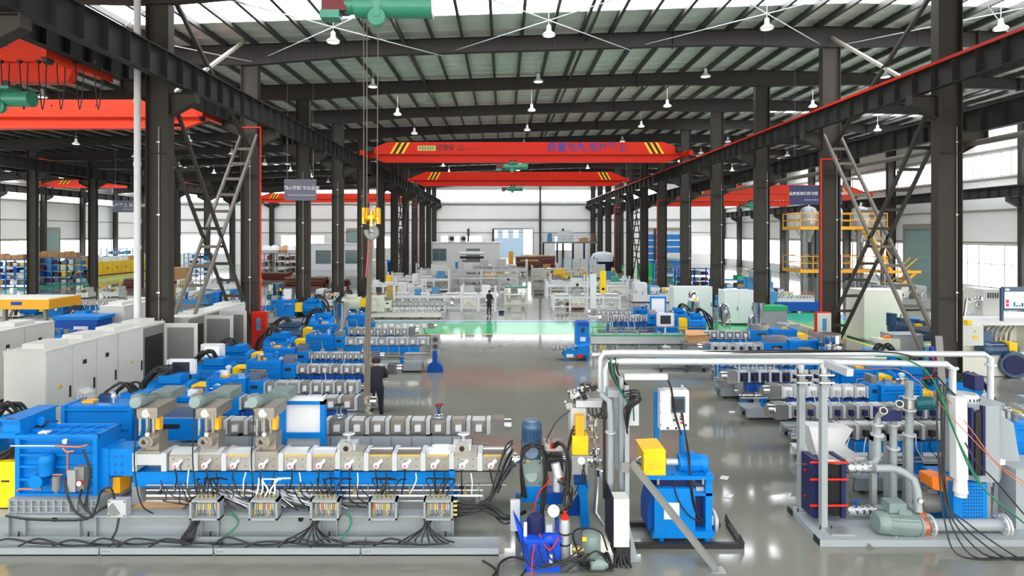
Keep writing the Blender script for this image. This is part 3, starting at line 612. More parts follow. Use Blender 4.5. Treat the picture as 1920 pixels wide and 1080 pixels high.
# barrel
q().pb(252, 306, 852, 872, 11.25, 11.65).o('barrel_cover', 'plate', e1); q().pb(248, 256, 850, 884, 11.24, 11.68).pb(302, 312, 850, 884, 11.24, 11.68).o('barrel_clamp', 'plate', e1)
sx = [312+53.4*i for i in range(13)]
vent = {0: 0, 1: 0, 3: 0, 6: 1, 10: 1}
for i in range(12):
    a, b_ = sx[i]+5, sx[i+1]-4
    sg = q().pb(a, b_, 856, 882, 11.25, 11.62).o('barrel_segment', 'barrel' if i % 2 else 'steel', e1)
    q().pb(a+1, b_-1, 852, 856, 11.24, 11.6).o('insulation_strip', 'gold' if i in (2, 4, 5, 7, 8, 9, 11) else 'barrel', sg)
    X0, X1 = PX(a+1, 11.24), PX(b_-1, 11.24); z = PZ(852, 11.24)
    if i not in (6, 10, 3):
        pr = [(11.24, z)]+[(11.24+.38*k/6, z+.07*math.sin(math.pi*k/6)) for k in range(1, 6)]+[(11.62, z)]; q().prism(pr, 'x', X0, X1).o('top_cover', 'steel' if i in (7, 8, 11) else 'plate', sg)
    else: q().box(X0, X1, 11.24, 11.62, z, z+.05).o('top_cover', 'barrel', sg)
    for dx in (8, 36):
        for dy in (861, 874): q().cyl(P(a+dx, dy, 11.24), P(a+dx, dy, 11.25), .01, 6).o('screw', 'dark', sg)
    nz = P(a+16, 871, 11.24); q().lathe(nz+Vector((0, 0, 0)), [(.03, 0), (.06, -.04), (.06, -.07), (.03, -.09)], 12, (0, 1, 0)).bar(nz+Vector((0, -.04, 0)), nz+Vector((.1, -.03, .1)), .07, .05).o('heater_plug', 'white', sg)
    q().cyl(nz+Vector((0, -.1, 0)), nz+Vector((0, -.09, 0)), .022, 10).o('plug_centre', 'pink', sg)
    cables(sg, o, [[nz+Vector((0, -.06, -.05)), nz+Vector((.02, -.08, -.25)), nz+Vector((random.uniform(-.1, .1), -.05, -.55))]], .014, name='heater_cable')
    cables(sg, o, [[P(a+34, 884, 11.2), P(a+36, 905, 11.15), P(a+33+random.uniform(-6, 6), 925, 11.15)]], .012, 'rubber' if i % 2 else 'white', name='sensor_cable')
for i in range(1, 13):
    q().pb(sx[i]-4, sx[i]+5, 850, 883, 11.22, 11.66).o('barrel_clamp', 'plate', e1)
for i in (6, 10):
    c = P(sx[i]+20 if i == 6 else sx[i]+21, 838, 11.42); vb = q().box(c.x-.17, c.x+.17, c.y-.12, c.y+.18, 1.42, 1.62).o('vent_port', 'plate', e1)
    f_ = flange(q(), c+Vector((0, -.14, .02)), (0, 1, 0), .13, .03); f_.o('port_flange', 'steel', vb); q().cyl(c+Vector((0, -.16, .02)), c+Vector((0, -.155, .02)), .05, 12).o('port_opening', 'black', vb)
    q().cyl(c+Vector((.02, 0, .12)), c+Vector((.02, 0, .24)), .03, 8).lathe(c+Vector((.02, 0, .24)), [(.1, 0), (.12, .01), (.1, .02)], 14).o('valve_wheel', 'plate', vb)
lid = q().prism([(PX(806, 11.3), PZ(851, 11.3)), (PX(845, 11.3), PZ(851, 11.3)), (PX(845, 11.3), PZ(846, 11.3)), (PX(806, 11.3), PZ(846, 11.3))], 'y', 11.25, 11.66).box(PX(811, 11.3), PX(840, 11.3), 11.3, 11.6, PZ(846, 11.3), PZ(843, 11.3)).o('raised_cover', 'white', e1)
# beam under the barrel
q().pb(250, 850, 885, 913, 11.32, 11.6).o('support_beam', 'blue', e1); q().pb(850, 956, 885, 905, 11.36, 11.6).o('support_beam', 'mid_grey', e1)
for px in (632, 847): q().pb(px-5, px+5, 880, 930, 11.22, 11.3).o('support_post', 'blue', e1); q().pb(px-10, px+10, 918, 945, 11.35, 11.6).o('post_foot', 'deep_blue', e1)
for px in (260, 420, 560, 740, 900): q().box(PX(px, 11.5)-.08, PX(px, 11.5)+.08, 11.42, 11.58, .4, .85).o('support_leg', 'paint_grey', e1)
for z, Y, m, r, xe in ((.8, 11.2, 'steel', .022, 905), (.73, 11.12, 'white', .02, 905), (.68, 11.25, 'galv', .025, 880), (.62, 11.15, 'galv', .02, 860), (.86, 11.28, 'galv', .015, 950)):
    q().cyl((PX(275, Y), Y, z), (PX(xe, Y), Y, z), r, 8).o('water_pipe', m, e1)
for i in range(24):
    X = PX(300+i*26, 11.15); q().cyl((X, 11.17, .63), (X, 11.17, .92), .011, 6).o('branch_pipe', 'steel', e1)
    if i % 2 == 0: q().lathe((X, 11.15, .78), [(.02, -.03), (.035, -.03), (.035, .03), (.02, .03)], 8).o('valve', 'brass' if i % 4 else 'dark', e1)
cables(e1, o, [[P(300+i*13, 905+random.uniform(-5, 10), 11.1), P(310+i*13, 930, 11.0), P(325+i*13+random.uniform(-20, 20), 940, 11.02), P(350+i*13, 950+random.uniform(-10, 10), 11.05)] for i in range(30)], .011, jit=.05, name='loose_cable')
cables(e1, o, [[P(390+i*14, 920, 11.1), P(430+i*14, 926+random.uniform(-3, 14), 11.0), P(470+i*14, 950, 11.0)] for i in range(14)], .009, 'plate', .04, name='white_wire')
cables(e1, o, [[P(850, 940+i*5, 10.95), P(890, 943+i*3, 10.9), P(915, 935+i, 10.95), P(945, 905-i*10, 11.1), P(962, 870-i*8, 11.2)] for i in range(7)]+[[P(900, 938+i*3, 10.9), P(925, 950+i*4, 10.9), P(950, 968+i*3, 10.85), P(985, 960, 10.7)] for i in range(5)], .018, name='cable_bundle')
q().box(PX(250, 11.3), PX(345, 11.3), 11.1, 11.7, .42, .44).o('wooden_board', 'wood', e1)
# open junction boxes
JB = [(355, 411), (466, 520), (581, 635), (691, 744), (794, 849)]
for i, (a, b_) in enumerate(JB):
    t = thing('junction_box', 'open grey terminal box on the front extruder base, %s from the gearbox' % ORD[i], 'junction box', (PX((a+b_)/2, 10.8), 10.85, .45), group='open terminal boxes'); oo = t.location.copy()
    J = lambda: B(oo)
    x0, x1, z0, z1 = PX(a, 10.75), PX(b_, 10.75), PZ(976, 10.75), PZ(938, 10.75)
    J().box(x0, x0+.035, 10.75, 10.94, z0, z1).box(x1-.035, x1, 10.75, 10.94, z0, z1).box(x0, x1, 10.75, 10.94, z0, z0+.035).box(x0, x1, 10.75, 10.94, z1-.035, z1).box(x0, x1, 10.93, 10.945, z0, z1).o('case', 'paint_grey', t)
    zc = (z0+z1)/2; J().box(x0+.04, x1-.04, 10.9, 10.93, zc-.02, zc+.03).o('terminal_rail', 'steel', t)
    n = 10
    for k in range(n):
        X = x0+.06+(x1-x0-.12)*k/n; J().box(X, X+.03, 10.86, 10.92, zc-.04, zc+.07).o('terminal', ['plate', 'plate', 'gold', 'plate', 'galv', 'yellow', 'plate', 'mid_grey', 'plate', 'orange'][(k+i*3) % 10], t)
        if k % 2 == 0: cables(t, oo, [[(X, 10.85, zc-.03), (X+.03, 10.82, zc-.1), (X-.02, 10.86, z0+.04)]], .006, 'rubber' if k % 3 else 'yellow', .01, 'wire', 4)
    J().box(x0+.05, x1-.05, 10.9, 10.93, z1-.12, z1-.05).o('label_strip', 'plate', t)
    for k in range(5):
        X = x0+.1+k*.08; J().cyl((X, 10.85, z1), (X, 10.85, z1+.07), .02, 8).o('cable_gland', 'brass', t)
        cables(t, oo, [[(X, 10.85, z1+.05), (X+.02, 10.87, z1+.16), (X+random.uniform(-.12, .12), 11.0, z1+.28), (X+random.uniform(-.2, .25), 11.15, z1+.22)]], .015, 'white' if i in (1,) else 'rubber', .015)
    if i == 4:
        for k in range(4): J().cyl((x1, 10.85, z0+.06+k*.08), (x1+.07, 10.85, z0+.06+k*.08), .025, 8).o('side_gland', 'brass', t)
    if i in (0, 2, 4): cables(t, oo, [[(x0+.02+k*.02, 10.86, z0), (x0-.03+k*.02, 10.8, z0-.15), (x0-.02+(k-3)*(.03 if i == 0 else .1), 10.7, z0-.3), (x0+(k-3)*(.02 if i == 0 else .14), 10.6, .13)] for k in range(8)], .013, 'rubber', .012)
    if i in (0, 2): cables(t, oo, [[(x1+.1, 10.9, z0+.1), (x1+.2 if i == 2 else x1+.3, 10.85, z0-.1), (x1+.05, 10.65, .13)]], .02, 'hose_green', .01, 'earth_wire')
# square instrument box by the gearbox
t = thing('gland_box', 'small open square box with cables beside the gearbox plinth', 'junction box', (PX(218, 10.85), 10.9, .45)); oo = t.location.copy()
B(oo).pb(202, 236, 938, 970, 10.85, 11.0).o('case', 'plate', t); B(oo).cyl(P(217, 954, 10.84), P(217, 954, 10.85), .12, 16).o('opening', 'cabinet_in', t)
for px in (205, 233):
    for py in (941, 967): B(oo).cyl(P(px, py, 10.84), P(px, py, 10.85), .015, 6).o('screw', 'dark', t)
cables(t, oo, [[P(215, 938, 10.9), P(210, 915, 10.95), P(190, 918, 11.0), P(180, 950, 10.95), P(160, 972, 10.9), P(60, 975, 10.9), P(15, 968, 10.9)], [P(225, 970, 10.9), P(218, 992, 10.75), P(209, 1014, 10.6)], [P(202, 948, 10.9), P(185, 960, 10.88), P(160, 975, 10.85)]], .02, name='cable')
# cable duct along the floor
duct = thing('cable_duct', 'low grey steel cable duct on the floor along the front extruder', 'cable duct', (PX(450, 10.4), 10.4, 0)); oo = duct.location.copy()
for a, b_ in ((-60, 184), (188, 398), (402, 674), (678, 935)):
    s_ = B(oo).box(PX(a, 10.4), PX(b_, 10.4), 10.4, 10.42, 0, .13).box(PX(a, 10.4), PX(b_, 10.4), 10.4, 10.8, 0, .02).box(PX(a, 10.4), PX(b_, 10.4), 10.78, 10.8, 0, .13).o('duct_section', 'paint_grey', duct)
    for k in range(4): B(oo).cyl((PX(a+4+k*4, 10.4), 10.395, .07), (PX(a+4+k*4, 10.4), 10.4, .07), .008, 6).o('rivet_hole', 'black', s_)
cables(duct, oo, [[(PX(-20+i*60, 10.6), 10.55, .08), (PX(10+i*60, 10.6), 10.6, .14+random.uniform(0, .08)), (PX(60+i*60, 10.6), 10.62, .1), (PX(120+i*60, 10.6), 10.55, .13)] for i in range(13)], .018, 'rubber', .03)
# tall stuffers standing on the front barrel
def stuffer(px, lab):
    t = thing('side_feeder', lab, 'feeder', (PX(px+6, 11.45), 11.45, 1.45), group='grey stuffers on the front barrel'); o2 = t.location.copy(); q2 = lambda: B(o2)
    q2().pb(px-22, px+18, 846, 852, 11.3, 11.66).o('base_flange', 'cast', t)
    q2().pb(px-8, px+17, 815, 847, 11.35, 11.66).o('throat', 'cast', t); q2().lathe(P(px-4, 829, 11.2), [(.1, 0), (.12, .1), (.13, .3), (.1, .36)], 16, (0, 1, 0)).o('vent_elbow', 'cast', t)
    fb = flange(q2(), P(px-11, 829, 11.2), (0, 1, 0), .1, .03).o('port_flange', 'cast', t); q2().cyl(P(px-11, 829, 11.175), P(px-11, 829, 11.184), .045, 12).o('port_opening', 'black', fb)
    gauge(t, o2, P(px-5, 815, 11.22), .045)
    for dx, dy in ((-18, 0), (-5, 0), (7, 0), (-18, .25), (7, .25)): q2().cyl((PX(px+dx, 11.4), 11.4+dy, PZ(816, 11.4)), (PX(px+dx, 11.4), 11.4+dy, PZ(783, 11.4)), .03, 10).o('tie_column', 'steel', t)
    q2().cyl(P(px-3, 816, 11.5), P(px-3, 784, 11.5), .05, 10).o('screw_shaft', 'steel', t); q2().pb(px+10, px+18, 781, 806, 11.38, 11.5).o('coupling_guard', 'amber', t)
    q2().pb(px-25, px+14, 765, 785, 11.3, 11.95).o('gear_case', 'cast', t); q2().cyl(P(px-7, 775, 11.28), P(px-7, 775, 11.3), .08, 16).o('bearing_cap', 'galv', t)
    motor(t, o2, P(px+12, 746, 12.2), P(px-28, 755, 11.2), .125, 'motor_grey', False, True, 14)
    q2().pb(px-36, px-22, 742, 757, 11.4, 11.6).o('motor_terminal_box', 'motor_grey', t); q2().pb(px+2, px+40, 735, 752, 12.2, 12.75).o('gear_reducer', 'motor_grey', t)
    cables(t, o2, [[P(px-25, 757, 11.4), P(px-26, 800, 11.2), P(px-28, 870, 11.15), P(px-16, 940, 11.05), P(px+10, 965, 10.98)]], .013)
    return t
stuffer(281, 'grey motor driven stuffer on the front barrel nearest the blue gearbox'); stuffer(392, 'middle of three grey motor driven stuffers on the front barrel'); stuffer(500, 'grey motor driven stuffer on front barrel beside the blue framed board')
# blue framed white board
t = thing('framed_board', 'white board in a blue steel frame standing behind the front barrel', 'board', (PX(567, 12.5), 12.5, 0)); o2 = t.location.copy()
B(o2).pb(534, 600, 758, 812, 12.52, 12.56).o('board', 'white', t)
for a, b_, c, d_ in ((525, 535, 752, 845), (600, 609, 752, 845), (525, 609, 752, 759), (535, 600, 812, 822)): B(o2).pb(a, b_, c, d_, 12.46, 12.6).o('frame_bar', 'blue', t)
B(o2).pb(527, 606, 747, 752, 12.44, 12.64).o('top_rail', 'white', t); B(o2).pb(534, 600, 822, 836, 12.52, 12.55).o('lower_panel', 'plate', t)
for px in (530, 604): B(o2).box(PX(px, 12.5)-.05, PX(px, 12.5)+.05, 12.47, 12.59, 0, PZ(840, 12.5)).o('leg', 'blue', t)
# ================================================================ DIE END OF THE FRONT EXTRUDER
sc_ = thing('melt_pump_unit', 'melt pump with upright navy motor at the end of the front barrel', 'melt pump', (PX(1000, 11.3), 11.3, 0)); o = sc_.location.copy()
def q(): return B(o)
q().lathe(P(997, 855, 11.3), [(.17, 0), (.18, .05), (.18, .5), (.19, .52), (.19, .6), (.14, .68), (.06, .7)], 20).o('motor', 'navy', sc_)
for i in range(10): a = 6.283*i/10; q().bar(P(997, 853, 11.3)+Vector((math.cos(a)*.185, math.sin(a)*.185, .02)), P(997, 853, 11.3)+Vector((math.cos(a)*.185, math.sin(a)*.185, .48)), .012, .02, (math.cos(a), math.sin(a), 0)).o('motor_fin', 'navy', sc_)
gr = q().pb(979, 1016, 862, 912, 11.1, 11.6).o('gear_reducer', 'motor_grey', sc_); q().lathe(P(996, 846, 11.05), [(.17, 0), (.18, .04), (.18, .5), (.15, .55)], 22, (0, 1, 0)).o('reducer_drum', 'navy', sc_)
q().cyl(P(996, 846, 11.03), P(996, 846, 11.05), .13, 20).o('drum_cover', 'navy', sc_); q().cyl(P(996, 892, 11.085), P(996, 892, 11.1), .11, 20).o('bearing_cover', 'motor_grey', gr)
for px in (983, 1012):
    for py in (868, 906): q().cyl(P(px, py, 11.085), P(px, py, 11.1), .02, 6).o('bolt', 'dark', gr)
q().pb(988, 992, 861, 867, 11.08, 11.1).o('yellow_tag', 'amber', gr)
q().pb(978, 1015, 912, 942, 11.1, 11.6).o('stand_top', 'blue', sc_)
for px in (972, 1010): q().box(PX(px, 11.15)-.05, PX(px, 11.15)+.05, 11.12, 11.25, 0, PZ(942, 11.15)).box(PX(px, 11.15)-.05, PX(px, 11.15)+.05, 11.45, 11.58, 0, PZ(942, 11.15)).o('stand_leg', 'blue', sc_)
q().cyl(P(950, 862, 11.45), P(1122, 862, 11.45), .07, 14).o('melt_pipe', 'chrome', sc_)
for px in (955, 966, 1028, 1062, 1068, 1108, 1118): flange(q(), P(px, 862, 11.45), (1, 0, 0), .14, .04).o('pipe_flange', 'steel', sc_)
q().pb(1026, 1056, 858, 884, 11.2, 11.6).o('valve_body', 'dark', sc_); q().cyl(P(1041, 868, 11.1), P(1047, 895, 11.05), .09, 14).cyl(P(1044, 895, 11.06), P(1044, 920, 11.06), .075, 14).o('hydraulic_cylinder', 'plate', sc_)
q().pb(1020, 1055, 832, 846, 11.25, 11.55).o('pump_block', 'steel', sc_); q().pb(1032, 1041, 831, 842, 11.2, 11.25).o('red_cap', 'red', sc_); q().cyl(P(1035, 832, 11.3), P(1035, 822, 11.3), .02, 8).o('plug', 'steel', sc_)
for px in (1028, 1052): q().cyl(P(px, 893, 11.1), P(px+(3 if px > 1040 else -3), 899, 11.1), .035, 10).o('red_sleeve', 'red', sc_)
q().pb(1022, 1056, 925, 945, 11.15, 11.5).o('pump_stand', 'deep_blue', sc_); q().pb(1030, 1046, 945, 1005, 11.25, 11.45).o('pump_stand_post', 'deep_blue', sc_)
cables(sc_, o, [[P(983, 930, 11.0), P(976, 870, 10.98), P(985, 838, 10.98), P(1005, 836, 10.98), P(1020, 860, 11), P(1018, 930, 10.98), P(1014, 1000, 10.8)] for _ in range(5)]+[[P(1050, 900, 11), P(1068, 915, 10.9), P(1070, 945, 10.85), P(1052, 962, 10.7)] for _ in range(3)]+[[P(1036, 835, 11.2), P(1052, 830, 11.1), P(1066, 860, 11), P(1064, 930, 10.9)] for _ in range(4)]+[[P(974, 930, 11), P(966, 980, 10.8), P(985, 1020, 10.5), P(1010, 1000, 10.3)] for _ in range(4)], .02, 'rubber', .05, 'hose', 6)
cables(sc_, o, [[P(1030, 900, 11), P(1010, 925, 10.8), P(1003, 960, 10.4), P(1000, 985, 10.2)]], .014, 'red', .02, 'red_hose')
cables(sc_, o, [[P(1098, 915-i*4, 11.2), P(1080, 800+i*6, 11.3), P(1065, 830+i*5, 11.2), P(1062, 880, 11.1), P(1056, 930+i*6, 10.9)] for i in range(4)]+[[P(1066, 772, 11.4), P(1045, 790, 11.4), P(1020, 835, 11.4)]], .013, 'rubber', .03, 'cable')
# start-up valve with yellow guard
sv = thing('diverter_valve', 'yellow guarded diverter valve between melt pump and grey gantry', 'valve', (PX(1088, 11.4), 11.4, 0)); o = sv.location.copy()
q().pb(1073, 1103, 818, 853, 11.2, 11.5).o('guard', 'yellow', sv); q().pb(1079, 1095, 780, 819, 11.24, 11.4).o('guard_neck', 'amber', sv); q().pb(1070, 1099, 765, 806, 11.42, 11.6).o('cover_box', 'plate', sv)
q().pb(1072, 1102, 854, 890, 11.22, 11.6).o('body', 'galv', sv); q().cyl(P(1090, 864, 11.18), P(1090, 864, 11.22), .07, 16).o('bonnet', 'plate', sv)
q().prism([(PX(1076, 11.4), PZ(905, 11.4)), (PX(1104, 11.4), PZ(905, 11.4)), (PX(1100, 11.4), PZ(925, 11.4)), (PX(1105, 11.4), .02), (PX(1088, 11.4), .02), (PX(1086, 11.4), PZ(930, 11.4))], 'y', 11.3, 11.5).o('stand', 'blue', sv)
q().prism([(PX(1060, 11.5), PZ(968, 11.5)), (PX(1088, 11.5), PZ(920, 11.5)), (PX(1088, 11.5), PZ(968, 11.5))], 'y', 11.52, 11.55).o('stand_gusset', 'deep_blue', sv); q().pb(1078, 1100, 890, 906, 11.3, 11.5).o('neck', 'deep_blue', sv)
for i in range(16):
    c = P(1066+random.uniform(0, 48), 720+random.uniform(0, 42), 11.4+random.uniform(-.15, .25)); s_ = random.uniform(.035, .07)
    q().bar(c-Vector((s_, 0, 0)), c+Vector((s_, 0, .03)), s_*1.4, s_*1.6).o('solenoid_valve', random.choice(['black', 'black', 'dark', 'steel', 'plate']), sv)
    q().cyl(c, c+Vector((random.uniform(-.1, .1), -.04, random.uniform(.05, .11))), .018, 8).o('fitting', 'chrome', sv)
q().pb(1080, 1130, 752, 764, 11.35, 11.55).o('manifold', 'plate', sv); q().pb(1066, 1078, 764, 850, 11.56, 11.64).o('valve_bracket', 'galv', sv)
for i in range(6): q().lathe(P(1108+i*3.5, 782+i*21, 11.45), [(.05, -.06), (.08, -.05), (.08, .05), (.05, .06)], 12).o('elbow_fitting', 'chrome' if i % 2 else 'steel', sv)
q().tube([P(1118, 780, 11.5), P(1116, 830, 11.5), P(1120, 900, 11.5), P(1116, 960, 11.4), P(1132, 985, 11.3)], .045, 8).o('bypass_pipe', 'steel', sv)
cables(sv, o, [[P(1100+i*8, 755, 11.4), P(1105+i*9, 778+i*3, 11.3), P(1125+i*4, 775, 11.2), P(1133, 750-i*6, 11.2)] for i in range(4)]+[[P(1098, 870, 11.2), P(1085, 905, 11.1), P(1078, 930, 11)]], .013, 'rubber', .02, 'cable')
# hydraulic station
hs = thing('hydraulic_station', 'royal blue hydraulic tank with navy motor at the bottom of the frame', 'hydraulic unit', (PX(1018, 10.1), 10.1, 0)); o = hs.location.copy()
q().pb(985, 1050, 1016, 1073, 9.9, 10.5).o('tank', 'royal', hs); q().pb(982, 1053, 1012, 1017, 9.87, 10.53).o('tank_lid', 'royal', hs); q().pb(1030, 1036, 1040, 1056, 9.89, 9.9).o('level_glass', 'white', hs)
q().lathe(P(1004, 1013, 10.15), [(.12, 0), (.13, .03), (.13, .36), (.12, .42), (.05, .45)], 18).o('motor', 'dark_navy', hs)
for i in range(12): a = 6.283*i/12; q().bar(P(1004, 1010, 10.15)+Vector((math.cos(a)*.135, math.sin(a)*.135, 0)), P(1004, 1010, 10.15)+Vector((math.cos(a)*.135, math.sin(a)*.135, .36)), .01, .02, (math.cos(a), math.sin(a), 0)).o('motor_fin', 'dark_navy', hs)
q().pb(1022, 1040, 968, 1012, 10.1, 10.3).o('valve_block', 'mid_grey', hs); q().pb(1024, 1036, 985, 998, 10.05, 10.1).o('solenoid', 'plate', hs); q().cyl(P(1038, 958, 10.05), P(1038, 958, 10.2), .1, 16).o('pressure_switch', 'plate', hs)
q().cyl(P(985, 1012, 10.0), P(985, 980, 10.0), .03, 10).o('filler_pipe', 'white', hs)
q().lathe(P(1059, 1054, 10.05), [(.06, 0), (.095, .02), (.095, .66), (.07, .73)], 18).o('accumulator', 'galv', hs); q().lathe(P(1059, 972, 10.05), [(.06, -.03), (.06, .05), (.03, .06), (.03, .12)], 14).o('accumulator_cap', 'red', hs)
for py in (1000, 1020): q().lathe(P(1059, py, 10.05), [(.1, 0), (.105, .01), (.1, .03)], 18).o('clamp_band', 'black', hs)
q().prism([(PX(962, 10.2), PZ(960, 10.2)), (PX(978, 10.2), PZ(990, 10.2)), (PX(990, 10.2), .2), (PX(984, 10.2), .05), (PX(972, 10.2), PZ(1000, 10.2))], 'y', 10.15, 10.3).o('side_shield', 'royal', hs); q().pb(957, 975, 938, 996, 10.5, 10.56).o('gauge_board', 'plate', hs)
cables(hs, o, [[P(985+i*9, 1005, 10.1), P(975+i*12, 1030, 9.85), P(1000+i*10, 1066-i*3, 9.8), P(1060+i*8, 1050, 9.8), P(1090+i*6, 1030+i*4, 9.8)] for i in range(6)], .015, 'rubber', .03, 'hose')
cables(hs, o, [[P(1000, 1020, 9.85), P(998, 1060, 9.75), (PX(1000, 9.6), 9.6, .02)], [P(1010, 1000, 10), P(1030, 1030, 9.8), P(1048, 1010, 9.85)]], .012, 'red', .02, 'red_wire')
tag(B((PX(945, 9.9), 9.9, 0)).curve([(PX(905, 10.2), 10.2, .03), (PX(930, 9.9), 9.9, .03), (PX(918, 9.6), 9.6, .03), (PX(945, 9.5), 9.5, .03), (PX(975, 9.7), 9.7, .03), (PX(990, 10.1), 10.1, .05), (PX(960, 10.3), 10.3, .03), (PX(935, 10.0), 10.0, .05), (PX(940, 9.4), 9.4, .03), (PX(985, 9.35), 9.35, .03)], .016, 6).o('floor_cable', 'rubber'), 'black cable coiled on the floor left of the royal blue tank', 'cable')
# small gear pump on a dark base
gp = thing('gear_pump', 'small grey green pump motor on dark base in front of the gantry', 'pump', (PX(1110, 10.05), 10.05, 0)); o = gp.location.copy()
q().pb(1088, 1150, 1062, 1076, 9.95, 10.4).o('base', 'dark', gp)
q().lathe(P(1108, 1040, 10.15), [(.16, 0), (.17, .03), (.17, .3), (.15, .36), (.08, .38)], 18).o('motor', 'motor_grey', gp); q().pb(1092, 1100, 1008, 1015, 9.96, 9.99).o('yellow_sticker', 'yellow', gp)
q().lathe(P(1106, 1057, 9.95), [(.1, 0), (.12, .02), (.12, .2), (.06, .3)], 16, (1, 0, 0)).o('pump_head', 'motor_grey', gp); q().cyl(P(1118, 1056, 10), P(1142, 1056, 10), .035, 10).o('coupling', 'steel', gp); q().cyl(P(1073, 1030, 10.1), P(1095, 1030, 10.1), .06, 12).o('inlet', 'brass', gp)
q().bar(P(1120, 1005, 10.2), P(1138, 1028, 10.15), .2, .12).o('drip_tray', 'cream', gp); q().box(PX(1090, 10.15), PX(1125, 10.15), 10.0, 10.3, PZ(1066, 10.15), PZ(1040, 10.15)).o('pedestal', 'dark', gp)
cables(gp, o, [[P(1080, 1030, 10), P(1075, 1000, 9.95), P(1095, 990, 9.9), P(1125, 1000, 9.9), P(1140, 1030, 9.95)], [P(1060, 1070, 9.8), P(1090, 1050, 9.8), P(1120, 1035, 9.85), P(1145, 1060, 9.9)], [P(1080, 1060, 9.8), P(1105, 1072, 9.75), P(1150, 1070, 9.8)]], .016, 'rubber', .02)
# grey pipe gantry
pg = thing('pipe_gantry', 'pale grey steel posts carrying long pipes across to the right skid', 'pipe gantry', (PX(1165, 10.6), 10.6, 0)); o = pg.location.copy()
q().box(PX(1162, 10.6), PX(1169, 10.6), 10.6, 10.75, 0, 3.05).o('post', 'paint_grey', pg); q().box(PX(1172, 10.4), PX(1180, 10.4), 10.4, 10.5, 0, PZ(725, 10.4)).o('post', 'paint_grey', pg)
q().prism([(PX(1163, 10.35), .62), (PX(1178, 10.35), .62), (PX(1194, 10.35), .02), (PX(1163, 10.35), .02)], 'y', 10.25, 10.28).o('foot_gusset', 'paint_grey', pg); q().box(PX(1160, 10.4), PX(1194, 10.4), 10.2, 10.7, 0, .025).o('foot_plate', 'paint_grey', pg)
q().pb(1150, 1170, 735, 880, 10.78, 10.84).o('back_plate', 'paint_grey', pg); q().pb(1165, 1180, 868, 886, 10.37, 10.41).o('bracket', 'mid_grey', pg); q().pb(1140, 1176, 732, 745, 10.7, 10.95).o('head_beam', 'paint_grey', pg)
for pts, r in (([(1126, 735, 11.3), (1126, 672, 11.3), (1132, 662, 11.3), (1160, 661, 11.3), (1400, 662, 11.4), (1845, 664, 11.6), (1857, 672, 11.6), (1857, 830, 11.6), (1857, 910, 11.6)], .055), ([(1136, 745, 11.1), (1136, 692, 11.1), (1142, 680, 11.1), (1170, 678, 11.1), (1500, 678, 11.15), (1775, 683, 11.2), (1786, 692, 11.2), (1786, 735, 11.2)], .06), ([(1110, 665, 11.5), (1200, 667, 11.5), (1450, 668, 11.5), (1660, 671, 11.5)], .04)):
    q().tube([P(*p) for p in pts], r, 12).o('pipe', 'plate', pg)
q().tube([P(1128, 740, 10.9), P(1143, 752, 10.75), P(1145, 775, 10.7), P(1145, 950, 10.7)], .06, 12).o('pipe', 'paint_grey', pg); q().pb(1131, 1136, 770, 935, 10.72, 10.76).o('black_strip', 'black', pg)
for p in ((1126, 730, 11.3), (1136, 735, 11.1), (1857, 828, 11.6), (1786, 690, 11.2), (1145, 810, 10.7), (1857, 684, 11.6)): flange(q(), P(*p), (0, 0, 1), .1, .025).o('pipe_flange', 'plate', pg)
q().bar(P(1170, 706, 10.75), P(1251, 706, 10.75), .1, .1).o('cantilever_arm', 'plate', pg); q().bar(P(1553, 682, 11.05), P(1594, 699, 10.5), .13, .13).o('cable_tray', 'plate', pg)
cables(pg, o, [[P(1140+i*4, 672, 11.1), P(1146+i*3, 700, 10.9), P(1165+i*3, 730, 10.6), P(1176+i*2, 752, 10.4), P(1190-i*4, 740+i*6, 10.35), P(1176, 790+i*5, 10.4), P(1170+i, 850, 10.5), P(1174, 940, 10.4)] for i in range(6)]+[[P(1172, 735+i*5, 10.4), P(1195, 730+i*5, 10.3), P(1200, 750, 10.3), P(1180, 755+i*4, 10.35)] for i in range(4)], .014, 'rubber', .02)
cables(pg, o, [[P(1145, 672, 11), P(1152, 705, 10.8), P(1172, 745, 10.4), P(1187, 760, 10.35), P(1189, 790, 10.4)], [P(1640, 668, 11.3), P(1690, 672, 11.2), P(1740, 700, 11), P(1775, 770, 10.8), P(1830, 900, 10.6), P(1925, 985, 10.4)]], .014, 'hose_green', .01, 'green_hose')
cables(pg, o, [[P(1160, 659+i, 11.35), P(1300, 657+i*2, 11.35), P(1500, 656+i*2, 11.35), P(1680, 660+i, 11.3), P(1740, 690, 11.2), P(1790, 740, 11)] for i in range(3)], .013, 'rubber', .02); cables(pg, o, [[P(1620, 693, 11.3), P(1700, 697, 11.2), P(1790, 790, 10.8), P(1860, 860, 10.6), P(1925, 910, 10.5)]], .008, 'hose_orange', .01, 'orange_hose')
eb = thing('wall_cabinet', 'pale grey upright box, shade painted on one side, hung on the gantry post', 'electrical box', (PX(1163, 10.1), 10.2, .3)); o = eb.location.copy()
q().pb(1151, 1180, 936, 1026, 10.1, 10.39).o('case', 'cabinet', eb); q().pb(1149, 1151, 934, 1038, 10.11, 10.9).o('side_panel', 'black', eb); q().box(PX(1152, 10.3), PX(1178, 10.3), 10.12, 10.4, 0, .4).o('cable_chute', 'dark', eb)  # black side panel paints in the shade on the unlit left side
cables(eb, o, [[P(1155+i*4, 1026, 10.2), P(1156+i*5, 1045, 10.1), (PX(1150+i*8, 10), 10.0, .02)] for i in range(5)], .02, 'rubber', .02)
tag(q().pb(1177, 1198, 758, 798, 10.5, 10.6).o('terminal_plate', 'plate'), 'small white plate with green hose beside the gantry cables', 'plate')
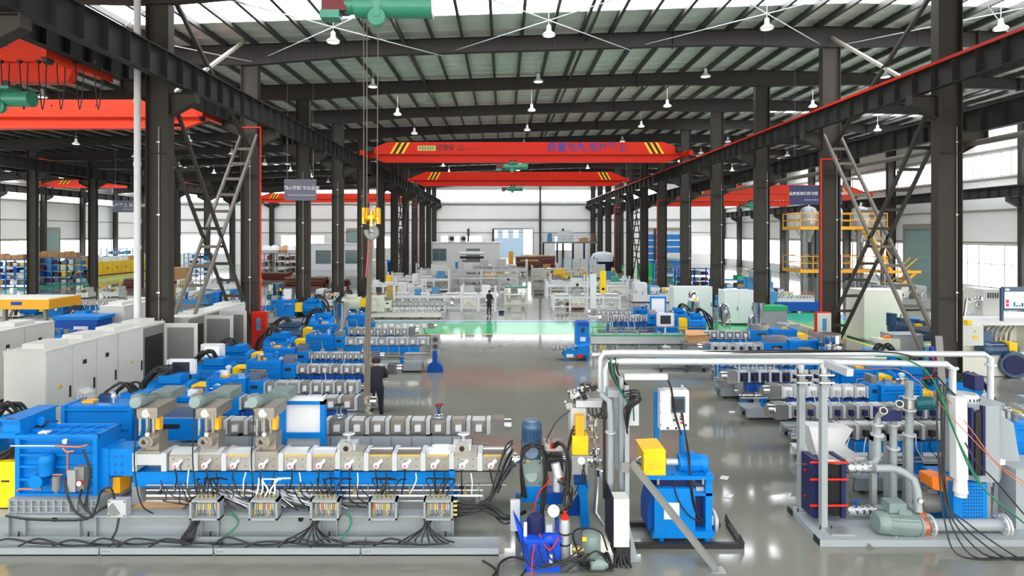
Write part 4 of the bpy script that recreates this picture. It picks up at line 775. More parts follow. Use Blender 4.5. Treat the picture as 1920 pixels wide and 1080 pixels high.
# diagonal strut
st = thing('loose_strut', 'dark flat steel strut leaning from the gantry post down to the floor', 'strut', (3.5, 9.97, 0)); o = st.location.copy()
q().bar(P(1183, 866, 10.5), (PX(1342, 9.97), 9.97, .02), .12, .09).o('bar', 'mid_grey', st); q().box(PX(1330, 9.95), PX(1358, 9.95), 9.85, 10.05, 0, .012).o('foot_plate', 'galv', st)
# skid frame
sk = thing('floor_skid', 'flat black steel skid frame on the floor under the blue pelletizer', 'frame', (PX(1290, 11), 11, 0)); o = sk.location.copy()
for y_ in (10.66, 11.45): q().box(PX(1180, y_), PX(1392, 10.66)-(.12 if y_ > 11 else 0), y_-.04, y_+.04, 0, .09).o('rail', 'dark', sk)
q().bar((PX(1365, 11.45), 11.45, .05), (PX(1391, 10.66), 10.66, .05), .09, .09).o('cross_bar', 'dark', sk)
for p in ((PX(1364, 11.45), 11.45), (PX(1391, 10.66), 10.66)): q().prism([(p[0]-.05, .09), (p[0]+.05, .09), (p[0]-.03, .24)], 'y', p[1]-.02, p[1]+.02).o('end_lug', 'dark', sk)
# pelletizer
pl = thing('pelletizer', 'blue pelletizer with yellow cutter guard on a tapered blue base', 'pelletizer', (PX(1275, 11), 11, 0)); o = pl.location.copy()
q().prism([(PX(1218, 11), .1), (PX(1332, 11), .1), (PX(1332, 11), .22), (PX(1297, 11), .22), (PX(1297, 11), 1.0), (PX(1222, 11), 1.0), (PX(1222, 11), .25)], 'y', 10.8, 11.5).o('base', 'blue', pl)
q().prism([(PX(1212, 11), .6), (PX(1222, 11), 1.0), (PX(1222, 11), .25), (PX(1212, 11), .2)], 'y', 10.9, 11.45).o('base_flare', 'deep_blue', pl); q().pb(1212, 1339, 893, 900, 10.8, 11.55).o('table', 'blue', pl); q().pb(1230, 1300, 900, 913, 10.9, 11.45).o('spacer', 'dark_navy', pl)
q().pb(1245, 1274, 943, 974, 10.79, 10.8).o('name_plate', 'cream', pl); q().box(PX(1318, 11), PX(1330, 11), 10.85, 11.45, .22, 1.25).o('rear_post', 'blue', pl); q().pb(1296, 1318, 925, 990, 11.0, 11.4).o('gear_box', 'dark_navy', pl)
q().pb(1300, 1338, 925, 930, 10.85, 11.4).o('shelf', 'blue', pl); q().pb(1305, 1330, 913, 925, 10.95, 11.2).o('rag_heap', 'plate', pl)
gd = q().pb(1207, 1248, 846, 894, 10.85, 11.35).o('cutter_guard', 'yellow', pl); q().prism([(PX(1203, 10.85), PZ(842, 10.85)), (PX(1245, 10.85), PZ(840, 10.85)), (PX(1249, 10.85), PZ(847, 10.85)), (PX(1206, 10.85), PZ(847, 10.85))], 'y', 10.83, 11.38).o('guard_lid', 'yellow', gd)
for i in range(4):
    for j in range(3): q().cyl(P(1219+i*6.5, 864+j*7, 10.84), P(1219+i*6.5, 864+j*7, 10.85), .018, 8).o('vent_hole', 'amber', gd)
q().lathe(P(1192, 864, 11.1), [(.03, 0), (.1, .1), (.14, .18), (.14, .3)], 16, (1, 0, 0)).o('cutter_head', 'chrome', pl); q().cyl(P(1248, 866, 11.1), P(1272, 866, 11.1), .06, 12).o('coupling', 'plate', pl)
motor(pl, o, P(1272, 868, 11.1), P(1326, 868, 11.1), .16, 'blue', True, True)
for px in (1240, 1325): q().cyl((PX(px, 10.85), 10.85, 0), (PX(px, 10.85), 10.85, .12), .05, 10).o('foot', 'blue', pl)
for px in (1234, 1318): q().cyl(P(px, 908, 10.8), P(px, 897, 10.8), .025, 8).o('adjusting_screw', 'steel', pl)
q().lathe(P(1334, 976, 11.1), [(.2, 0), (.22, .02), (.2, .06), (.12, .1)], 18, (1, 0, 0)).o('outlet_flange', 'plate', pl); q().pb(1328, 1338, 968, 985, 10.95, 11.05).o('outlet_valve', 'plate', pl)
cables(pl, o, [[P(1278, 775, 11.3), P(1290, 850, 11.0), P(1296, 910, 10.8), P(1305, 960, 10.8), P(1330, 985, 10.9)] for _ in range(3)]+[[P(1262, 888, 10.84), P(1268, 930, 10.78), P(1290, 965, 10.78), P(1315, 980, 10.8)]], .013, 'rubber', .02)
# control panel on blue posts
cp = thing('control_station', 'white control panel with dark screen on two blue posts above the pelletizer', 'control panel', (PX(1258, 11.6), 11.65, 0)); o = cp.location.copy()
for px, y0 in ((1231, 734), (1279, 800)): q().box(PX(px-4, 11.75), PX(px+4, 11.75), 11.72, 11.8, 0, PZ(y0, 11.75)).o('post', 'blue', cp)
q().pb(1238, 1292, 733, 806, 11.5, 11.7).o('case', 'white', cp); q().pb(1246, 1290, 731, 736, 11.48, 11.66).o('hood', 'white', cp); q().pb(1259, 1285, 744, 774, 11.47, 11.5).o('screen_bezel', 'navy', cp)
q().pb(1262, 1282, 748, 770, 11.465, 11.47).o('screen', 'screen_dark', cp); q().cyl(P(1279, 728, 11.55), P(1279, 722, 11.55), .03, 10).o('beacon', 'plate', cp)
for px, py, m in ((1277, 781, 'red'), (1277, 786, 'dark'), (1278, 793, 'red'), (1264, 788, 'dark'), (1252, 803, 'black'), (1286, 797, 'black'), (1268, 803, 'black')): q().cyl(P(px, py, 11.475), P(px, py, 11.5), .022, 10).o('push_button', m, cp)
for py in (750, 772, 795): q().pb(1237, 1240, py, py+4, 11.48, 11.5).o('hinge', 'steel', cp)
cables(cp, o, [[P(1251, 707, 10.75), P(1258, 730, 11.2), P(1263, 760, 11.44), P(1268, 785, 11.42), P(1278, 815, 11.3)] for _ in range(3)], .018, 'rubber', .01)
# ================================================================ RIGHT SKID
rs = thing('pump_skid', 'pale grey base plate with two tall posts in the right foreground', 'skid', (7.5, 11.3, 0)); o = rs.location.copy()
q().add([(PX(1538, 10.7), 10.7, 0), (10.6, 10.7, 0), (10.6, 11.9, 0), (PX(1487, 11.85), 11.9, 0), (PX(1538, 10.7), 10.7, .12), (10.6, 10.7, .12), (10.6, 11.9, .12), (PX(1487, 11.85), 11.9, .12)], BOXF).o('base_plate', 'paint_grey', rs)
for a, yb in ((1499, 11.8), (1541, 11.1)):
    q().box(PX(a, yb), PX(a+11, yb), yb, yb+.12, .12, PZ(700, yb)).o('post', 'paint_grey', rs); q().box(PX(a-6, yb), PX(a+17, yb), yb-.06, yb+.18, .12, .14).o('post_foot', 'paint_grey', rs)
    for py in (702, 716): q().box(PX(a-8, yb), PX(a+20, yb), yb-.08, yb+.2, PZ(py, yb)-.015, PZ(py, yb)+.015).o('post_flange', 'plate', rs)
    for dx in (-5, 16): q().cyl((PX(a+dx, yb), yb-.04, PZ(722, yb)), (PX(a+dx, yb), yb-.04, PZ(690, yb)), .015, 6).o('stud', 'dark', rs); q().cyl((PX(a+dx, yb), yb-.04, .12), (PX(a+dx, yb), yb-.04, .2), .015, 6).o('anchor_bolt', 'dark', rs)
    q().cyl((PX(a+5, yb), yb+.06, PZ(702, yb)), (PX(a+5, yb), yb+.06, PZ(676, yb)), .07, 10).o('pipe_saddle', 'plate', rs)
q().cyl((PX(1627, 10.72), 10.7, .04), (PX(1630, 10.72), 10.6, .0), .03, 8).o('drain_cock', 'steel', rs)
for a, yb in ((1487, 11.85), (1538, 10.72)): q().box(PX(a, yb)-.012, PX(a, yb)-.002, yb-.0, yb+.22, .0, .12).o('end_cap', 'dark', rs)
# heat exchanger
hx_ = thing('plate_heat_exchanger', 'navy plate heat exchanger with bright red tie rods on the skid', 'heat exchanger', (PX(1555, 11.4), 11.4, .12)); o = hx_.location.copy()
q().pb(1525, 1538, 862, 972, 11.3, 11.75).o('fixed_plate', 'dark_navy', hx_); q().pb(1578, 1586, 862, 972, 11.3, 11.75).o('moving_plate', 'dark_navy', hx_)
for i in range(13): q().pb(1539+i*3, 1540.8+i*3, 866, 968, 11.34, 11.72).o('pack_plate', 'dark', hx_)
for py in (867, 899, 948): q().cyl(P(1519, py, 11.26), P(1590, py, 11.26), .022, 8).o('tie_rod', 'red', hx_)
for py in (881, 929): q().cyl(P(1508, py, 11.6), P(1526, py, 11.6), .022, 8).o('tie_rod', 'red', hx_)
q().lathe(P(1562, 862, 11.5), [(.25, 0), (.27, .03), (.2, .05)], 18).o('top_cover', 'steel', hx_); q().cyl(P(1491, 870, 11.55), P(1530, 870, 11.55), .015, 6).o('steel_rod', 'steel', hx_)
for py in (877, 957):
    q().cyl(P(1586, py, 11.45), P(1640, py, 11.45), .07, 12).o('nozzle', 'plate', hx_)
    for px in (1588, 1602, 1615, 1626, 1638): flange(q(), P(px, py, 11.45), (1, 0, 0), .1, .03).o('valve_flange', 'chrome', hx_)
    q().cyl(P(1606, py, 11.4), P(1604, py-18, 11.4), .02, 8).bar(P(1600, py-18, 11.4), P(1622, py-20, 11.4), .02, .02).o('valve_lever', 'deep_blue' if py > 900 else 'steel', hx_)
tag(B((PX(1575, 11), 11, .12)).add([P(1552, 978, 11.0)*1, P(1588, 974, 11.0), P(1604, 996, 10.82), P(1566, 996, 10.82)], [(0, 1, 2, 3)]).o('drip_grate', 'galv') if False else B((PX(1577, 10.95), 10.95, .12)).box(PX(1557, 10.9), PX(1600, 10.9), 10.85, 11.15, .12, .15).o('drip_tray', 'galv'), 'small framed drip tray lying on the skid beside the post', 'tray')
# pump
pp = thing('centrifugal_pump', 'grey green pump motor lying on the skid with copper pump head', 'pump', (PX(1680, 11), 11, .12)); o = pp.location.copy()
motor(pp, o, P(1722, 984, 10.95), P(1640, 978, 10.95), .2, 'motor_grey', True, True, 20)
q().pb(1668, 1700, 944, 962, 10.9, 11.15).o('terminal_cover', 'motor_grey', pp); q().lathe(P(1722, 985, 10.95), [(.1, 0), (.17, .02), (.17, .1), (.12, .14)], 18, (1, 0, 0)).o('pump_head', 'copper', pp); q().cyl(P(1728, 985, 10.95), P(1728, 960, 10.95), .07, 12).o('outlet', 'copper', pp)
q().box(PX(1715, 10.95), PX(1738, 10.95), 10.85, 11.05, .12, .32).o('pump_foot', 'copper', pp); gauge(pp, o, P(1727, 940, 10.9), .045)
# skid pipes
wp = thing('skid_piping', 'pale grey water pipes rising and bending above the skid pump', 'pipework', (PX(1690, 11.2), 11.2, .12)); o = wp.location.copy()
for pts, r in (([(1645, 795, 11.5), (1645, 855, 11.5), (1640, 868, 11.5), (1625, 873, 11.5), (1612, 873, 11.5)], .065), ([(1640, 878, 11.3), (1675, 878, 11.3), (1695, 886, 11.25), (1714, 900, 11.15), (1720, 920, 11.05), (1722, 960, 10.98)], .07), ([(1675, 790, 11.6), (1675, 945, 11.6)], .065), ([(1705, 715, 11.6), (1705, 940, 11.6), (1708, 952, 11.5), (1718, 962, 11.3)], .07), ([(1620, 952, 11.7), (1670, 952, 11.7)], .06), ([(1732, 984, 10.98), (1885, 984, 10.98)], .11), ([(1645, 795, 11.5), (1648, 780, 11.5), (1655, 772, 11.4)], .06), ([(1675, 790, 11.6), (1680, 770, 11.5), (1685, 760, 11.4)], .06)):
    q().tube([P(*p) for p in pts], r, 14).o('pipe', 'paint_grey', wp)
for p in ((1645, 795, 11.5), (1675, 795, 11.6), (1705, 768, 11.6), (1705, 745, 11.6), (1675, 840, 11.6), (1705, 815, 11.6), (1645, 815, 11.5)): flange(q(), P(*p), (0, 0, 1), .12, .03).o('pipe_flange', 'plate', wp)
for px in (1742, 1876, 1882): flange(q(), P(px, 984, 10.98), (1, 0, 0), .2, .04, 8).o('pipe_flange', 'plate', wp)
for p in ((1655, 770, 11.38), (1685, 757, 11.38)): q().cyl(P(*p), P(p[0]+2, p[1], p[2]-.1), .07, 14).o('open_end', 'galv', wp); q().cyl(P(p[0]+2, p[1], p[2]-.101), P(p[0]+2, p[1], p[2]-.11), .05, 14).o('pipe_bore', 'black', wp)
q().pb(1655, 1690, 770, 790, 11.4, 11.7).o('diverter_body', 'dark_navy', wp); q().cyl(P(1705, 765, 11.6), P(1705, 748, 11.6), .1, 16).o('sight_glass', 'steel', wp)
for px in (1635, 1662, 1698): q().box(PX(px, 11.75), PX(px, 11.75)+.1, 11.75, 11.85, .12, PZ(812, 11.9)).o('support_post', 'paint_grey', wp)
q().box(PX(1635, 11.75), PX(1708, 11.75), 11.75, 11.85, PZ(822, 11.9), PZ(812, 11.9)).o('support_beam', 'paint_grey', wp)
vm = thing('teal_gear_motor', 'teal gear motor beside the upper flange of the skid pipes', 'motor', (PX(1740, 11.7), 11.7, 2)); motor(vm, vm.location.copy(), P(1712, 757, 11.7), P(1750, 755, 11.7), .13, 'teal', False, False)
# dryer tower
dt = thing('centrifugal_dryer', 'grey octagonal dryer tower with white duct and perforated blue base', 'dryer', (PX(1815, 11.4), 11.4, .12)); o = dt.location.copy()
c = Vector((PX(1822, 11.5), 11.5, 0)); n8 = [(c.x+.46*math.cos(math.pi*(2*i+1)/8), c.y+.46*math.sin(math.pi*(2*i+1)/8)) for i in range(8)]
q().prism(n8, 'z', 1.0, PZ(750, 11.5)).o('tower', 'paint_grey', dt); q().lathe((c.x-.16, c.y-.05, PZ(752, 11.5)), [(.2, 0), (.21, .03), (.21, .14), (.19, .17)], 20).o('vent_cap', 'plate', dt)
for i in range(20): a = 6.283*i/20; q().cyl((c.x-.16+.211*math.cos(a), c.y-.05+.211*math.sin(a), PZ(747, 11.5)), (c.x-.16+.211*math.cos(a), c.y-.05+.211*math.sin(a), PZ(742, 11.5)), .012, 5).o('vent_slot', 'dark', dt)
dk = q().prism([(PX(1825, 11.07), PZ(890, 11.07)), (PX(1844, 11.07), PZ(890, 11.07)), (PX(1844, 11.07), PZ(766, 11.07)), (PX(1825, 11.07), PZ(773, 11.07))], 'y', 11.02, 11.09).o('inspection_opening', 'black', dt); q().pb(1821, 1826, 766, 892, 11.0, 11.08).pb(1843, 1848, 762, 892, 11.0, 11.08).o('opening_frame', 'dark_navy', dt)
q().prism([(PX(1788, 10.9), PZ(745, 10.9)), (PX(1809, 10.9), PZ(745, 10.9)), (PX(1812, 10.9), PZ(898, 10.9)), (PX(1790, 10.9), PZ(898, 10.9))], 'y', 10.85, 11.02).o('white_duct', 'white', dt); q().lathe(P(1801, 930, 10.93), [(.1, 0), (.1, .05), (.12, .08), (.11, .16), (.1, .34)], 16).o('duct_outlet', 'white', dt)
pf = q().pb(1788, 1851, 907, 1000, 11.05, 11.9).o('base_box', 'blue', dt)
for i in range(8):
    for j in range(11): q().cyl(P(1806+i*5, 912+j*6.2, 11.045), P(1806+i*5, 912+j*6.2, 11.05), .014, 6).o('perforation', 'dark_navy', pf)
q().pb(1828, 1845, 705, 733, 11.6, 11.9).o('top_motor', 'dark_navy', dt)
motor(dt, o, P(1720, 940, 11.5), P(1782, 940, 11.5), .2, 'mid_grey', True, True, 20, 'side_motor'); q().prism([(PX(1733, 11.4), PZ(888, 11.4)), (PX(1755, 11.4), PZ(886, 11.4)), (PX(1788, 11.4), PZ(897, 11.4)), (PX(1790, 11.4), PZ(925, 11.4)), (PX(1735, 11.4), PZ(908, 11.4))], 'y', 11.2, 11.55).o('belt_guard', 'orange', dt)
q().prism([(PX(1852, 11.6), .14), (PX(1990, 11.6), .14), (PX(1990, 11.6), PZ(880, 11.6)), (PX(1905, 11.6), PZ(868, 11.6)), (PX(1892, 11.6), PZ(790, 11.6)), (PX(1868, 11.6), PZ(775, 11.6)), (PX(1860, 11.6), PZ(870, 11.6))], 'y', 11.5, 12.3).o('outlet_housing', 'paint_grey', dt)
q().pb(1850, 1858, 770, 1000, 11.4, 11.5).o('side_sheet', 'galv', dt); q().pb(1905, 1990, 880, 1012, 11.1, 11.49).o('front_housing', 'paint_grey', dt); q().pb(1868, 1885, 862, 872, 11.2, 11.5).o('sampling_spout', 'white', dt)
fc = thing('hanging_cable', 'black cables and green hose trailing from the dryer across the skid', 'cable', (PX(1790, 10.6), 10.6, 0)); o = fc.location.copy()
cables(fc, o, [[P(1757+i*4, 722, 11.0), P(1756+i*4, 800, 10.9), P(1764+i*3, 900+i*10, 10.8), P(1772+i*10, 980, 10.6), (PX(1800+i*25, 10.3), 10.35, .05), (PX(1870+i*15, 10.2), 10.25, .03), (PX(1960, 10.25), 10.3, .03)] for i in range(5)]+[[P(1808, 830, 10.8), P(1830, 865, 10.7), P(1870, 905, 10.6), P(1930, 975, 10.5)]], .014, 'rubber', .02)
cables(fc, o, [[P(1762, 725, 11), P(1780, 790, 10.85), P(1815, 860, 10.7), P(1850, 920, 10.6), P(1925, 985, 10.5)]], .014, 'hose_green', .01, 'green_hose'); cables(fc, o, [[P(1774, 745, 11), P(1830, 820, 10.75), P(1870, 870, 10.6), P(1925, 915, 10.5)]], .008, 'hose_orange', .01, 'orange_hose')

# white discharge chute and sheets behind the skid
t = thing('white_chute', 'white sheet metal chute behind the heat exchanger', 'chute', (PX(1570, 12.4), 12.4, 0)); o = t.location.copy()
q().prism([(PX(1517, 12.3), PZ(800, 12.3)), (PX(1600, 12.3), PZ(805, 12.3)), (PX(1582, 12.3), PZ(835, 12.3)), (PX(1625, 12.3), PZ(862, 12.3)), (PX(1590, 12.3), PZ(868, 12.3)), (PX(1535, 12.3), PZ(866, 12.3))], 'y', 12.3, 12.7).o('sheet', 'white', t)
for px in (1540, 1590): q().box(PX(px, 12.5)-.04, PX(px, 12.5)+.04, 12.4, 12.5, 0, PZ(866, 12.3)).o('leg', 'galv', t)
for i, (px, py) in enumerate(((1372, 773), (1358, 896), (1365, 930))):
    Y = GY(py); tag(B((PX(px, Y), Y, 0)).prism([(PX(px, Y)-.12, Y-.05), (PX(px, Y)+.02, Y-.12), (PX(px, Y)+.13, Y+.03), (PX(px, Y)-.02, Y+.1)], 'z', 0, .02).o('paper_scrap', 'white'), 'white paper scrap on the floor right of the pelletizer, %s from far' % ORD[i], 'paper')
# ================================================================ OTHER EXTRUDERS
def extruder(lab, X, Y, s, n, seg, zt=1.45, hb=.3, base='paint_grey', cov='barrel', plug='white', body='blue', adapt=.5, gz=1.5, gl=1.05, gw=.55, mot=1.25, vents=(), hopper=None, cable_m='rubber', beam='deep_blue', die=True, motor_m=None, drop=True):
    """X = barrel start beside the gearbox; s = +1 barrel runs right, -1 left"""
    t = thing('twin_screw_extruder', lab, 'extruder', (X, Y, 0)); L = n*seg; zb = zt-hb; S = lambda x: s*x
    def bx(x0, x1, y0, y1, z0, z1): return B().box(S(x0), S(x1), y0, y1, z0, z1)
    back = -(adapt+gl+mot+.5)
    bx(back, L*.93, -.35, -.27, .08, .34).box(S(back), S(L*.93), .27, .35, .08, .34).box(S(back), S(L*.93), -.33, .33, .28, .32).o('base_frame', base, t)
    for i in range(6):
        x = S(back+.15+(L*.93-back-.3)*i/5); [B().cyl((x, yy, 0), (x, yy, .1), .05, 8).o('levelling_foot', 'dark', t) for yy in (-.3, .3)]
    bx(-.1, L*.9, -hb*.42, hb*.42, zb-.3, zb-.06).o('support_beam', beam, t)
    for i in range(max(2, n//3)):
        x = (i+.5)*L*.9/max(2, n//3); bx(x-.06, x+.06, -.1, .1, .32, zb-.06).o('support_post', body, t)
    for i in range(n):
        a = i*seg; k = bx(a+seg*.14, a+seg*.86, -hb/2, hb/2, zb+.02, zt-.015).o('barrel_segment', cov, t)
        if i not in vents: bx(a+seg*.2, a+seg*.8, -hb*.4, hb*.4, zt-.015, zt+.02).o('top_cover', 'plate' if i % 3 else 'barrel', k)
        else:
            bx(a+seg*.2, a+seg*.8, -hb*.45, hb*.45, zt-.015, zt+.05).o('vent_port', 'steel', k); B().lathe((S(a+seg*.5), 0, zt+.05), [(seg*.22, 0), (seg*.22, .05), (seg*.14, .06), (seg*.14, .2), (seg*.24, .22), (seg*.24, .26)], 12).o('vent_dome', 'chrome', k)
        B().box(S(a+seg*.36), S(a+seg*.66), -hb/2-.08, -hb/2, zt-hb*.75, zt-hb*.3).o('heater_plug', plug, k)
        if drop: B().curve([(S(a+seg*.5), -hb/2-.05, zt-hb*.7), (S(a+seg*(.5+random.uniform(-.3, .3))), -hb/2-.1, zb-.15), (S(a+seg*(.5+random.uniform(-.6, .6))), -hb/2-.06, zb-.42)], .013, 4, 3).o('heater_cable', random.choice([cable_m, 'rubber', 'white']), k)
    cm = B().box(-seg*.1, seg*.1, -hb/2-.03, hb/2+.03, zb, zt+.012).mesh('barrel_clamp', 'plate')
    for i in range(n+1): link('barrel_clamp', cm, t).location.x = S(i*seg)
    for z, y, m in ((zb-.38, -.2, 'steel'), (zb-.45, -.26, 'galv'), (zb-.34, .2, 'steel')): B().cyl((0, y, z), (S(L), y, z), .022, 6).o('water_pipe', m, t)
    for i in range(n): B().cyl((S(i*seg+seg*.2), -.22, zb-.45), (S(i*seg+seg*.2), -.2, zb-.05), .011, 5).o('branch_pipe', 'steel', t)
    # drive
    bx(-adapt, -.02, -gw*.36, gw*.36, zb-.12, zt+.06).o('lantern', body, t); bx(-adapt*.75, -adapt*.35, -gw*.36-.012, -gw*.36, zt-.16, zt-.06).o('name_plate', 'dark', t)
    g0, g1 = -adapt-gl, -adapt; g = bx(g0, g1, -gw/2, gw/2, .45, gz).o('gearbox', body, t)
    for z in (.5, .78, 1.04, 1.3, gz-.1): bx(g0-.02, g1+.02, -gw/2-.04, gw/2+.04, z, z+.05).o('rib', body, g)
    bx(g0-.03, g0+.06, -gw/2-.05, gw/2+.05, .44, gz+.02).o('end_frame', body, g); bx(g1-.06, g1+.03, -gw/2-.05, gw/2+.05, .44, gz+.02).o('end_frame', body, g)
    B().lathe((S(g0+.2), 0, gz), [(.03, 0), (.05, .1), (.08, .12), (.05, .16)], 10).o('breather', 'steel', g); bx(g0+.25, g0+.5, -.1, .1, gz, gz+.05).o('yellow_sticker', 'amber', g)
    bx(g0-.5, g0-.04, -.25, .25, .75, 1.3).o('coupling_guard', 'yellow', t)
    if mot:
        mm = motor_m or body; motor(t, (0, 0, 0), (S(g0-.55), 0, 1.0), (S(g0-.55-mot), 0, 1.0), .42, mm, False, True); bx(g0-.55-mot*.7, g0-.55-mot*.2, -.25, .25, 1.36, 1.58).o('motor_terminal_box', mm, t)
        for k in range(7):
            r1, r2 = random.uniform(-.15, .15), random.uniform(-.2, .2); B().curve([(S(g0-.6-mot*.45+r1*.5), -.2+k*.06, 1.55), (S(g0-.65-mot*.6+r1), -.25+k*.06, 1.72+random.uniform(0, .14)), (S(g0-.8-mot*.85+r2), -.35+k*.07, 1.4+r2*.4), (S(g0-.9-mot+r1), -.4+k*.08, .5)], .03, 5, 4).o('power_cable', 'rubber', t)
        for k in range(4):
            x = g0+.1+random.uniform(0, gl*.8); c_ = random.choice(['steel', 'plate', body, body, 'white', 'chrome', 'mid_grey']); h_ = random.uniform(.06, .22); y_ = random.uniform(-.2, .15)
            (bx(x, x+random.uniform(.1, .3), y_, y_+.14, gz, gz+h_) if k % 2 else B().lathe((S(x), y_, gz), [(.05, 0), (.05, h_), (.08, h_+.02), (.08, h_+.07), (.03, h_+.1)], 10)).o('oil_fitting', c_, g)
        B().tube([(S(g0+.1), -gw/2-.08, 1.25), (S(g0+gl*.6), -gw/2-.08, 1.25), (S(g0+gl*.65), -gw/2-.08, .95)], .018, 6).o('oil_pipe', 'steel', g); B().cyl((S(g0+gl*.65), -gw/2-.14, .9), (S(g0+gl*.65), -gw/2-.04, .9), .08, 12).o('oil_pump', random.choice(['mid_grey', body, 'plate']), g)
    bx(-adapt+.05, -.1, -.16, .16, zt+.06, zt+.3).o('feed_throat', 'steel', t)
    if hopper:
        B().lathe((S(-adapt/2), 0, zt+.3), [(.1, 0), (.12, .15), (.12*hopper*2.2, .15+.45*hopper), (.14*hopper*2.2, .15+.95*hopper), (.15*hopper*2.2, 1.0*hopper+.15)], 20).o('hopper', 'chrome', t)
    if die:
        bx(L+seg*.15, L+.35, -hb*.6, hb*.6, zb-.03, zt+.03).o('die_head', 'steel', t); B().cyl((S(L+.35), 0, zt-hb/2), (S(L+.5), 0, zt-hb/2), hb*.5, 16).o('die_plate', 'chrome', t)
    return t
extruder('second extruder from the front, long beige barrel under the lifting sling', PX(392, 13.45), 13.45, 1, 14, .45, cov='cast', adapt=1.55, gl=1.5, gz=1.82, gw=.6, vents=(6, 11), drop=False, beam='paint_grey')
extruder('third extruder from the front, beige barrel half hidden by the framed board', PX(455, 15.3), 15.3, 1, 7, .42, cov='cast', adapt=.5, vents=(7,), drop=False)
extruder('fourth extruder from the front on the left, white plugs with hanging wires', PX(500, 17.2), 17.2, 1, 8, .33, zt=1.36, vents=(), die=False)
extruder('fifth extruder on the left with white end plate beside the standing man', PX(560, 19.5), 19.5, 1, 8, .36, zt=1.34, hb=.26, vents=(6,))
extruder('sixth extruder on the left with a short fine barrel over a blue beam', PX(582, 21.7), 21.7, 1, 11, .2, zt=1.3, hb=.22, beam='blue', vents=(9,))
extruder('seventh extruder on the left with long grey barrel on blue beam', PX(650, 24.5), 24.5, 1, 8, .42, zt=1.36, hb=.28, cov='paint_grey', beam='blue', hopper=1.0, drop=False)
extruder('eighth extruder on the left with green tinted barrel near the walkway', PX(655, 27.4), 27.4, 1, 9, .3, zt=1.3, hb=.3, beam='blue', motor_m='navy')
extruder('ninth extruder on the left with white bed just before the walkway', PX(705, 30.6), 30.6, 1, 8, .33, zt=1.0, hb=.2, beam='white', cov='white')
extruder('small white extruder line just beyond the green walkway', PX(735, 40), 40, 1, 10, .36, zt=1.1, hb=.3, base='cream', beam='white', body='cream')
# right hand lines
extruder('right hand extruder behind the pump skid with blue beam', 10.6, 13.2, -1, 9, .36, zt=1.42, cov='mid_grey', plug='dark', beam='blue', adapt=.4)
extruder('right hand extruder with navy plugs ending near the skid posts', 10.6, 14.7, -1, 11, .33, zt=1.42, plug='dark_navy', cov='mid_grey', adapt=.4, base='white', body='paint_grey', beam='galv')
extruder('right hand extruder with white covered barrel and blue gearbox', 9.9, 16.4, -1, 7, .33, zt=1.45, cov='white', plug='plate', beam='deep_blue', adapt=.3)
extruder('right hand extruder beyond the white covered one, dark plugs', 9.7, 18.3, -1, 8, .32, zt=1.4, plug='dark', cov='dark_navy', beam='deep_blue')
extruder('right hand extruder with bright blue bed and slanting wires', 10.2, 20.7, -1, 10, .3, zt=1.36, plug='plate', cov='blue', beam='blue', vents=(2,))
extruder('right hand extruder under the round steel pots', 10.0, 23.2, -1, 6, .33, zt=1.36, plug='dark', cov='plate', hopper=None, adapt=1.0, beam='blue', mot=0)
extruder('right hand extruder with steel hopper near the cardboard box', 10.6, 25.9, -1, 6, .34, zt=1.4, hopper=.8, adapt=.9, cov='steel', beam='blue', mot=0)
extruder('right hand extruder behind the white trough with chrome barrel', 7.3, 30.6, -1, 7, .28, zt=1.45, cov='chrome', plug='steel', hopper=None, mot=.9, vents=(3,), beam='deep_blue')
extruder('right hand extruder just before the green walkway', 7.0, 32.6, -1, 8, .24, zt=1.5, cov='steel', plug='white', mot=.9, base='mid_grey')
# blue round-ended left hall extruders
extruder('blue extruder in the left hall behind the column cabinets', -18.6, 24.4, -1, 6, .35, beam='blue', adapt=.4)
extruder('blue extruder in the left hall beyond the grey cabinet row', -19.5, 31.5, 1, 10, .33, beam='white', cov='steel')
extruder('blue extruder in the left hall nearest the navy tank', -27.0, 37.6, 1, 8, .35, beam='blue')
extruder('blue extruder standing under the left lattice brace', -14.6, 37.5, -1, 7, .33, beam='blue', cov='plate')
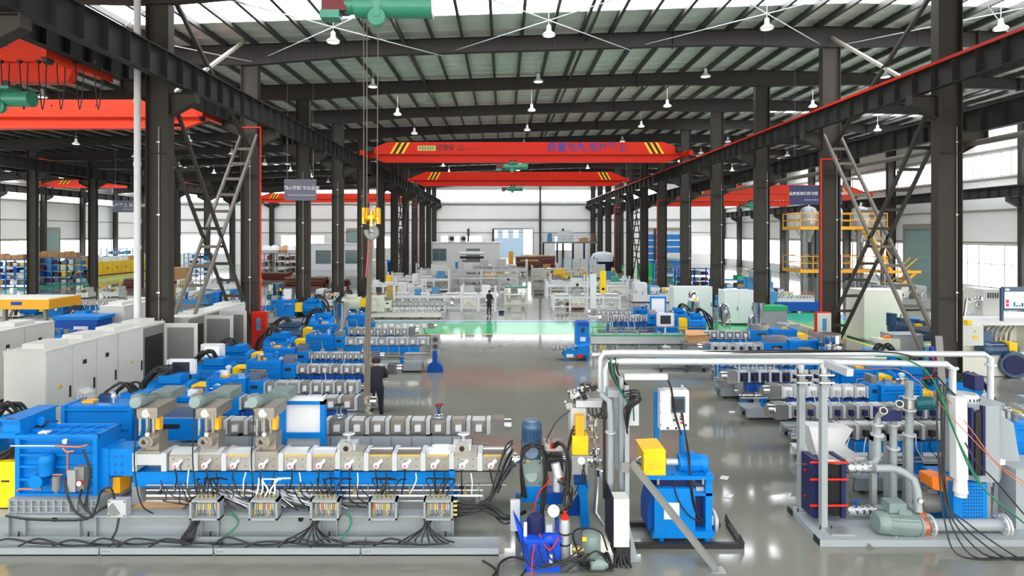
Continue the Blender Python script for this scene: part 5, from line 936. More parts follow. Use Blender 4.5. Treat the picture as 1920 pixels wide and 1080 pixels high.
# ================================================================ CABINETS
def cabinet(lab, x0, x1, y0, y1, h, n, side='x', m='cabinet', caps=2, openi=(), name='electrical_cabinet', knob=None):
    t = thing(name, lab, 'cabinet', ((x0+x1)/2, (y0+y1)/2, 0)); o2 = t.location.copy(); q2 = lambda: B(o2)
    q2().box(x0+.04, x1-.04, y0+.04, y1-.04, 0, .1).o('plinth', 'dark', t); q2().box(x0, x1, y0, y1, .1, h).o('body', m, t)
    q2().box(x0-.02, x1+.02, y0-.02, y1+.02, h, h+.03).o('roof_plate', m, t)
    for i in range(n):                                   # doors on the +x face or the camera (-y) face
        if side == 'x':
            a = y0+(y1-y0)*i/n+.015; b_ = y0+(y1-y0)*(i+1)/n-.015
            if i in openi:
                q2().box(x1+.002, x1+.006, a, b_, .15, h-.05).o('open_bay', 'cabinet_in', t); q2().box(x1-.02, x1+.012, a+.1, b_-.1, h*.3, h*.85).o('mounting_plate', 'dark', t)
                d_ = q2().box(x1+.01, x1+(b_-a)*.95, b_-.03, b_, .15, h-.05).o('door', m, t); q2().box(x1+.12, x1+(b_-a)*.85, b_-.035, b_-.031, .3, h-.2).o('door_seal', 'mid_grey', d_); continue
            d_ = q2().box(x1, x1+.025, a, b_, .13, h-.03).o('door', m, t); q2().box(x1+.025, x1+.05, b_-.12, b_-.07, h*.42, h*.55).o('handle', 'dark', d_)
            if i == 0: q2().cyl((x1+.025, (a+b_)/2, h*.58), (x1+.06, (a+b_)/2, h*.58), .045, 10).o('knob', 'amber', d_)
            else: q2().box(x1+.025, x1+.04, (a+b_)/2-.08, (a+b_)/2+.06, h*.75, h*.8).o('switch', 'dark', d_)
        else:
            a = x0+(x1-x0)*i/n+.015; b_ = x0+(x1-x0)*(i+1)/n-.015
            d_ = q2().box(a, b_, y0-.025, y0, .13, h-.03).o('door', m, t); q2().box(b_-.1, b_-.06, y0-.05, y0-.025, h*.42, h*.55).o('handle', 'dark', d_)
    for i in range(caps):
        yc = y0+(y1-y0)*(i+.5)/caps; q2().box(x0+.25, x1-.25, yc-.45, yc+.45, h+.03, h+.17).o('vent_box', m, t)
    for X in (x0+.06, x1-.06):
        for Y in (y0+.06, y1-.06): q2().cyl((X, Y, h+.03), (X, Y, h+.09), .02, 8).o('lifting_eye', m, t)
    return t
ca = cabinet('pale grey cabinet nearest the camera at the left edge with amber knob', -13.3, -12.2, 15.9, 18.85, 2.45, 3)
cabinet('pale grey cabinet with open last door beside the first left column', -13.3, -12.2, 18.9, 21.5, 2.45, 2, openi=(1,))
cabinet('pale grey cabinet with open doors behind the first left column', -13.1, -12.2, 23.1, 28.2, 2.35, 4, openi=(0, 1))
cabinet('lone pale grey cabinet behind the white rain pipe', -18.4, -17.3, 27.2, 30, 2.3, 2); cabinet('row of grey cabinets at the left edge of the left hall', -17.9, -16.7, 18.0, 22.2, 2.35, 3)
cabinet('tall white cabinet beside the steel vessels on the right', 11.0, 13.5, 38.6, 39.6, 2.15, 2, 'y', 'white', 0); cabinet('tall white cabinet with grey side beyond the hoppers', 13.6, 15.4, 36.8, 37.8, 2.1, 2, 'y', 'white', 0)
cabinet('grey control cabinet standing alone in the middle of the hall', PX(808, 58), PX(840, 58), 58, 58.7, 2.65, 2, 'y', 'cabinet', 0); cabinet('grey cabinet beside the yellow castings', PX(1113, 66), PX(1135, 66), 66, 66.8, 2.2, 1, 'y', 'cabinet', 0)
cabinet('bright blue cabinet beside the grey one near the yellow castings', PX(1136, 62), PX(1154, 62), 62, 62.8, 1.7, 1, 'y', 'sky_blue', 0); cabinet('small grey cabinet near the second right column', 16.9, 18.2, 25.9, 26.8, 1.2, 1, 'y', 'paint_grey', 0)
cabinet('grey box cabinet left of the steel pots on the right', 13.3, 14.2, 28.6, 29.3, 1.25, 1, 'y', 'paint_grey', 0)
cabinet('large white insulated panel cabinet beyond the second right column', 18.7, 20.7, 31, 32.6, 2.65, 1, 'y', 'cream', 0); cabinet('white upright board beside the third left column', PX(537, 38), PX(551, 38), 37.5, 37.7, 2.1, 1, 'y', 'white', 0)
# touch panels
def hmi(lab, px0, px1, py0, py1, Y, dark=True, m='white'):
    t = thing('operator_panel', lab, 'operator panel', (PX((px0+px1)/2, Y), Y, 0)); o2 = t.location.copy()
    B(o2).pb(px0, px1, py0, py1, Y, Y+.12).o('case', m, t); w = (px1-px0)*.15; h = (py1-py0)*.18
    B(o2).pb(px0+w, px1-w, py0+h, py1-h, Y-.012, Y).o('screen', 'screen_dark' if dark else 'screen', t)
    for a in (px0-w*.5, px1+w*.1): B(o2).pb(a, a+w*.4, py0+1, py1-1, Y-.05, Y+.08).o('side_grip', m, t)
    X = PX((px0+px1)/2, Y); B(o2).cyl((X, Y+.08, 0), (X, Y+.08, PZ(py1, Y)), .05, 10).o('arm', m, t); B(o2).box(X-.25, X+.25, Y-.1, Y+.3, 0, .04).o('foot', m, t)
hmi('white operator panel with dark screen left of the blue motors', 316, 362, 674, 702, 17.5); hmi('white operator panel with pale screen beside the open cabinet', 379, 416, 645, 675, 19.8, False)
hmi('white operator panel with dark screen on the right by the chrome barrel', 1234, 1262, 587, 612, 29.5)
t = thing('report_box', 'small grey sloping document box on the nearest cabinet side', 'document box', (-12.05, 16.9, 1.0)); B().prism([(0, 0), (.22, 0), (.22, .5), (.1, .6), (0, .6)], 'y', -.2, .2).o('box', 'cabinet', t); B().bar((.26, 0, .02), (.24, 0, .5), .36, .02, (1, 0, 0)).o('paper', 'white', t)
at(t, (-12.17, 17.2, .55))
# ================================================================ LINES AND FURNITURE AROUND THE WALKWAY
t = thing('water_trough', 'long white cooling trough with green edge beyond the gantry pipes', 'trough', (PX(1215, 27.5), 27.5, 0)); o = t.location.copy(); q = lambda: B(o)
x0, x1 = PX(1106, 27.5), PX(1330, 27.5)
q().box(x0, x1, 27.3, 27.32, .55, .98).box(x0, x1, 27.9, 27.92, .55, .98).box(x0, x1, 27.3, 27.92, .55, .58).o('tank', 'plate', t); q().box(x0, x1, 27.27, 27.3, .93, 1.0).o('green_edge', 'green', t); q().box(x0, x1, 27.34, 27.88, .58, .85).o('water', 'grey_blue', t)
for i in range(6):
    X = x0+.2+(x1-x0-.4)*i/5; q().box(X-.04, X+.04, 27.35, 27.43, 0, .55).o('leg', 'galv', t); q().box(X-.04, X+.04, 27.8, 27.88, 0, .55).o('leg', 'galv', t); q().cyl((X, 27.3, 1.05), (X, 27.92, 1.05), .04, 8).o('guide_roller', 'steel', t)
q().cyl((x0, 27.3, 1.35), (x1, 27.3, 1.35), .02, 6).o('rail', 'steel', t)
for X in (x0+.1, x0+1.6, x0+3, x1-.1): q().cyl((X, 27.3, .98), (X, 27.3, 1.35), .02, 6).o('rail_post', 'steel', t)
t = thing('strand_pelletizer', 'blue upright strand pelletizer at the end of the white trough', 'pelletizer', (PX(1090, 27.2), 27.2, 0)); o = t.location.copy()
q().pb(1080, 1105, 606, 668, 26.9, 27.5).o('housing', 'blue', t); q().pb(1082, 1104, 604, 612, 26.85, 27.52).o('hood', 'deep_blue', t); q().pb(1088, 1098, 632, 640, 26.88, 26.9).o('notice', 'white', t); q().pb(1090, 1096, 615, 624, 26.86, 26.9).o('knob', 'dark', t)
q().prism([(PX(1055, 26.4), .25), (PX(1105, 26.4), .25), (PX(1105, 26.4), .72), (PX(1062, 26.4), .55)], 'y', 26.3, 26.9).o('base', 'blue', t); q().pb(1083, 1092, 664, 671, 26.28, 26.3).o('red_sign', 'red', t); q().pb(1062, 1075, 664, 670, 26.28, 26.3).o('white_sign', 'white', t)
for i in range(7): q().cyl((PX(1038+i*7, 26.5), 26.3, PZ(650+i % 2*4, 26.5)), (PX(1038+i*7, 26.5), 26.9, PZ(650, 26.5)), .06, 10).o('draw_roller', 'galv', t)
for px in (1060, 1100): q().box(PX(px, 26.6)-.04, PX(px, 26.6)+.04, 26.4, 26.8, 0, .25).o('leg', 'blue', t)
q().bar(P(1036, 655, 26.6), P(1085, 650, 26.6), .4, .08).o('roller_table', 'mid_grey', t)
t = thing('strand_stand', 'blue forked floor stand with steel rollers at the seventh extruder', 'stand', (PX(815, 24.3), 24.3, 0)); o = t.location.copy()
q().prism([(PX(801, 24.3), 0), (PX(831, 24.3), 0), (PX(829, 24.3), .25), (PX(820, 24.3), .4), (PX(819, 24.3), .95), (PX(812, 24.3), .95), (PX(811, 24.3), .4), (PX(802, 24.3), .25)], 'y', 24.2, 24.5).o('stand', 'deep_blue', t)
for py in (637, 650): q().cyl(P(816, py, 24.15), P(816, py, 24.55), .17, 16).o('die_roller', 'mid_grey', t); q().cyl(P(816, py, 24.13), P(816, py, 24.15), .1, 14).o('roller_hub', 'dark', t)
q().pb(808, 824, 628, 662, 24.25, 24.5).o('die_block', 'galv', t); 
t = thing('stainless_tank', 'grey steel water bath at the left end of the dark plugged extruder', 'water bath', (PX(1430, 19.8), 19.8, 0)); o = t.location.copy()
q().pb(1395, 1470, 702, 750, 19.4, 20.2).o('tank', 'galv', t); q().pb(1393, 1472, 698, 703, 19.37, 20.22).o('rim', 'steel', t); q().pb(1416, 1424, 720, 757, 19.25, 19.35).o('white_pipe', 'white', t)
for px in (1400, 1465): q().box(PX(px, 19.6)-.05, PX(px, 19.6)+.05, 19.5, 20.1, 0, PZ(750, 19.4)).o('leg', 'sky_blue', t)
t = thing('stainless_tank', 'lower grey steel tank beside the blue post left of the dark plugged extruder', 'water bath', (PX(1380, 20.6), 20.6, 0)); o = t.location.copy(); q().pb(1354, 1394, 694, 730, 20.4, 21.2).o('tank', 'galv', t); q().pb(1345, 1354, 680, 715, 20.6, 20.8).o('post', 'blue', t); q().box(PX(1356, 20.5), PX(1392, 20.5), 20.6, 21, 0, .3).o('foot', 'mid_grey', t)
for px, yt, yb, Y, w, lab, cone in ((1498, 635, 655, 23.6, .46, 'shallow round steel pot above the right extruders', 0), (1552, 625, 658, 22.6, .44, 'steel hopper with dark cone above the right gantry pipes', 1)):
    t = thing('steel_hopper', lab, 'hopper', (PX(px, Y), Y, PZ(yb, Y)-.02)); h = (yb-yt)*Y/F
    B().lathe((0, 0, 0), [(w*.45 if cone else w, 0), (w*.9 if cone else w, h*.5 if cone else .03), (w, h*.55), (w, h), (w*.95, h), (w*.93, h*.6)], 24).o('bowl', 'chrome', t); B().lathe((0, 0, h), [(w*1.04, -.03), (w*1.04, .01), (w*.97, .01)], 24).o('rim', 'steel', t)
    zz = PZ(yb, Y)-.02; B().cyl((0, 0, -zz+1.5), (0, 0, 0), w*.3, 12).o('neck', 'mid_grey', t)
    for a in (-1, 1): B().cyl((a*w*.7, 0, -zz), (a*w*.7, 0, h*.3), .03, 8).o('stand_leg', 'galv', t)
t = thing('cardboard_box', 'open cardboard box lying beside the white trough', 'box', (PX(1304, 25.5), 25.3, PZ(640, 25.5))); B().box(-.42, .42, -.25, .25, 0, .32).o('carton', 'cardboard', t); B().bar((-.42, -.25, .32), (-.3, -.6, .38), .02, .5, (1, 0, 0)).add([(-.42, -.25, .32), (.42, -.25, .32), (.5, -.45, .4), (-.5, -.45, .36)], [(0, 1, 2, 3)]).o('flap', 'cardboard', t); B().add([(-.42, .25, .32), (.42, .25, .32), (.36, .4, .46), (-.36, .4, .46)], [(0, 1, 2, 3)]).o('flap', 'cardboard', t)
zt_ = t.location.z; tag(B((PX(1304, 25.5), 25.3, 0)).box(PX(1304, 25.5)-.6, PX(1304, 25.5)+.6, 25.0, 25.7, zt_-.05, zt_).box(PX(1304, 25.5)-.5, PX(1304, 25.5)-.4, 25.2, 25.5, 0, zt_).box(PX(1304, 25.5)+.4, PX(1304, 25.5)+.5, 25.2, 25.5, 0, zt_).o('work_stool', 'mid_grey'), 'low grey stand under the open cardboard box', 'stand')
# blue open frame trolley
t = thing('blue_trolley', 'low blue steel trolley on the bright floor right of the gantry', 'trolley', (PX(1265, 24.6), 24.6, 0)); o = t.location.copy(); q().pb(1232, 1322, 672, 684, 24.3, 25.1).o('bed', 'blue', t); q().pb(1225, 1238, 668, 682, 24.5, 24.9).o('rubber_buffer', 'dark', t)
for px in (1238, 1318): q().cyl((PX(px, 24.5), 24.35, .06), (PX(px, 24.5), 24.45, .06), .06, 10).o('wheel', 'dark', t); q().box(PX(px, 24.5)-.03, PX(px, 24.5)+.03, 24.4, 24.46, .1, .3).o('leg', 'galv', t)
# framed blue board beside the right operator panel
t = thing('framed_board', 'white board in blue frame behind the right operator panel', 'board', (PX(1234, 31.5), 31.5, 0)); o = t.location.copy(); q().pb(1219, 1249, 556, 590, 31.5, 31.6).o('frame', 'blue', t); q().pb(1222, 1246, 560, 586, 31.47, 31.5).o('board', 'white', t); q().box(PX(1230, 31.5), PX(1238, 31.5), 31.5, 31.6, 0, PZ(590, 31.5)).o('post', 'blue', t)
# steel vessels by the white cabinets
for px, yt, yb, Y, lab in ((1300, 545, 598, 34, 'tall steel vessel with yellow sign before the white cabinet'), (1357, 570, 612, 31, 'steel loader vessel beside the tall white cabinet'), (1415, 592, 628, 28.5, 'shallow steel feeder funnel right of the hoppers')):
    t = thing('steel_vessel', lab, 'vessel', (PX(px, Y), Y, 0)); h = (yb-yt)*Y/F; z0 = PZ(yb, Y); r = .28
    B().lathe((0, 0, z0), [(.1, 0), (.12, .2*h), (r, .4*h), (r, .9*h), (r*.6, h)], 18).o('vessel', 'chrome', t); B().cyl((0, -r-.01, z0+h*.7), (0, -r, z0+h*.7), .1, 12).o('sign', 'yellow' if px == 1300 else 'plate', t)
    for a in (-1, 1): B().cyl((a*.32, 0, 0), (a*.32, 0, z0+h*.6), .03, 8).o('leg', 'galv', t)
    B().box(-.35, .35, -.1, .1, z0+h*.3, z0+h*.34).o('ring', 'steel', t)
# ================================================================ GENERIC BUILDERS FOR THE BACKGROUND
def frame_line(lab, x0, x1, y0, y1, h, m='cream', acc='green', n=8, top=True):
    t = thing('roller_line', lab, 'machine line', ((x0+x1)/2, (y0+y1)/2, 0)); o2 = t.location.copy(); q2 = lambda: B(o2); W = x1-x0; n = max(3, n//2); bay = W/n
    for y in (y0, y1):
        q2().box(x0, x1, y-.06, y+.06, h*.72, h*.86).o('side_rail', m, t); q2().box(x0, x1, y-.04, y+.04, h*.16, h*.24).o('lower_rail', m, t)
    for i in range(n+1):
        X = x0+W*i/n
        for y in (y0, y1): q2().box(X-.08, X+.08, y-.07, y+.07, 0, h*(random.uniform(1.1, 1.45) if top and i % 2 == 0 else .9)).o('leg', m, t)
    for i in range(n):
        a = x0+bay*i; k = random.random()
        q2().cyl((a+.15, y0+.2, h*.95), (a+bay-.15, y0+.2, h*.95), random.uniform(.07, .14), 10).o('long_roll', random.choice(['steel', 'white', 'plate', 'chrome', acc]), t)
        if k < .45: q2().box(a+.12, a+bay-.12, y0-.02, y0+.02, h*.26, h*.7).o('side_panel', random.choice([m, 'plate', 'cream']), t)
        elif k < .75:
            for j in range(4): q2().cyl((a+bay*(j+.5)/4, y0-.05, h*.55), (a+bay*(j+.5)/4, y1, h*.55), .09, 8).o('cross_roller', 'steel', t)
        if random.random() < .6: q2().box(a+bay*.2, a+bay*random.uniform(.5, .8), y0+.1, y0+.6, h*.86, h*random.uniform(1.05, 1.5)).o('head_unit', random.choice([m, m, 'plate', 'cabinet', 'galv', 'galv', 'yellow', 'hoist_green', 'sky_blue', 'mid_grey', 'white']), t)
        if random.random() < .7: q2().lathe((a+bay*.5, y0-.12, h*random.uniform(.4, .9)), [(.03, 0), (.13, .02), (.13, .08), (.04, .1)], 10, (0, 1, 0)).o('hand_wheel', random.choice(['dark', 'steel', 'cream']), t)
        q2().tube([(a+.2, y0-.05, h*.3), (a+bay*.4, y0-.1, h*.5), (a+bay*.7, y0-.06, h*.28)], .02, 5).o('hose', random.choice(['rubber', 'steel', 'white']), t)
    return t
CN = {'sky_blue': 'pale blue', 'deep_blue': 'dark blue', 'mid_grey': 'grey', 'dark_navy': 'navy', 'cardboard': 'brown', 'dark': 'black'}
def rack(lab, x0, x1, y0, y1, h, lv, binlab, m='blue', cols=(), face='y', top=None):
    t = thing('storage_rack', lab, 'rack', ((x0+x1)/2, (y0+y1)/2, 0)); o2 = t.location.copy(); q2 = lambda: B(o2); nb = max(1, round(((x1-x0) if face == 'y' else (y1-y0))/1.9))
    for i in range(nb+1):
        for j in (0, 1):
            X, Y = (x0+(x1-x0)*i/nb, (y0, y1)[j]) if face == 'y' else ((x0, x1)[j], y0+(y1-y0)*i/nb); q2().box(X-.05, X+.05, Y-.05, Y+.05, 0, h).o('post', m, t)
    for k in range(lv): z = .12+(h-.25)*k/(lv-1); q2().box(x0, x1, y0, y1, z, z+.07).o('shelf', m, t)
    cols = cols or ['sky_blue', 'yellow', 'dark_red', 'cream', 'mid_grey', 'deep_blue', 'cardboard', 'white']
    dz = (h-.25)/(lv-1)
    for k in range(lv-1 if top is None else lv):
        n = max(2, int(((x1-x0) if face == 'y' else (y1-y0))/.75))
        for i in range(n):
            if random.random() < .2: continue
            z = .19+dz*k; c = (i+.5)/n; hh = dz*random.uniform(.35, .7); w = .6*((x1-x0) if face == 'y' else (y1-y0))/n/2
            cx, cy = (x0+(x1-x0)*c, (y0+y1)/2) if face == 'y' else ((x0+x1)/2, y0+(y1-y0)*c); dx, dy = (w, (y1-y0)*.4) if face == 'y' else ((x1-x0)*.4, w)
            b_ = B((cx, cy, z)); b_.prism([(cx-dx*.9, z), (cx+dx*.9, z), (cx+dx, z+hh), (cx-dx, z+hh)], 'y', cy-dy, cy+dy).box(cx-dx*1.03, cx+dx*1.03, cy-dy*1.03, cy+dy*1.03, z+hh*.9, z+hh)
            cm_ = random.choice(cols); tag(b_.o('storage_bin', cm_), '%s %s, %s shelf up' % (CN.get(cm_, cm_).replace('_', ' '), binlab, ORD[k]), 'bin', 'bins: '+binlab)
    return t
def carton(x, y, z, w, d, h, lab, m='cardboard', grp=None):
    o2 = B((x, y, z)).box(x-w/2, x+w/2, y-d/2, y+d/2, z, z+h).box(x-.03, x+.03, y-d/2-.004, y+d/2+.004, z+h*.7, z+h+.004).o('carton', m); tag(o2, lab, 'carton', grp)
def flat_machine(lab, x0, x1, y0, y1, h, m, acc, name='machine', cat='machine', posts=True):
    """boxy shop machine: bed, housings, panels, motor, pipes"""
    t = thing(name, lab, cat, ((x0+x1)/2, (y0+y1)/2, 0)); o2 = t.location.copy(); q2 = lambda: B(o2); W = x1-x0
    q2().box(x0, x1, y0, y1, .08, h*.4).o('bed', m, t)
    for i in range(4): X = x0+W*(i+.5)/4; q2().cyl((X, y0+.1, 0), (X, y0+.1, .1), .06, 8).o('foot', 'dark', t)
    for i in range(3):
        a = x0+W*(i/3+.03); b_ = a+W*random.uniform(.17, .28); z1 = h*random.uniform(.65, 1); p_ = q2().box(a, b_, y0+.1, y1-.1, h*.4, z1).o('housing', [m, acc, m][i], t)
        q2().box(a+.05, b_-.05, y0+.06, y0+.1, h*.45, z1-.06).o('cover_panel', random.choice([m, 'plate', 'cabinet']), p_); q2().box(a+.1, a+.16, y0+.02, y0+.06, h*.5, h*.6).o('handle', 'dark', p_)
    motor(t, o2, (x0+W*.35, y0+.3, h*.55), (x0+W*.55, y0+.3, h*.55), min(.25, h*.16), acc, True, True, 10)
    for i in range(3): X = x0+W*(.2+.3*i); q2().tube([(X, y0+.05, h*.4), (X, y0-.03, h*.6), (X+W*.1, y0, h*.75)], .03, 6).o('pipe', 'steel', t)
    q2().box(x0+W*.62, x0+W*.7, y0-.06, y0+.02, h*.6, h*.75).o('control_box', 'yellow', t)
    return t
# ---------------------------------------------------------------- main hall, middle distance
frame_line('long cream roller line behind the standing worker', -7.9, -.6, 43.2, 45.2, 1.35, 'white', 'white', 12)
frame_line('cream roller line in front of the yellow press', 3.7, 8.6, 44.2, 46, 1.15, 'white', 'green', 8, False)
t = thing('winder', 'round cream winding machine with green topped drums', 'winder', (1.0, 48, 0))
for s in (-1, 1): B().cyl((.55*s-.12, -.4, .75), (.55*s+.12, -.4, .75), .55, 20).o('drum', 'cream', t)
B().box(-.95, .95, -.55, .3, 0, .35).o('base', 'cream', t); B().box(-.9, .9, -.4, .2, 1.3, 1.42).o('top_plate', 'hoist_green', t); B().cyl((-.9, -.4, .75), (.9, -.4, .75), .12, 12).o('axle', 'steel', t)
B().box(.75, .95, -.5, .2, .3, 1.3).o('side_frame', 'cream', t); B().box(-.95, -.75, -.5, .2, .3, 1.3).o('side_frame', 'cream', t)
t = thing('pillar_hoist', 'white post carrying a yellow control head beyond the walkway', 'post', (PX(1112, 40.5), 40.5, 0)); B().box(-.2, .2, -.2, .2, 0, 2.9).o('post', 'white', t); B().box(-.35, .35, -.35, .35, 0, .08).o('foot', 'white', t); B().box(.45, .85, -.2, .1, 1.6, 3.1).o('control_head', 'yellow', t); B().bar((.1, 0, 2.6), (.6, 0, 2.6), .12, .12).o('arm', 'dark', t); B().cyl((.65, -.22, 1.9), (.65, -.2, 1.9), .1, 12).o('button', 'black', t)
for a in ((-11.4, -6.9, 51, 53, 1.5, 'white', 'galv'), (-11, -5.2, 57, 59, 1.6, 'white', 'white'), (-5.9, 1.4, 60, 62, 1.5, 'white', 'cream'), (-4.8, 2.6, 66, 68, 2.0, 'white', 'galv'), (3.8, 10.8, 52, 54, 1.4, 'white', 'white'), (4.5, 12, 57, 58.6, 1.3, 'white', 'galv'), (3.4, 9.5, 70, 72, 1.6, 'white', 'steel'), (-10.5, -4, 72, 74, 1.5, 'white', 'steel')):
    frame_line('pale film roller line %s' % {-11.4: 'left of the hall centre beside the sixth left columns', -11: 'by the grey control cabinet, left of centre', -5.9: 'in the hall centre before the tall machine', -4.8: 'tall, in the hall centre far from the camera', 3.8: 'right of centre behind the yellow head', 4.5: 'right of centre beside the yellow press', 3.4: 'far away right of the hall centre', -10.5: 'far away left before the white office'}[a[0]], *a)
tp = thing('tower_machine', 'tall cream machine with stacked rollers before the white office', 'machine', (PX(885, 80), 80, 0))
for s in (-1.7, 1.7): B().box(s-.12, s+.12, -.6, .6, 0, 3.3).o('side_frame', 'cream', tp)
for i in range(6): B().cyl((-1.7, -.3+.2*(i % 2), .5+i*.5), (1.7, -.3+.2*(i % 2), .5+i*.5), .18, 10).o('roller', ['steel', 'dark', 'white'][i % 3], tp)
B().box(-2.2, -1.85, -.5, .4, .2, 1.9).o('drive_box', 'sky_blue', tp); B().box(-1.9, 1.9, -.1, .1, 3.2, 3.35).o('top_beam', 'cream', tp)
t = thing('yellow_press', 'yellow upright press in the middle of the hall', 'press', (PX(1048, 60), 60, 0)); B().box(-.55, .55, -.5, .5, 0, 2.15).o('frame', 'yellow', t); B().box(-.35, .35, -.54, -.5, .9, 1.7).o('window', 'amber', t); B().box(-.65, .65, -.6, .6, 2.1, 2.2).o('cap', 'cream', t); B().box(.6, .9, -.3, .3, .3, 1.4).o('motor_box', 'cream', t)
for i, (px, py, w) in enumerate(((1066, 535, 1.0), (1082, 538, 1.3), (1096, 530, .9), (1125, 546, 1.1), (1150, 522, .8), (1063, 512, .7))):
    Y = GY(py); t = thing('yellow_casting', 'yellow painted machine casting on the hall floor, %s of the scattered group' % ORD[i], 'casting', (PX(px, Y), Y, 0), group='yellow castings'); B().box(-w*.6, w*.6, -.4, .4, .1, .45).o('bed', 'cream', t); B().prism([(-w*.6, .45), (w*.6, .45), (w*.35, .8), (w*.1, 1.35), (-w*.15, 1.4), (-w*.35, .8)], 'y', -.35, .35).o('casting', 'yellow', t); B().cyl((-.1, -.4, .85), (-.1, .4, .85), .18, 12).o('bore', 'dark', t)
    for s in (-1, 1): B().box(s*w*.5-.06, s*w*.5+.06, -.35, .35, 0, .1).o('foot', 'dark', t)
flat_machine('cream machine with green accents left of the grey control cabinet', -12, -7.8, 64, 65.6, 1.7, 'cream', 'hoist_green'); flat_machine('cream machine right of the yellow castings', 9.8, 12.8, 54.5, 56, 1.5, 'cream', 'sky_blue'); flat_machine('white machine with blue panel by the fifth right column', 10.6, 14.4, 48.8, 50.2, 1.6, 'white', 'sky_blue')
flat_machine('pale machine in the far centre with yellow control box', -2.6, 2.2, 72.5, 74, 2.0, 'cream', 'yellow'); flat_machine('pale machine beside the far red beam stack', -14.9, -13.6, 50, 52, 1.3, 'cream', 'sky_blue'); flat_machine('blue and white machine beside the third left column', -11.6, -8.9, 40.2, 42, 1.35, 'blue', 'deep_blue')
flat_machine('red and white small machine left of the roller lines', -10.7, -8.4, 46, 47.6, 1.25, 'white', 'dark_red')
t = thing('control_desk', 'green topped low control box on the right of the far lane', 'box', (19.6, 80.5, 0)); B().box(-1.5, 1.5, -.5, .5, 0, 1.6).o('box', 'green', t); B().box(-1.55, 1.55, -.55, .55, 1.6, 1.7).o('lid', 'hoist_green', t)
# far end: offices, platform, stacks
def office(lab, x0, x1, y0, y1, h, wins, doors=()):
    t = thing('site_office', lab, 'office', ((x0+x1)/2, (y0+y1)/2, 0)); o2 = t.location.copy(); q2 = lambda: B(o2)
    q2().box(x0, x1, y0, y1, 0, h).o('walls', 'white', t); q2().box(x0-.15, x1+.15, y0-.15, y1+.15, h, h+.12).o('roof', 'white', t)
    for a in wins:
        w = q2().box(a, a+2.4, y0-.06, y0-.01, 1.0, 3.1).o('window', 'mid_grey', t)
        for i in range(2): q2().box(a+.12+i*1.12, a+1.14+i*1.12, y0-.08, y0-.06, 1.1, 2.5).o('pane', 'glass', w); q2().box(a+.12+i*1.12, a+1.14+i*1.12, y0-.08, y0-.06, 2.6, 3.0).o('pane', 'glass', w)
    for a in doors: q2().box(a, a+1.1, y0-.06, y0-.01, 0, 2.2).o('door', 'cabinet', t)
    return t
of = office('long low white site office across the far end of the hall', PX(770, 103), PX(938, 103), 103, 109, 4.1, (PX(811, 103), PX(874, 103)), (PX(782, 103),))
office('white site office with two dark windows behind the left columns', PX(583, 93), PX(682, 93), 93, 98, 4.0, (PX(592, 93), PX(647, 93)))
for i, px in enumerate((846, 868)):
    t = thing('air_conditioner', 'outdoor air conditioner on the far office roof, %s one' % ('left' if i == 0 else 'right'), 'air conditioner', (PX(px, 104.5), 104.5, 4.22)); B().box(-.6, .6, -.25, .25, .05, 1.1).o('case', 'white', t); B().cyl((.1, -.27, .58), (.1, -.25, .58), .4, 16).o('fan', 'dark', t); B().box(-.5, .5, -.2, .2, 0, .05).o('foot', 'dark', t)
t = thing('steel_platform', 'steel work platform with railing at the far end right of the door', 'platform', (PX(1068, 104), 104, 0)); o = t.location.copy(); x0, x1 = PX(1016, 104), PX(1122, 104)
B(o).box(x0, x1, 103, 107, 4.0, 4.25).o('deck', 'mid_grey', t)
for X in (x0+.2, x0+2.6, (x0+x1)/2+.4, x1-2.6, x1-.2): B(o).box(X-.15, X+.15, 103.1, 103.4, 0, 4.0).o('leg', 'dark_navy', t)
for z in (4.8, 5.3): B(o).cyl((x0, 103.05, z), (x1, 103.05, z), .03, 6).o('rail', 'mid_grey', t)
for i in range(9): X = x0+(x1-x0)*i/8; B(o).cyl((X, 103.05, 4.25), (X, 103.05, 5.3), .03, 6).o('rail_post', 'mid_grey', t)
for a, w, h, m, lab in ((1.4, .9, 1.6, 'sky_blue', 'blue machine part standing on the far platform'), (4.2, 3, 2.1, 'plastic_film', 'large wrapped white load on the far platform'), (7.4, 1.6, .8, 'cardboard', 'brown crate on the far platform'), (9.1, 1.0, 1.5, 'brown', 'brown drum load at the right end of the far platform')):
    c = B((x0+a, 105, 4.25)); c.prism([(x0+a-w/2, 4.25), (x0+a+w/2, 4.25), (x0+a+w/2*.9, 4.25+h*.8), (x0+a+w*.2, 4.25+h), (x0+a-w*.4, 4.25+h*.85)], 'y', 104.4, 105.6); tag(c.o('platform_load', m), lab, 'load')
for i, (px, py, w, m, lab) in enumerate(((990, 492, 3.6, 'brown', 'stack of brown steel bars far right of the open door'), (1022, 490, 3, 'brown', 'second brown bar stack beside the platform legs'), (1008, 478, 4, 'cardboard', 'long stack of brown cartons under the platform edge'))):
    Y = 94+i*3; t = thing('bar_stack', lab, 'stack', (PX(px, Y), Y, 0)); 
    for k in range(14): B().cyl((-w/2+random.uniform(-.2, .2), random.uniform(-.6, .6), .2+(k//3)*.42), (w/2+random.uniform(-.2, .2), random.uniform(-.6, .6), .2+(k//3)*.42), .2, 8).o('bar', random.choice([m, 'brown', 'dark_red', 'wood']), t)
t = thing('wrapped_bale', 'big navy bale under white plastic film by the far right columns', 'bale', (PX(1130, 88), 88, 0)); B().box(-1.5, 1.5, -1, 1, 0, 2.3).o('bale', 'dark_navy', t); B().lathe((0, 0, 2.2), [(1.7, -.6), (1.75, 0), (1.5, .5), (.8, .8), (.1, .85)], 14).o('film', 'plastic_film', t)
t = thing('glass_screen', 'clear panel safety fence in the far middle of the hall', 'fence', (PX(1088, 84), 84, 0))
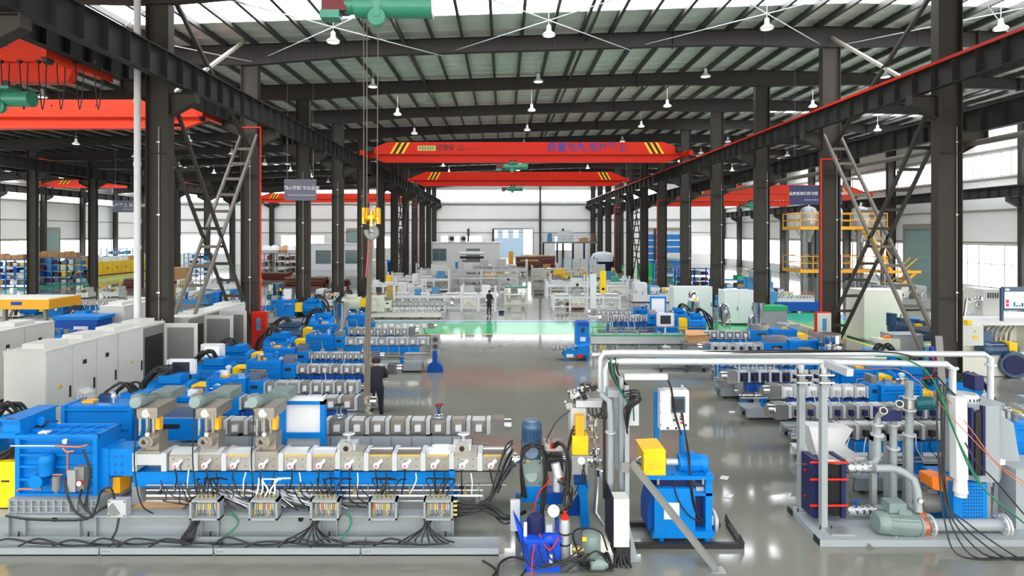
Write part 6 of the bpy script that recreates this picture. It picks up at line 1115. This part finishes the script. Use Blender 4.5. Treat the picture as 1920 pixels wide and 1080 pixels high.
for i in range(5): B().box(-2.4+i*1.2-.05, -2.4+i*1.2+.05, -.05, .05, 0, 2.2).o('post', 'sky_blue', t)
for i in range(4): B().box(-2.3+i*1.2, -1.3+i*1.2, -.02, .02, .2, 2.1).o('panel', 'plastic_film', t)
for i, (px, Y, m) in enumerate(((735, 82, 'blue'), (705, 84, 'cabinet'), (728, 80, 'deep_blue'), (715, 78, 'cream'))):
    t = thing('storage_drum', ['blue plastic storage tank', 'pale steel reel', 'dark blue storage tank', 'cream storage drum'][i]+' standing by the far left columns', 'tank', (PX(px, Y), Y, 0)); B().lathe((0, 0, 0), [(.75, 0), (.8, .1), (.8, 1.9), (.6, 2.1), (.2, 2.15)], 16).o('tank', m, t); B().lathe((0, 0, 1.0), [(.82, 0), (.84, .05), (.82, .1)], 16).o('hoop', m, t)

for i, (px, py, w, h, m, lab) in enumerate(((1010, 552, .9, .35, 'mid_grey', 'dark low pallet truck on the floor in the hall centre'), (1078, 580, 1.3, .45, 'dark_red', 'dark red block on the floor before the white post'), (940, 588, .35, .15, 'deep_blue', 'small blue tray on the floor beside the standing man'), (1025, 515, 1.0, 1.5, 'cardboard', 'brown carton stack left of the yellow press'), (1035, 498, 1.2, 1.6, 'cream', 'cream carton stack behind the yellow press'), (958, 500, .8, 2.6, 'amber', 'amber upright reel in the far centre of the hall'), (740, 575, 1.1, 1.6, 'gold', 'tan cabinet at the left end of the cream roller line'), (985, 498, 1.6, 1.9, 'cabinet', 'grey upright cabinet far in the hall centre'))):
    Y = GY(py); t = thing('floor_goods', lab, 'goods', (PX(px, Y), Y, 0)); B().box(-w/2, w/2, -.3, .3, .06, h).o('body', m, t); B().box(-w*.45, w*.45, -.25, .25, 0, .06).o('base', 'dark', t); B().box(-w/2-.02, w/2+.02, -.32, .32, h*.92, h).o('lid', m, t)
# ================================================================ LEFT HALL
rack('blue parts rack at the left edge of the left hall', PX(-60, 64), PX(46, 64), 64, 65.2, 2.9, 5, 'bin on the blue rack at the left edge')
rack('blue parts rack right of the first far left column', PX(70, 67), PX(152, 67), 67, 68.2, 3.0, 5, 'bin on the rack beside the far left column')
for i, px in enumerate((8, 20, 32, 43, 76, 87, 98, 109, 120, 131, 142)):
    Y = 64.6 if px < 47 else 67.6; carton(PX(px, Y), Y, 2.85 if px < 47 else 2.95, .62, .7, random.uniform(.5, .75), 'brown carton on top of the blue left hall racks, %s from the left' % ORD[i], grp='cartons on the left racks')
for i in range(9):
    Y = 76+i*2.0; t = thing('yellow_cabinet', 'yellow parts cabinet in the row along the left walkway, %s from the camera' % ORD[i], 'cabinet', (-55, Y, 0), group='yellow cabinets'); B().box(-.6, .6, -.97, .97, .08, 1.85).o('body', 'yellow', t); B().box(-.5, .5, -.9, .9, 0, .08).o('plinth', 'dark', t)
    for s in (-1, 1): d_ = B().box(.6, .63, min(s*.03, s*.94), max(s*.03, s*.94), .14, 1.8).o('door', 'yellow', t); B().box(.63, .66, s*.12-.03, s*.12+.03, .8, 1.1).o('handle', 'dark_navy', d_)
    tag(B((-55, Y, 1.86)).prism([(-55.5, 1.86), (-54.5, 1.86), (-54.6, 2.4+.5*random.random()), (-55.3, 2.5)], 'y', Y-.8, Y+.8).o('parts_tray', random.choice(['sky_blue', 'white', 'plastic_film', 'cardboard'])), 'tray of parts on the %s yellow cabinet from the camera' % ORD[i], 'tray', 'trays on the yellow cabinets')
rack('pale blue rack behind the yellow cabinets', -62, -58, 92, 93.4, 3.4, 5, 'bin on the pale blue rack behind yellow cabinets', 'sky_blue', ['white', 'sky_blue', 'blue', 'cream'])
rack('blue rack deep in the left hall under the lattice brace', PX(345, 84), PX(390, 84), 84, 85.2, 3.0, 5, 'bin on the blue rack under the lattice brace', 'sky_blue', ['white', 'blue', 'dark_navy', 'cream', 'cardboard'])
rack('dark rack of rolled goods behind the third left column', PX(488, 84), PX(560, 84), 84, 85.4, 2.9, 4, 'roll bundle on the rack behind third left column', 'mid_grey', ['dark_red', 'brown', 'dark_navy', 'mid_grey'])
for i, px in enumerate((500, 515, 535, 548)): tag(B((PX(px, 84.6), 84.6, 2.95)).lathe((PX(px, 84.6), 84.6, 2.95), [(.7, 0), (.85, .4), (.6, .9), (.2, 1.1)], 10).o('wrapped_load', ['plastic_film', 'white', 'cardboard', 'white'][i]), 'wrapped load on the dark rack, %s from the left' % ORD[i], 'load', 'loads on the dark rack')
t = thing('wooden_crate', 'tan wooden crate beside the first left column far behind', 'crate', (PX(340, 70), 70, 0)); B().box(-.9, .9, -.7, .7, .12, 1.7).o('crate', 'wood', t)
for z in (.3, 1.0, 1.6): B().box(-.95, .95, -.75, .75, z-.06, z+.06).o('batten', 'cardboard', t)
for s in (-.7, 0, .7): B().box(s-.08, s+.08, -.7, .7, 0, .12).o('skid', 'wood', t)
for i, (px, py, L, lab) in enumerate(((575, 535, 4.5, 'stack of dark red steel tubes behind the third left column'), (520, 524, 3.4, 'second stack of dark red steel tubes near the dark rack'), (640, 540, 1.6, 'short stack of rusty red steel by the fourth left column'), (250, 538, 1.6, 'dark red steel pieces beside the rain pipe'))):
    Y = GY(py); t = thing('tube_stack', lab, 'stack', (PX(px, Y), Y, 0))
    for k in range(12): B().cyl((-L/2+random.uniform(-.2, .2), -.5+(k % 4)*.3, .16+(k//4)*.3), (L/2+random.uniform(-.2, .2), -.5+(k % 4)*.3, .16+(k//4)*.3), .15, 8).o('tube', random.choice(['dark_red', 'dark_red', 'brown']), t)
for a in ((PX(330, 56), PX(352, 56), 56, 57.5, 1.4, 'cream', 'cardboard', 'cream bench with cartons behind the first left column'), (PX(385, 60), PX(450, 60), 60, 61.5, 1.5, 'white', 'sky_blue', 'white work line under the left lattice brace'), (PX(395, 44), PX(452, 44), 44, 45.5, 1.5, 'blue', 'sky_blue', 'blue machine under the foot of the left lattice brace'), (PX(330, 47), PX(390, 47), 47, 48.4, 1.2, 'sky_blue', 'white', 'pale blue machine seen through the left lattice brace'), (PX(500, 48), PX(540, 48), 48, 49.5, 1.7, 'teal', 'navy', 'teal and navy machine beside the white board'), (PX(590, 46), PX(640, 46), 46, 47.4, 1.4, 'white', 'dark_red', 'white and red machine behind the black cables'), (PX(142, 52), PX(165, 52), 52, 53, 1.2, 'cabinet', 'hoist_green', 'grey green machine near the two far workers'), (PX(190, 53), PX(222, 53), 53, 54.2, 1.2, 'cabinet', 'mid_grey', 'small grey machine left of the rain pipe'), (PX(0, 40), PX(38, 40), 40, 41.5, 1.3, 'cream', 'mid_grey', 'cream chest machine at the left edge'), (PX(40, 45), PX(75, 45), 45, 46.5, 1.2, 'hoist_green', 'mid_grey', 'green grey machine left of the navy tank')):
    flat_machine(a[7], *a[:7])
t = thing('navy_tank', 'navy horizontal pressure tank on the left hall floor', 'tank', (PX(105, 43), 43, 0)); B().lathe((-1.1, 0, .85), [(.2, 0), (.45, .1), (.5, .25), (.5, 2.0), (.45, 2.15), (.2, 2.25)], 18, (1, 0, 0)).o('tank', 'navy', t)
for s in (-.6, .6): B().box(s-.1, s+.1, -.4, .4, 0, .5).o('saddle', 'dark', t)
t = thing('amber_platform', 'low frame with amber edge and tan top at the left edge', 'platform', (PX(30, 34), 34, 0)); o = t.location.copy(); q = lambda: B(o); q().pb(-60, 92, 562, 580, 33, 35.5).o('frame', 'amber', t); q().pb(-60, 90, 560, 562, 33.1, 35.4).o('top', 'cream', t)
q().pb(20, 40, 566, 572, 32.97, 33).o('blue_patch', 'deep_blue', t)
for px in (-50, 10, 86): q().box(PX(px, 33.2)-.08, PX(px, 33.2)+.08, 33.1, 33.3, 0, PZ(580, 33)).o('leg', 'mid_grey', t)
t = thing('blue_tank', 'open blue tank with pale rim in the left hall', 'tank', (PX(130, 26), 26.2, 0)); o = t.location.copy(); q().pb(100, 182, 598, 635, 25.8, 26.8).o('tank', 'deep_blue', t); q().pb(98, 185, 594, 600, 25.75, 26.85).o('rim', 'blue', t); q().pb(138, 165, 612, 618, 25.78, 25.8).o('label_strip', 'white', t); q().box(PX(105, 26), PX(178, 26), 26, 26.7, 0, PZ(635, 25.8)).o('plinth', 'dark', t)
# ================================================================ RIGHT HALL
rack('blue rack beside the sixth right column', PX(1229, 68), PX(1266, 68), 68, 69.2, 2.6, 5, 'bin on the blue rack by the sixth right column', 'blue', ['dark_red', 'dark_navy', 'mid_grey', 'white'])
rack('long blue rack between the fourth and sixth right columns', PX(1272, 62), PX(1332, 62), 62, 63.3, 2.1, 4, 'bin on the long blue rack in the right hall', 'deep_blue', ['dark', 'mid_grey', 'dark_red', 'dark_navy'])
rack('blue low rack right of the fourth right column', PX(1340, 53), PX(1400, 53), 53, 54.4, 1.6, 3, 'bin on the low blue rack by the fourth right column', 'blue', ['cardboard', 'green', 'white', 'cream'], top=1)
tag(B((PX(1250, 68.6), 68.6, 2.6)).lathe((PX(1240, 68.6), 68.6, 2.95), [(.1, 0), (.35, .1), (.35, 2.2), (.1, 2.3)], 12, (1, 0, 0)).o('film_roll', 'white'), 'white roll lying on the blue rack by the sixth right column', 'roll')
for a in ((PX(1395, 60), PX(1450, 60), 60, 61.6, 2.0, 'sky_blue', 'white', 'pale blue machine beyond the third right column'), (PX(1440, 46), PX(1490, 46), 46, 47.6, 1.6, 'paint_grey', 'navy', 'grey machine with navy motor right of the third right column'), (PX(1400, 70), PX(1430, 70), 70, 71.5, 2.2, 'cream', 'dark_red', 'cream machine with dark red pump deep in right hall'), (PX(1660, 44), PX(1745, 44), 44, 46, 2.0, 'galv', 'paint_grey', 'long grey steel machine behind the first right column'), (PX(1600, 52), PX(1665, 52), 52, 53.5, 1.5, 'paint_grey', 'galv', 'grey machine at the foot of the right shutter'), (PX(1340, 46), PX(1400, 46), 46, 47.5, 1.2, 'sky_blue', 'cardboard', 'blue bench with brown boxes right of the white cabinets'), (PX(1810, 40), PX(1880, 40), 40, 42, 2.2, 'cabinet', 'cream', 'pale machine behind the control screen'), (PX(1890, 36), PX(1990, 36), 36, 38, 2.2, 'cream', 'galv', 'cream machine at the right edge behind the screen')):
    flat_machine(a[7], *a[:7])
t = thing('green_cart', 'green and grey tool cart behind the steel pots', 'cart', (PX(1445, 34), 34, 0)); B().box(-.75, .75, -.4, .4, .15, 1.3).o('body', 'paint_grey', t); B().box(-.78, .78, -.43, .43, 1.3, 1.55).o('top', 'green', t)
for s in (-.6, .6): B().cyl((s, -.3, .1), (s, -.2, .1), .1, 10).o('wheel', 'dark', t)
# yellow railed mezzanine with steel silos
mz = thing('mixing_platform', 'two storey platform with yellow railings and steel silos in right hall', 'platform', (26.5, 48.5, 0)); o = mz.location.copy(); q = lambda: B(o); X0, X1, Ya, Yb = 23.4, 30.2, 47, 50
for z in (2.75, 6.15):
    q().box(X0, X1, Ya, Yb, z-.12, z).o('deck', 'mid_grey', mz); q().box(X0-.05, X1+.05, Ya-.06, Ya, z-.2, z+.06).o('edge_beam', 'amber', mz); q().box(X0-.06, X0, Ya, Yb, z-.2, z+.06).o('edge_beam', 'amber', mz)
    for zz in (.55, 1.1): q().cyl((X0, Ya, z+zz), (X1, Ya, z+zz), .035, 6).o('rail', 'amber', mz); q().cyl((X0, Ya, z+zz), (X0, Yb, z+zz), .035, 6).o('rail', 'amber', mz); q().cyl((X0, Yb, z+zz), (X1, Yb, z+zz), .035, 6).o('rail', 'amber', mz)
    for i in range(8): X = X0+(X1-X0)*i/7; q().cyl((X, Ya, z), (X, Ya, z+1.1), .035, 6).o('rail_post', 'amber', mz); q().cyl((X, Yb, z), (X, Yb, z+1.1), .035, 6).o('rail_post', 'amber', mz)
for X in (X0+.3, X0+2.4, X1-2.2, X1-.3):
    for Y in (Ya+.15, Yb-.15): q().box(X-.1, X+.1, Y-.1, Y+.1, 0, 6.05).o('leg', 'mid_grey', mz)
    for z in (2.6, 6.0): q().bar((X-.6, Ya+.15, z), (X, Ya+.15, z-.9), .07, .07).o('knee_brace', 'mid_grey', mz)
for s_, (xa, za, xb, zb) in enumerate(((X1-.4, 2.75, X1-2.2, 6.1), (X1+1.6, 2.75, X1-1.4, .05))):
    for y in (Ya-.3, Ya-1.1): q().bar((xa, y, za), (xb, y, zb), .06, .22).o('stair_string', 'amber', mz); q().bar((xa, y, za+1.0), (xb, y, zb+1.0), .05, .05).o('stair_rail', 'amber', mz)
    for i in range(11): k = (i+.5)/11; q().box(xa+(xb-xa)*k-.15, xa+(xb-xa)*k+.15, Ya-1.1, Ya-.3, za+(zb-za)*k-.02, za+(zb-za)*k+.02).o('stair_tread', 'mid_grey', mz)
q().box(X1-.8, X1+1.8, Ya-1.2, Ya, 2.63, 2.75).o('landing', 'mid_grey', mz); q().box(X1-.8, X1+1.8, Ya-1.25, Ya-1.2, 2.6, 2.8).o('edge_beam', 'amber', mz)
for i in range(3):
    t = thing('steel_silo', 'shiny steel silo on the top deck of the yellow railed platform, %s from left' % ORD[i], 'silo', (X0+1.3+i*2.1, 48.4, 6.15), group='silos on the platform'); B().lathe((0, 0, 0), [(.15, -1.2), (.2, -.8), (.6, .1), (.62, 1.3), (.5, 1.55), (.2, 1.7)], 20).o('shell', 'galv', t); B().lathe((0, 0, .6), [(.64, 0), (.66, .04), (.64, .08)], 20).o('hoop', 'steel', t); B().cyl((0, 0, 1.65), (.1, 0, 2.0), .1, 12).o('inlet', 'steel', t); B().box(-.15, .2, -.66, -.6, .3, .7).o('hatch', 'plate', t)
t = thing('blue_base_extruder', 'blue based extruder with steel pipes under the yellow railed platform', 'extruder', (PX(1490, 43), 43, 0)); B().box(-1.6, 1.6, -.4, .4, .1, .75).o('base', 'deep_blue', t); B().box(-1.4, 1.3, -.25, .25, .75, 1.2).o('barrel', 'plate', t); B().box(-2.4, -1.4, -.35, .35, .1, 1.5).o('gearbox', 'sky_blue', t)
for i in range(12): B().curve([(-1.3+i*.22, -.3, 1.0), (-1.2+i*.22, -.42, 1.3), (-1.1+i*.2, -.35, 1.5)], .03, 5).o('hose', random.choice(['steel', 'white', 'copper']), t)
for s in (-1.5, 0, 1.5): B().box(s-.08, s+.08, -.3, .3, 0, .1).o('foot', 'dark', t)
# ---------------------------------------------------------------- cream line at the right edge
cl = thing('cream_extruder', 'large cream painted machine with navy motors at the right edge', 'machine', (PX(1860, 23.8), 24.2, 0)); o = cl.location.copy()
q().pb(1800, 1990, 662, 705, 23.5, 25.5).o('base', 'cream', cl); q().box(PX(1802, 23.7), PX(1990, 23.7), 23.7, 25.3, 0, PZ(704, 23.5)).o('plinth', 'dark', cl); q().pb(1800, 1990, 596, 610, 23.9, 25.6).o('top_bed', 'white', cl)
q().pb(1806, 1828, 610, 662, 24.0, 24.8).o('pedestal', 'cream', cl); q().pb(1845, 1915, 603, 640, 24.6, 25.6).o('gear_casing', 'cream', cl); q().pb(1930, 1990, 605, 662, 24.0, 25.4).o('end_casing', 'cream', cl)
q().pb(1802, 1844, 611, 648, 23.4, 23.7).o('control_box', 'cabinet', cl); q().pb(1825, 1834, 629, 635, 23.38, 23.4).o('warning_sign', 'yellow', cl); q().cyl(P(1828, 621, 23.38), P(1828, 621, 23.4), .03, 8).o('lamp_green', 'green', cl); q().pb(1814, 1823, 601, 609, 23.5, 23.7).o('yellow_plug', 'yellow', cl)
q().pb(1843, 1860, 622, 662, 23.7, 24.1).o('motor_neck', 'navy', cl); motor(cl, o, P(1900, 655, 23.7), P(1836, 655, 23.7), .3, 'navy', False, False); q().pb(1893, 1908, 643, 662, 23.4, 24).o('coupling_guard', 'yellow', cl)
q().lathe(P(1905, 685, 23.2), [(.5, 0), (.52, .1), (.52, 1.2), (.4, 1.3)], 24, (.25, 1, 0)).o('fan_motor', 'navy', cl); q().lathe(P(1904, 685, 23.17), [(.38, 0), (.38, .04)], 24, (.25, 1, 0)).o('fan_grille', 'dark_navy', cl)
for i in range(6): q().tube([P(1845+i*9, 640, 24.2), P(1848+i*9, 622, 24.1), P(1856+i*9, 612, 24.2)], .04, 6).o('steam_pipe', random.choice(['steel', 'plate', 'galv']), cl)
q().pb(1856, 1880, 615, 638, 24.2, 24.5).o('pump_body', 'plate', cl)
t = thing('machine_tower', 'cream upright housing with vent slots above the right machine', 'housing', (PX(1860, 25), 25.2, PZ(596, 23.9))); o = t.location.copy(); q().box(PX(1843, 24.6), PX(1880, 24.6), 24.6, 25.4, PZ(596, 23.9), PZ(543, 24.6)).o('case', 'cabinet', t); q().pb(1828, 1848, 540, 595, 25.0, 25.6).o('rear_case', 'cream', t)
for i in range(5): q().pb(1852+i*4.5, 1854.5+i*4.5, 549, 559, 24.59, 24.6).o('vent_slot', 'dark', t)
for i in range(7): c = P(1805+random.uniform(0, 34), 560+random.uniform(0, 30), 24.5+random.uniform(0, .4)); q().lathe(c, [(.05, -.1), (.12, -.08), (.12, .08), (.05, .1)], 12, (random.random(), .3, random.random())).o('steel_valve', random.choice(['chrome', 'steel', 'plate', 'dark']), t)
q().tube([P(1808, 595, 24.4), P(1812, 565, 24.4), P(1840, 560, 24.6)], .05, 8).o('valve_pipe', 'chrome', t)
t = thing('control_screen', 'bright control screen with coloured chart at the right edge', 'screen', (PX(1905, 23), 23, PZ(596, 23.9))); o = t.location.copy(); q().pb(1881, 1960, 538, 582, 23, 23.12).o('case', 'navy', t); q().pb(1884, 1958, 547, 578, 22.99, 23).o('display', 'screen', t)
q().pb(1886, 1892, 562, 568, 22.985, 22.99).pb(1886, 1892, 569, 575, 22.985, 22.99).o('red_tile', 'pink', t)
for i in range(10): q().pb(1900+i*5, 1904+i*5, 574-random.uniform(1, 8), 575, 22.985, 22.99).o('chart_bar', 'teal' if i % 2 else 'sky_blue', t)
q().pb(1885, 1893, 541, 545, 22.985, 23).o('logo_mark', 'white', t); q().box(PX(1878, 23.05)-.04, PX(1878, 23.05)+.04, 23.0, 23.1, PZ(596, 23.9), PZ(540, 23)).o('post', 'navy', t); q().bar(P(1878, 560, 23.06), P(1884, 560, 23.06), .06, .06).o('arm', 'navy', t)
t = thing('navy_motor_set', 'navy motor set on pale frame beyond the first right column', 'motor', (PX(1705, 28), 28, 0)); o = t.location.copy(); motor(t, o, P(1705, 625, 27.8), P(1748, 630, 27.8), .5, 'navy', True, True); motor(t, o, P(1672, 612, 28), P(1706, 618, 28), .35, 'navy', True, True, name='upper_motor')
q().pb(1672, 1682, 588, 612, 27.8, 28.2).o('blower_neck', 'navy', t); q().pb(1660, 1760, 640, 652, 27.3, 28.5).o('frame', 'cream', t); q().box(PX(1665, 27.5), PX(1755, 27.5), 27.5, 28.3, 0, PZ(652, 27.3)).o('plinth', 'mid_grey', t); q().pb(1719, 1730, 608, 615, 27.4, 27.6).o('yellow_sticker', 'yellow', t); q().pb(1710, 1725, 598, 604, 27.9, 28.2).o('blue_cap', 'blue', t)
t = thing('white_actuator', 'white actuator arm with red cap lying before the navy motors', 'actuator', (PX(1680, 26), 26, 0)); o = t.location.copy(); q().pb(1652, 1688, 636, 656, 25.8, 26.2).o('body', 'cream', t); q().pb(1660, 1671, 630, 636, 25.9, 26.1).o('cap', 'orange', t); q().bar(P(1615, 635, 26), P(1655, 650, 26), .08, .08).o('arm', 'mid_grey', t); q().box(PX(1655, 26), PX(1685, 26), 25.9, 26.1, 0, PZ(656, 25.8)).o('stand', 'galv', t)
# blue and teal posts near the first right column
for px, m, lab in ((1735, 'teal', 'thin teal post with hoses before the first right column'), (1747, 'deep_blue', 'thin blue post beside the teal one before the right column')):
    t = thing('hose_post', lab, 'post', (PX(px, 17), 17, 0)); B().box(-.05, .05, -.05, .05, 0, PZ(650, 17)).o('post', m, t); B().box(-.12, .12, -.12, .12, 0, .03).o('foot', m, t)
    for k in range(3): B().curve([(0, -.06, 2.2-k*.2), (.2, -.1, 2.0-k*.2), (.1, -.12, 1.6-k*.2), (-.2, -.1, 1.5)], .02, 5).o('hose', ['red', 'dark_navy', 'green'][k], t)
tag(B((PX(1772, 16), 16, 0)).bar((PX(1760, 16.2), 16.2, PZ(630, 16.2)), (PX(1775, 15.6), 15.6, .05), .16, .06).o('leaning_plank', 'mid_grey'), 'grey plank leaning against the first right column', 'plank')
# ================================================================ PEOPLE
def person(lab, loc, rz, bend=0.0, jacket='cloth', trousers='cloth', scale=1.0, arms='down', head_pitch=0):
    t = thing('person', lab, 'person', loc, rz); s = scale
    def rot(p, piv):                                     # bend the upper body forward (towards -y) about the hips
        y, z = p[1]-piv[1], p[2]-piv[2]; c, n = math.cos(bend), math.sin(bend); return (p[0], piv[1]+y*c-z*n, piv[2]+y*n+z*c)
    hip = (0, 0, .93); J = {}
    J['pelvis'] = ((0, 0, .95), (.165, .12)); up = {'waist': ((0, 0, 1.08), (.15, .11)), 'chest': ((0, 0, 1.3), (.185, .125)), 'collar': ((0, .01, 1.44), (.11, .085)), 'neck': ((0, 0, 1.51), (.055, .06)), 'head': ((0, -.02, 1.6), (.078, .095)), 'crown': ((0, -.01, 1.69), (.07, .085))}
    for sd, n in ((-1, 'l'), (1, 'r')):
        up['sh'+n] = ((sd*.18, .01, 1.4), (.075, .075)); 
        if arms == 'down': up['el'+n] = ((sd*.25, .03, 1.13), (.052, .055)); up['wr'+n] = ((sd*.26, -.05, .9), (.037, .04)); up['ha'+n] = ((sd*.25, -.08, .82), (.03, .045))
        else: up['el'+n] = ((sd*.24, -.06, 1.15), (.052, .055)); up['wr'+n] = ((sd*.13, -.3, 1.12), (.037, .04)); up['ha'+n] = ((sd*.1, -.38, 1.13), (.035, .04))
    for k, (p, r) in up.items(): J[k] = (rot(p, hip), r)
    for sd, n in ((-1, 'l'), (1, 'r')):
        J['hp'+n] = ((sd*.09, 0, .87), (.105, .11)); J['kn'+n] = ((sd*.11, -.03, .48), (.068, .072)); J['an'+n] = ((sd*.12, .02, .1), (.048, .052)); J['to'+n] = ((sd*.14, -.15, .045), (.042, .04))
    E = [('pelvis', 'waist'), ('waist', 'chest'), ('chest', 'collar'), ('collar', 'neck'), ('neck', 'head'), ('head', 'crown')]
    for n in 'lr': E += [('chest', 'sh'+n), ('sh'+n, 'el'+n), ('el'+n, 'wr'+n), ('wr'+n, 'ha'+n), ('pelvis', 'hp'+n), ('hp'+n, 'kn'+n), ('kn'+n, 'an'+n), ('an'+n, 'to'+n)]
    ks = list(J); me = bpy.data.meshes.new('b'); me.from_pydata([Vector(J[k][0])*s for k in ks], [(ks.index(a), ks.index(b_)) for a, b_ in E], [])
    ob = bpy.data.objects.new('b', me); COL.objects.link(ob); ob.modifiers.new('s', 'SKIN').use_smooth_shade = True; ob.modifiers.new('d', 'SUBSURF').levels = 2
    for i, k in enumerate(ks): me.skin_vertices[0].data[i].radius = [v*s for v in J[k][1]]; me.skin_vertices[0].data[i].use_root = (k == 'pelvis')
    dg = bpy.context.evaluated_depsgraph_get(); m2 = bpy.data.meshes.new_from_object(ob.evaluated_get(dg)); bpy.data.objects.remove(ob)
    # five fingers per hand joined into the body mesh
    bm = bmesh.new(); bm.from_mesh(m2); b = B()
    for n, sd in (('l', -1), ('r', 1)):
        h = Vector(J['ha'+n][0])*s; d = (h-Vector(J['wr'+n][0])*s).normalized(); u = d.cross(Vector((sd, .2, 0))).normalized(); 
        for f in range(4): a = h+u*(f-1.5)*.02*s; b.tube([a, a+d*.05*s, a+d*(.075+.008*(f in (1, 2)))*s-Vector((sd*.02*s, 0, 0))], .009*s, 5)
        b.tube([h-d*.03*s+u*.03*s, h+u*.055*s+d*.01*s, h+u*.05*s+d*.04*s], .01*s, 5)
    hd = Vector(J['head'][0])*s
    b.lathe(hd+Vector((0, -.1*s, -.0)), [(.012*s, 0), (.018*s, .02*s), (.008*s, .045*s)], 6)       # nose
    for sd in (-1, 1): b.lathe(hd+Vector((sd*.08*s, .02*s, 0)), [(.01*s, -.03*s), (.022*s, 0), (.012*s, .03*s)], 6)   # ears
    tmp = b.mesh('x', 'skin'); bm.from_mesh(tmp); bm.to_mesh(m2); bm.free()
    m2.materials.clear()
    for m in (jacket, trousers, 'skin', 'hair'): m2.materials.append(MATS[m])
    inv = {k: Vector(J[k][0])*s for k in ks}
    for p in m2.polygons:
        k = min(inv, key=lambda k: (inv[k]-p.center).length); p.use_smooth = True
        p.material_index = 2 if k in ('head', 'neck', 'crown', 'hal', 'har') else 3 if k in ('tol', 'tor') else 1 if k[:2] in ('hp', 'kn', 'an') or k == 'pelvis' else 0
    link('body', m2, t)
    c = inv['crown']; B().lathe(c+Vector((0, .02*s, -.1*s)), [(.098*s, -.02*s), (.105*s, .05*s), (.095*s, .1*s), (.06*s, .14*s), (.01*s, .15*s)], 14).o('hair', 'hair', t)
    for sd in (-1, 1): B().lathe(hd+Vector((sd*.032*s, -.098*s, .02*s)), [(.004*s, -.008*s), (.012*s, 0), (.004*s, .008*s)], 6).o('eye', 'black', t)
    return t
at(person('man in dark jacket bending over the machines beside the hanging sling', (PX(705, 18.3), 18.3, 0), math.pi+.2, .14, 'cloth', 'cloth', 1.05, 'fwd'), sc_=(1.25, 1.15, 1.0))
person('man in dark work clothes standing beyond the green walkway', (PX(917, 41), 41, 0), 2.5, .08, 'cloth', 'cloth', 1.02, 'fwd')
person('worker bending over parts beside the yellow cabinets', (PX(134, 70.5), 70.5, 0), 1.6, .9, 'cloth2', 'cloth', 1.0, 'fwd'); person('worker standing upright before the far left column', (PX(161, 70), 70, 0), .3, 0, 'cloth', 'cloth', 1.0, 'down')
tag(B((PX(145, 70.4), 70.4, 0)).box(PX(140, 70.4), PX(152, 70.4), 70.1, 70.8, .35, .75).box(PX(141, 70.4), PX(143, 70.4), 70.2, 70.3, 0, .35).box(PX(149, 70.4), PX(151, 70.4), 70.2, 70.3, 0, .35).o('parts_bench', 'mid_grey'), 'low grey bench between the two far workers', 'bench')
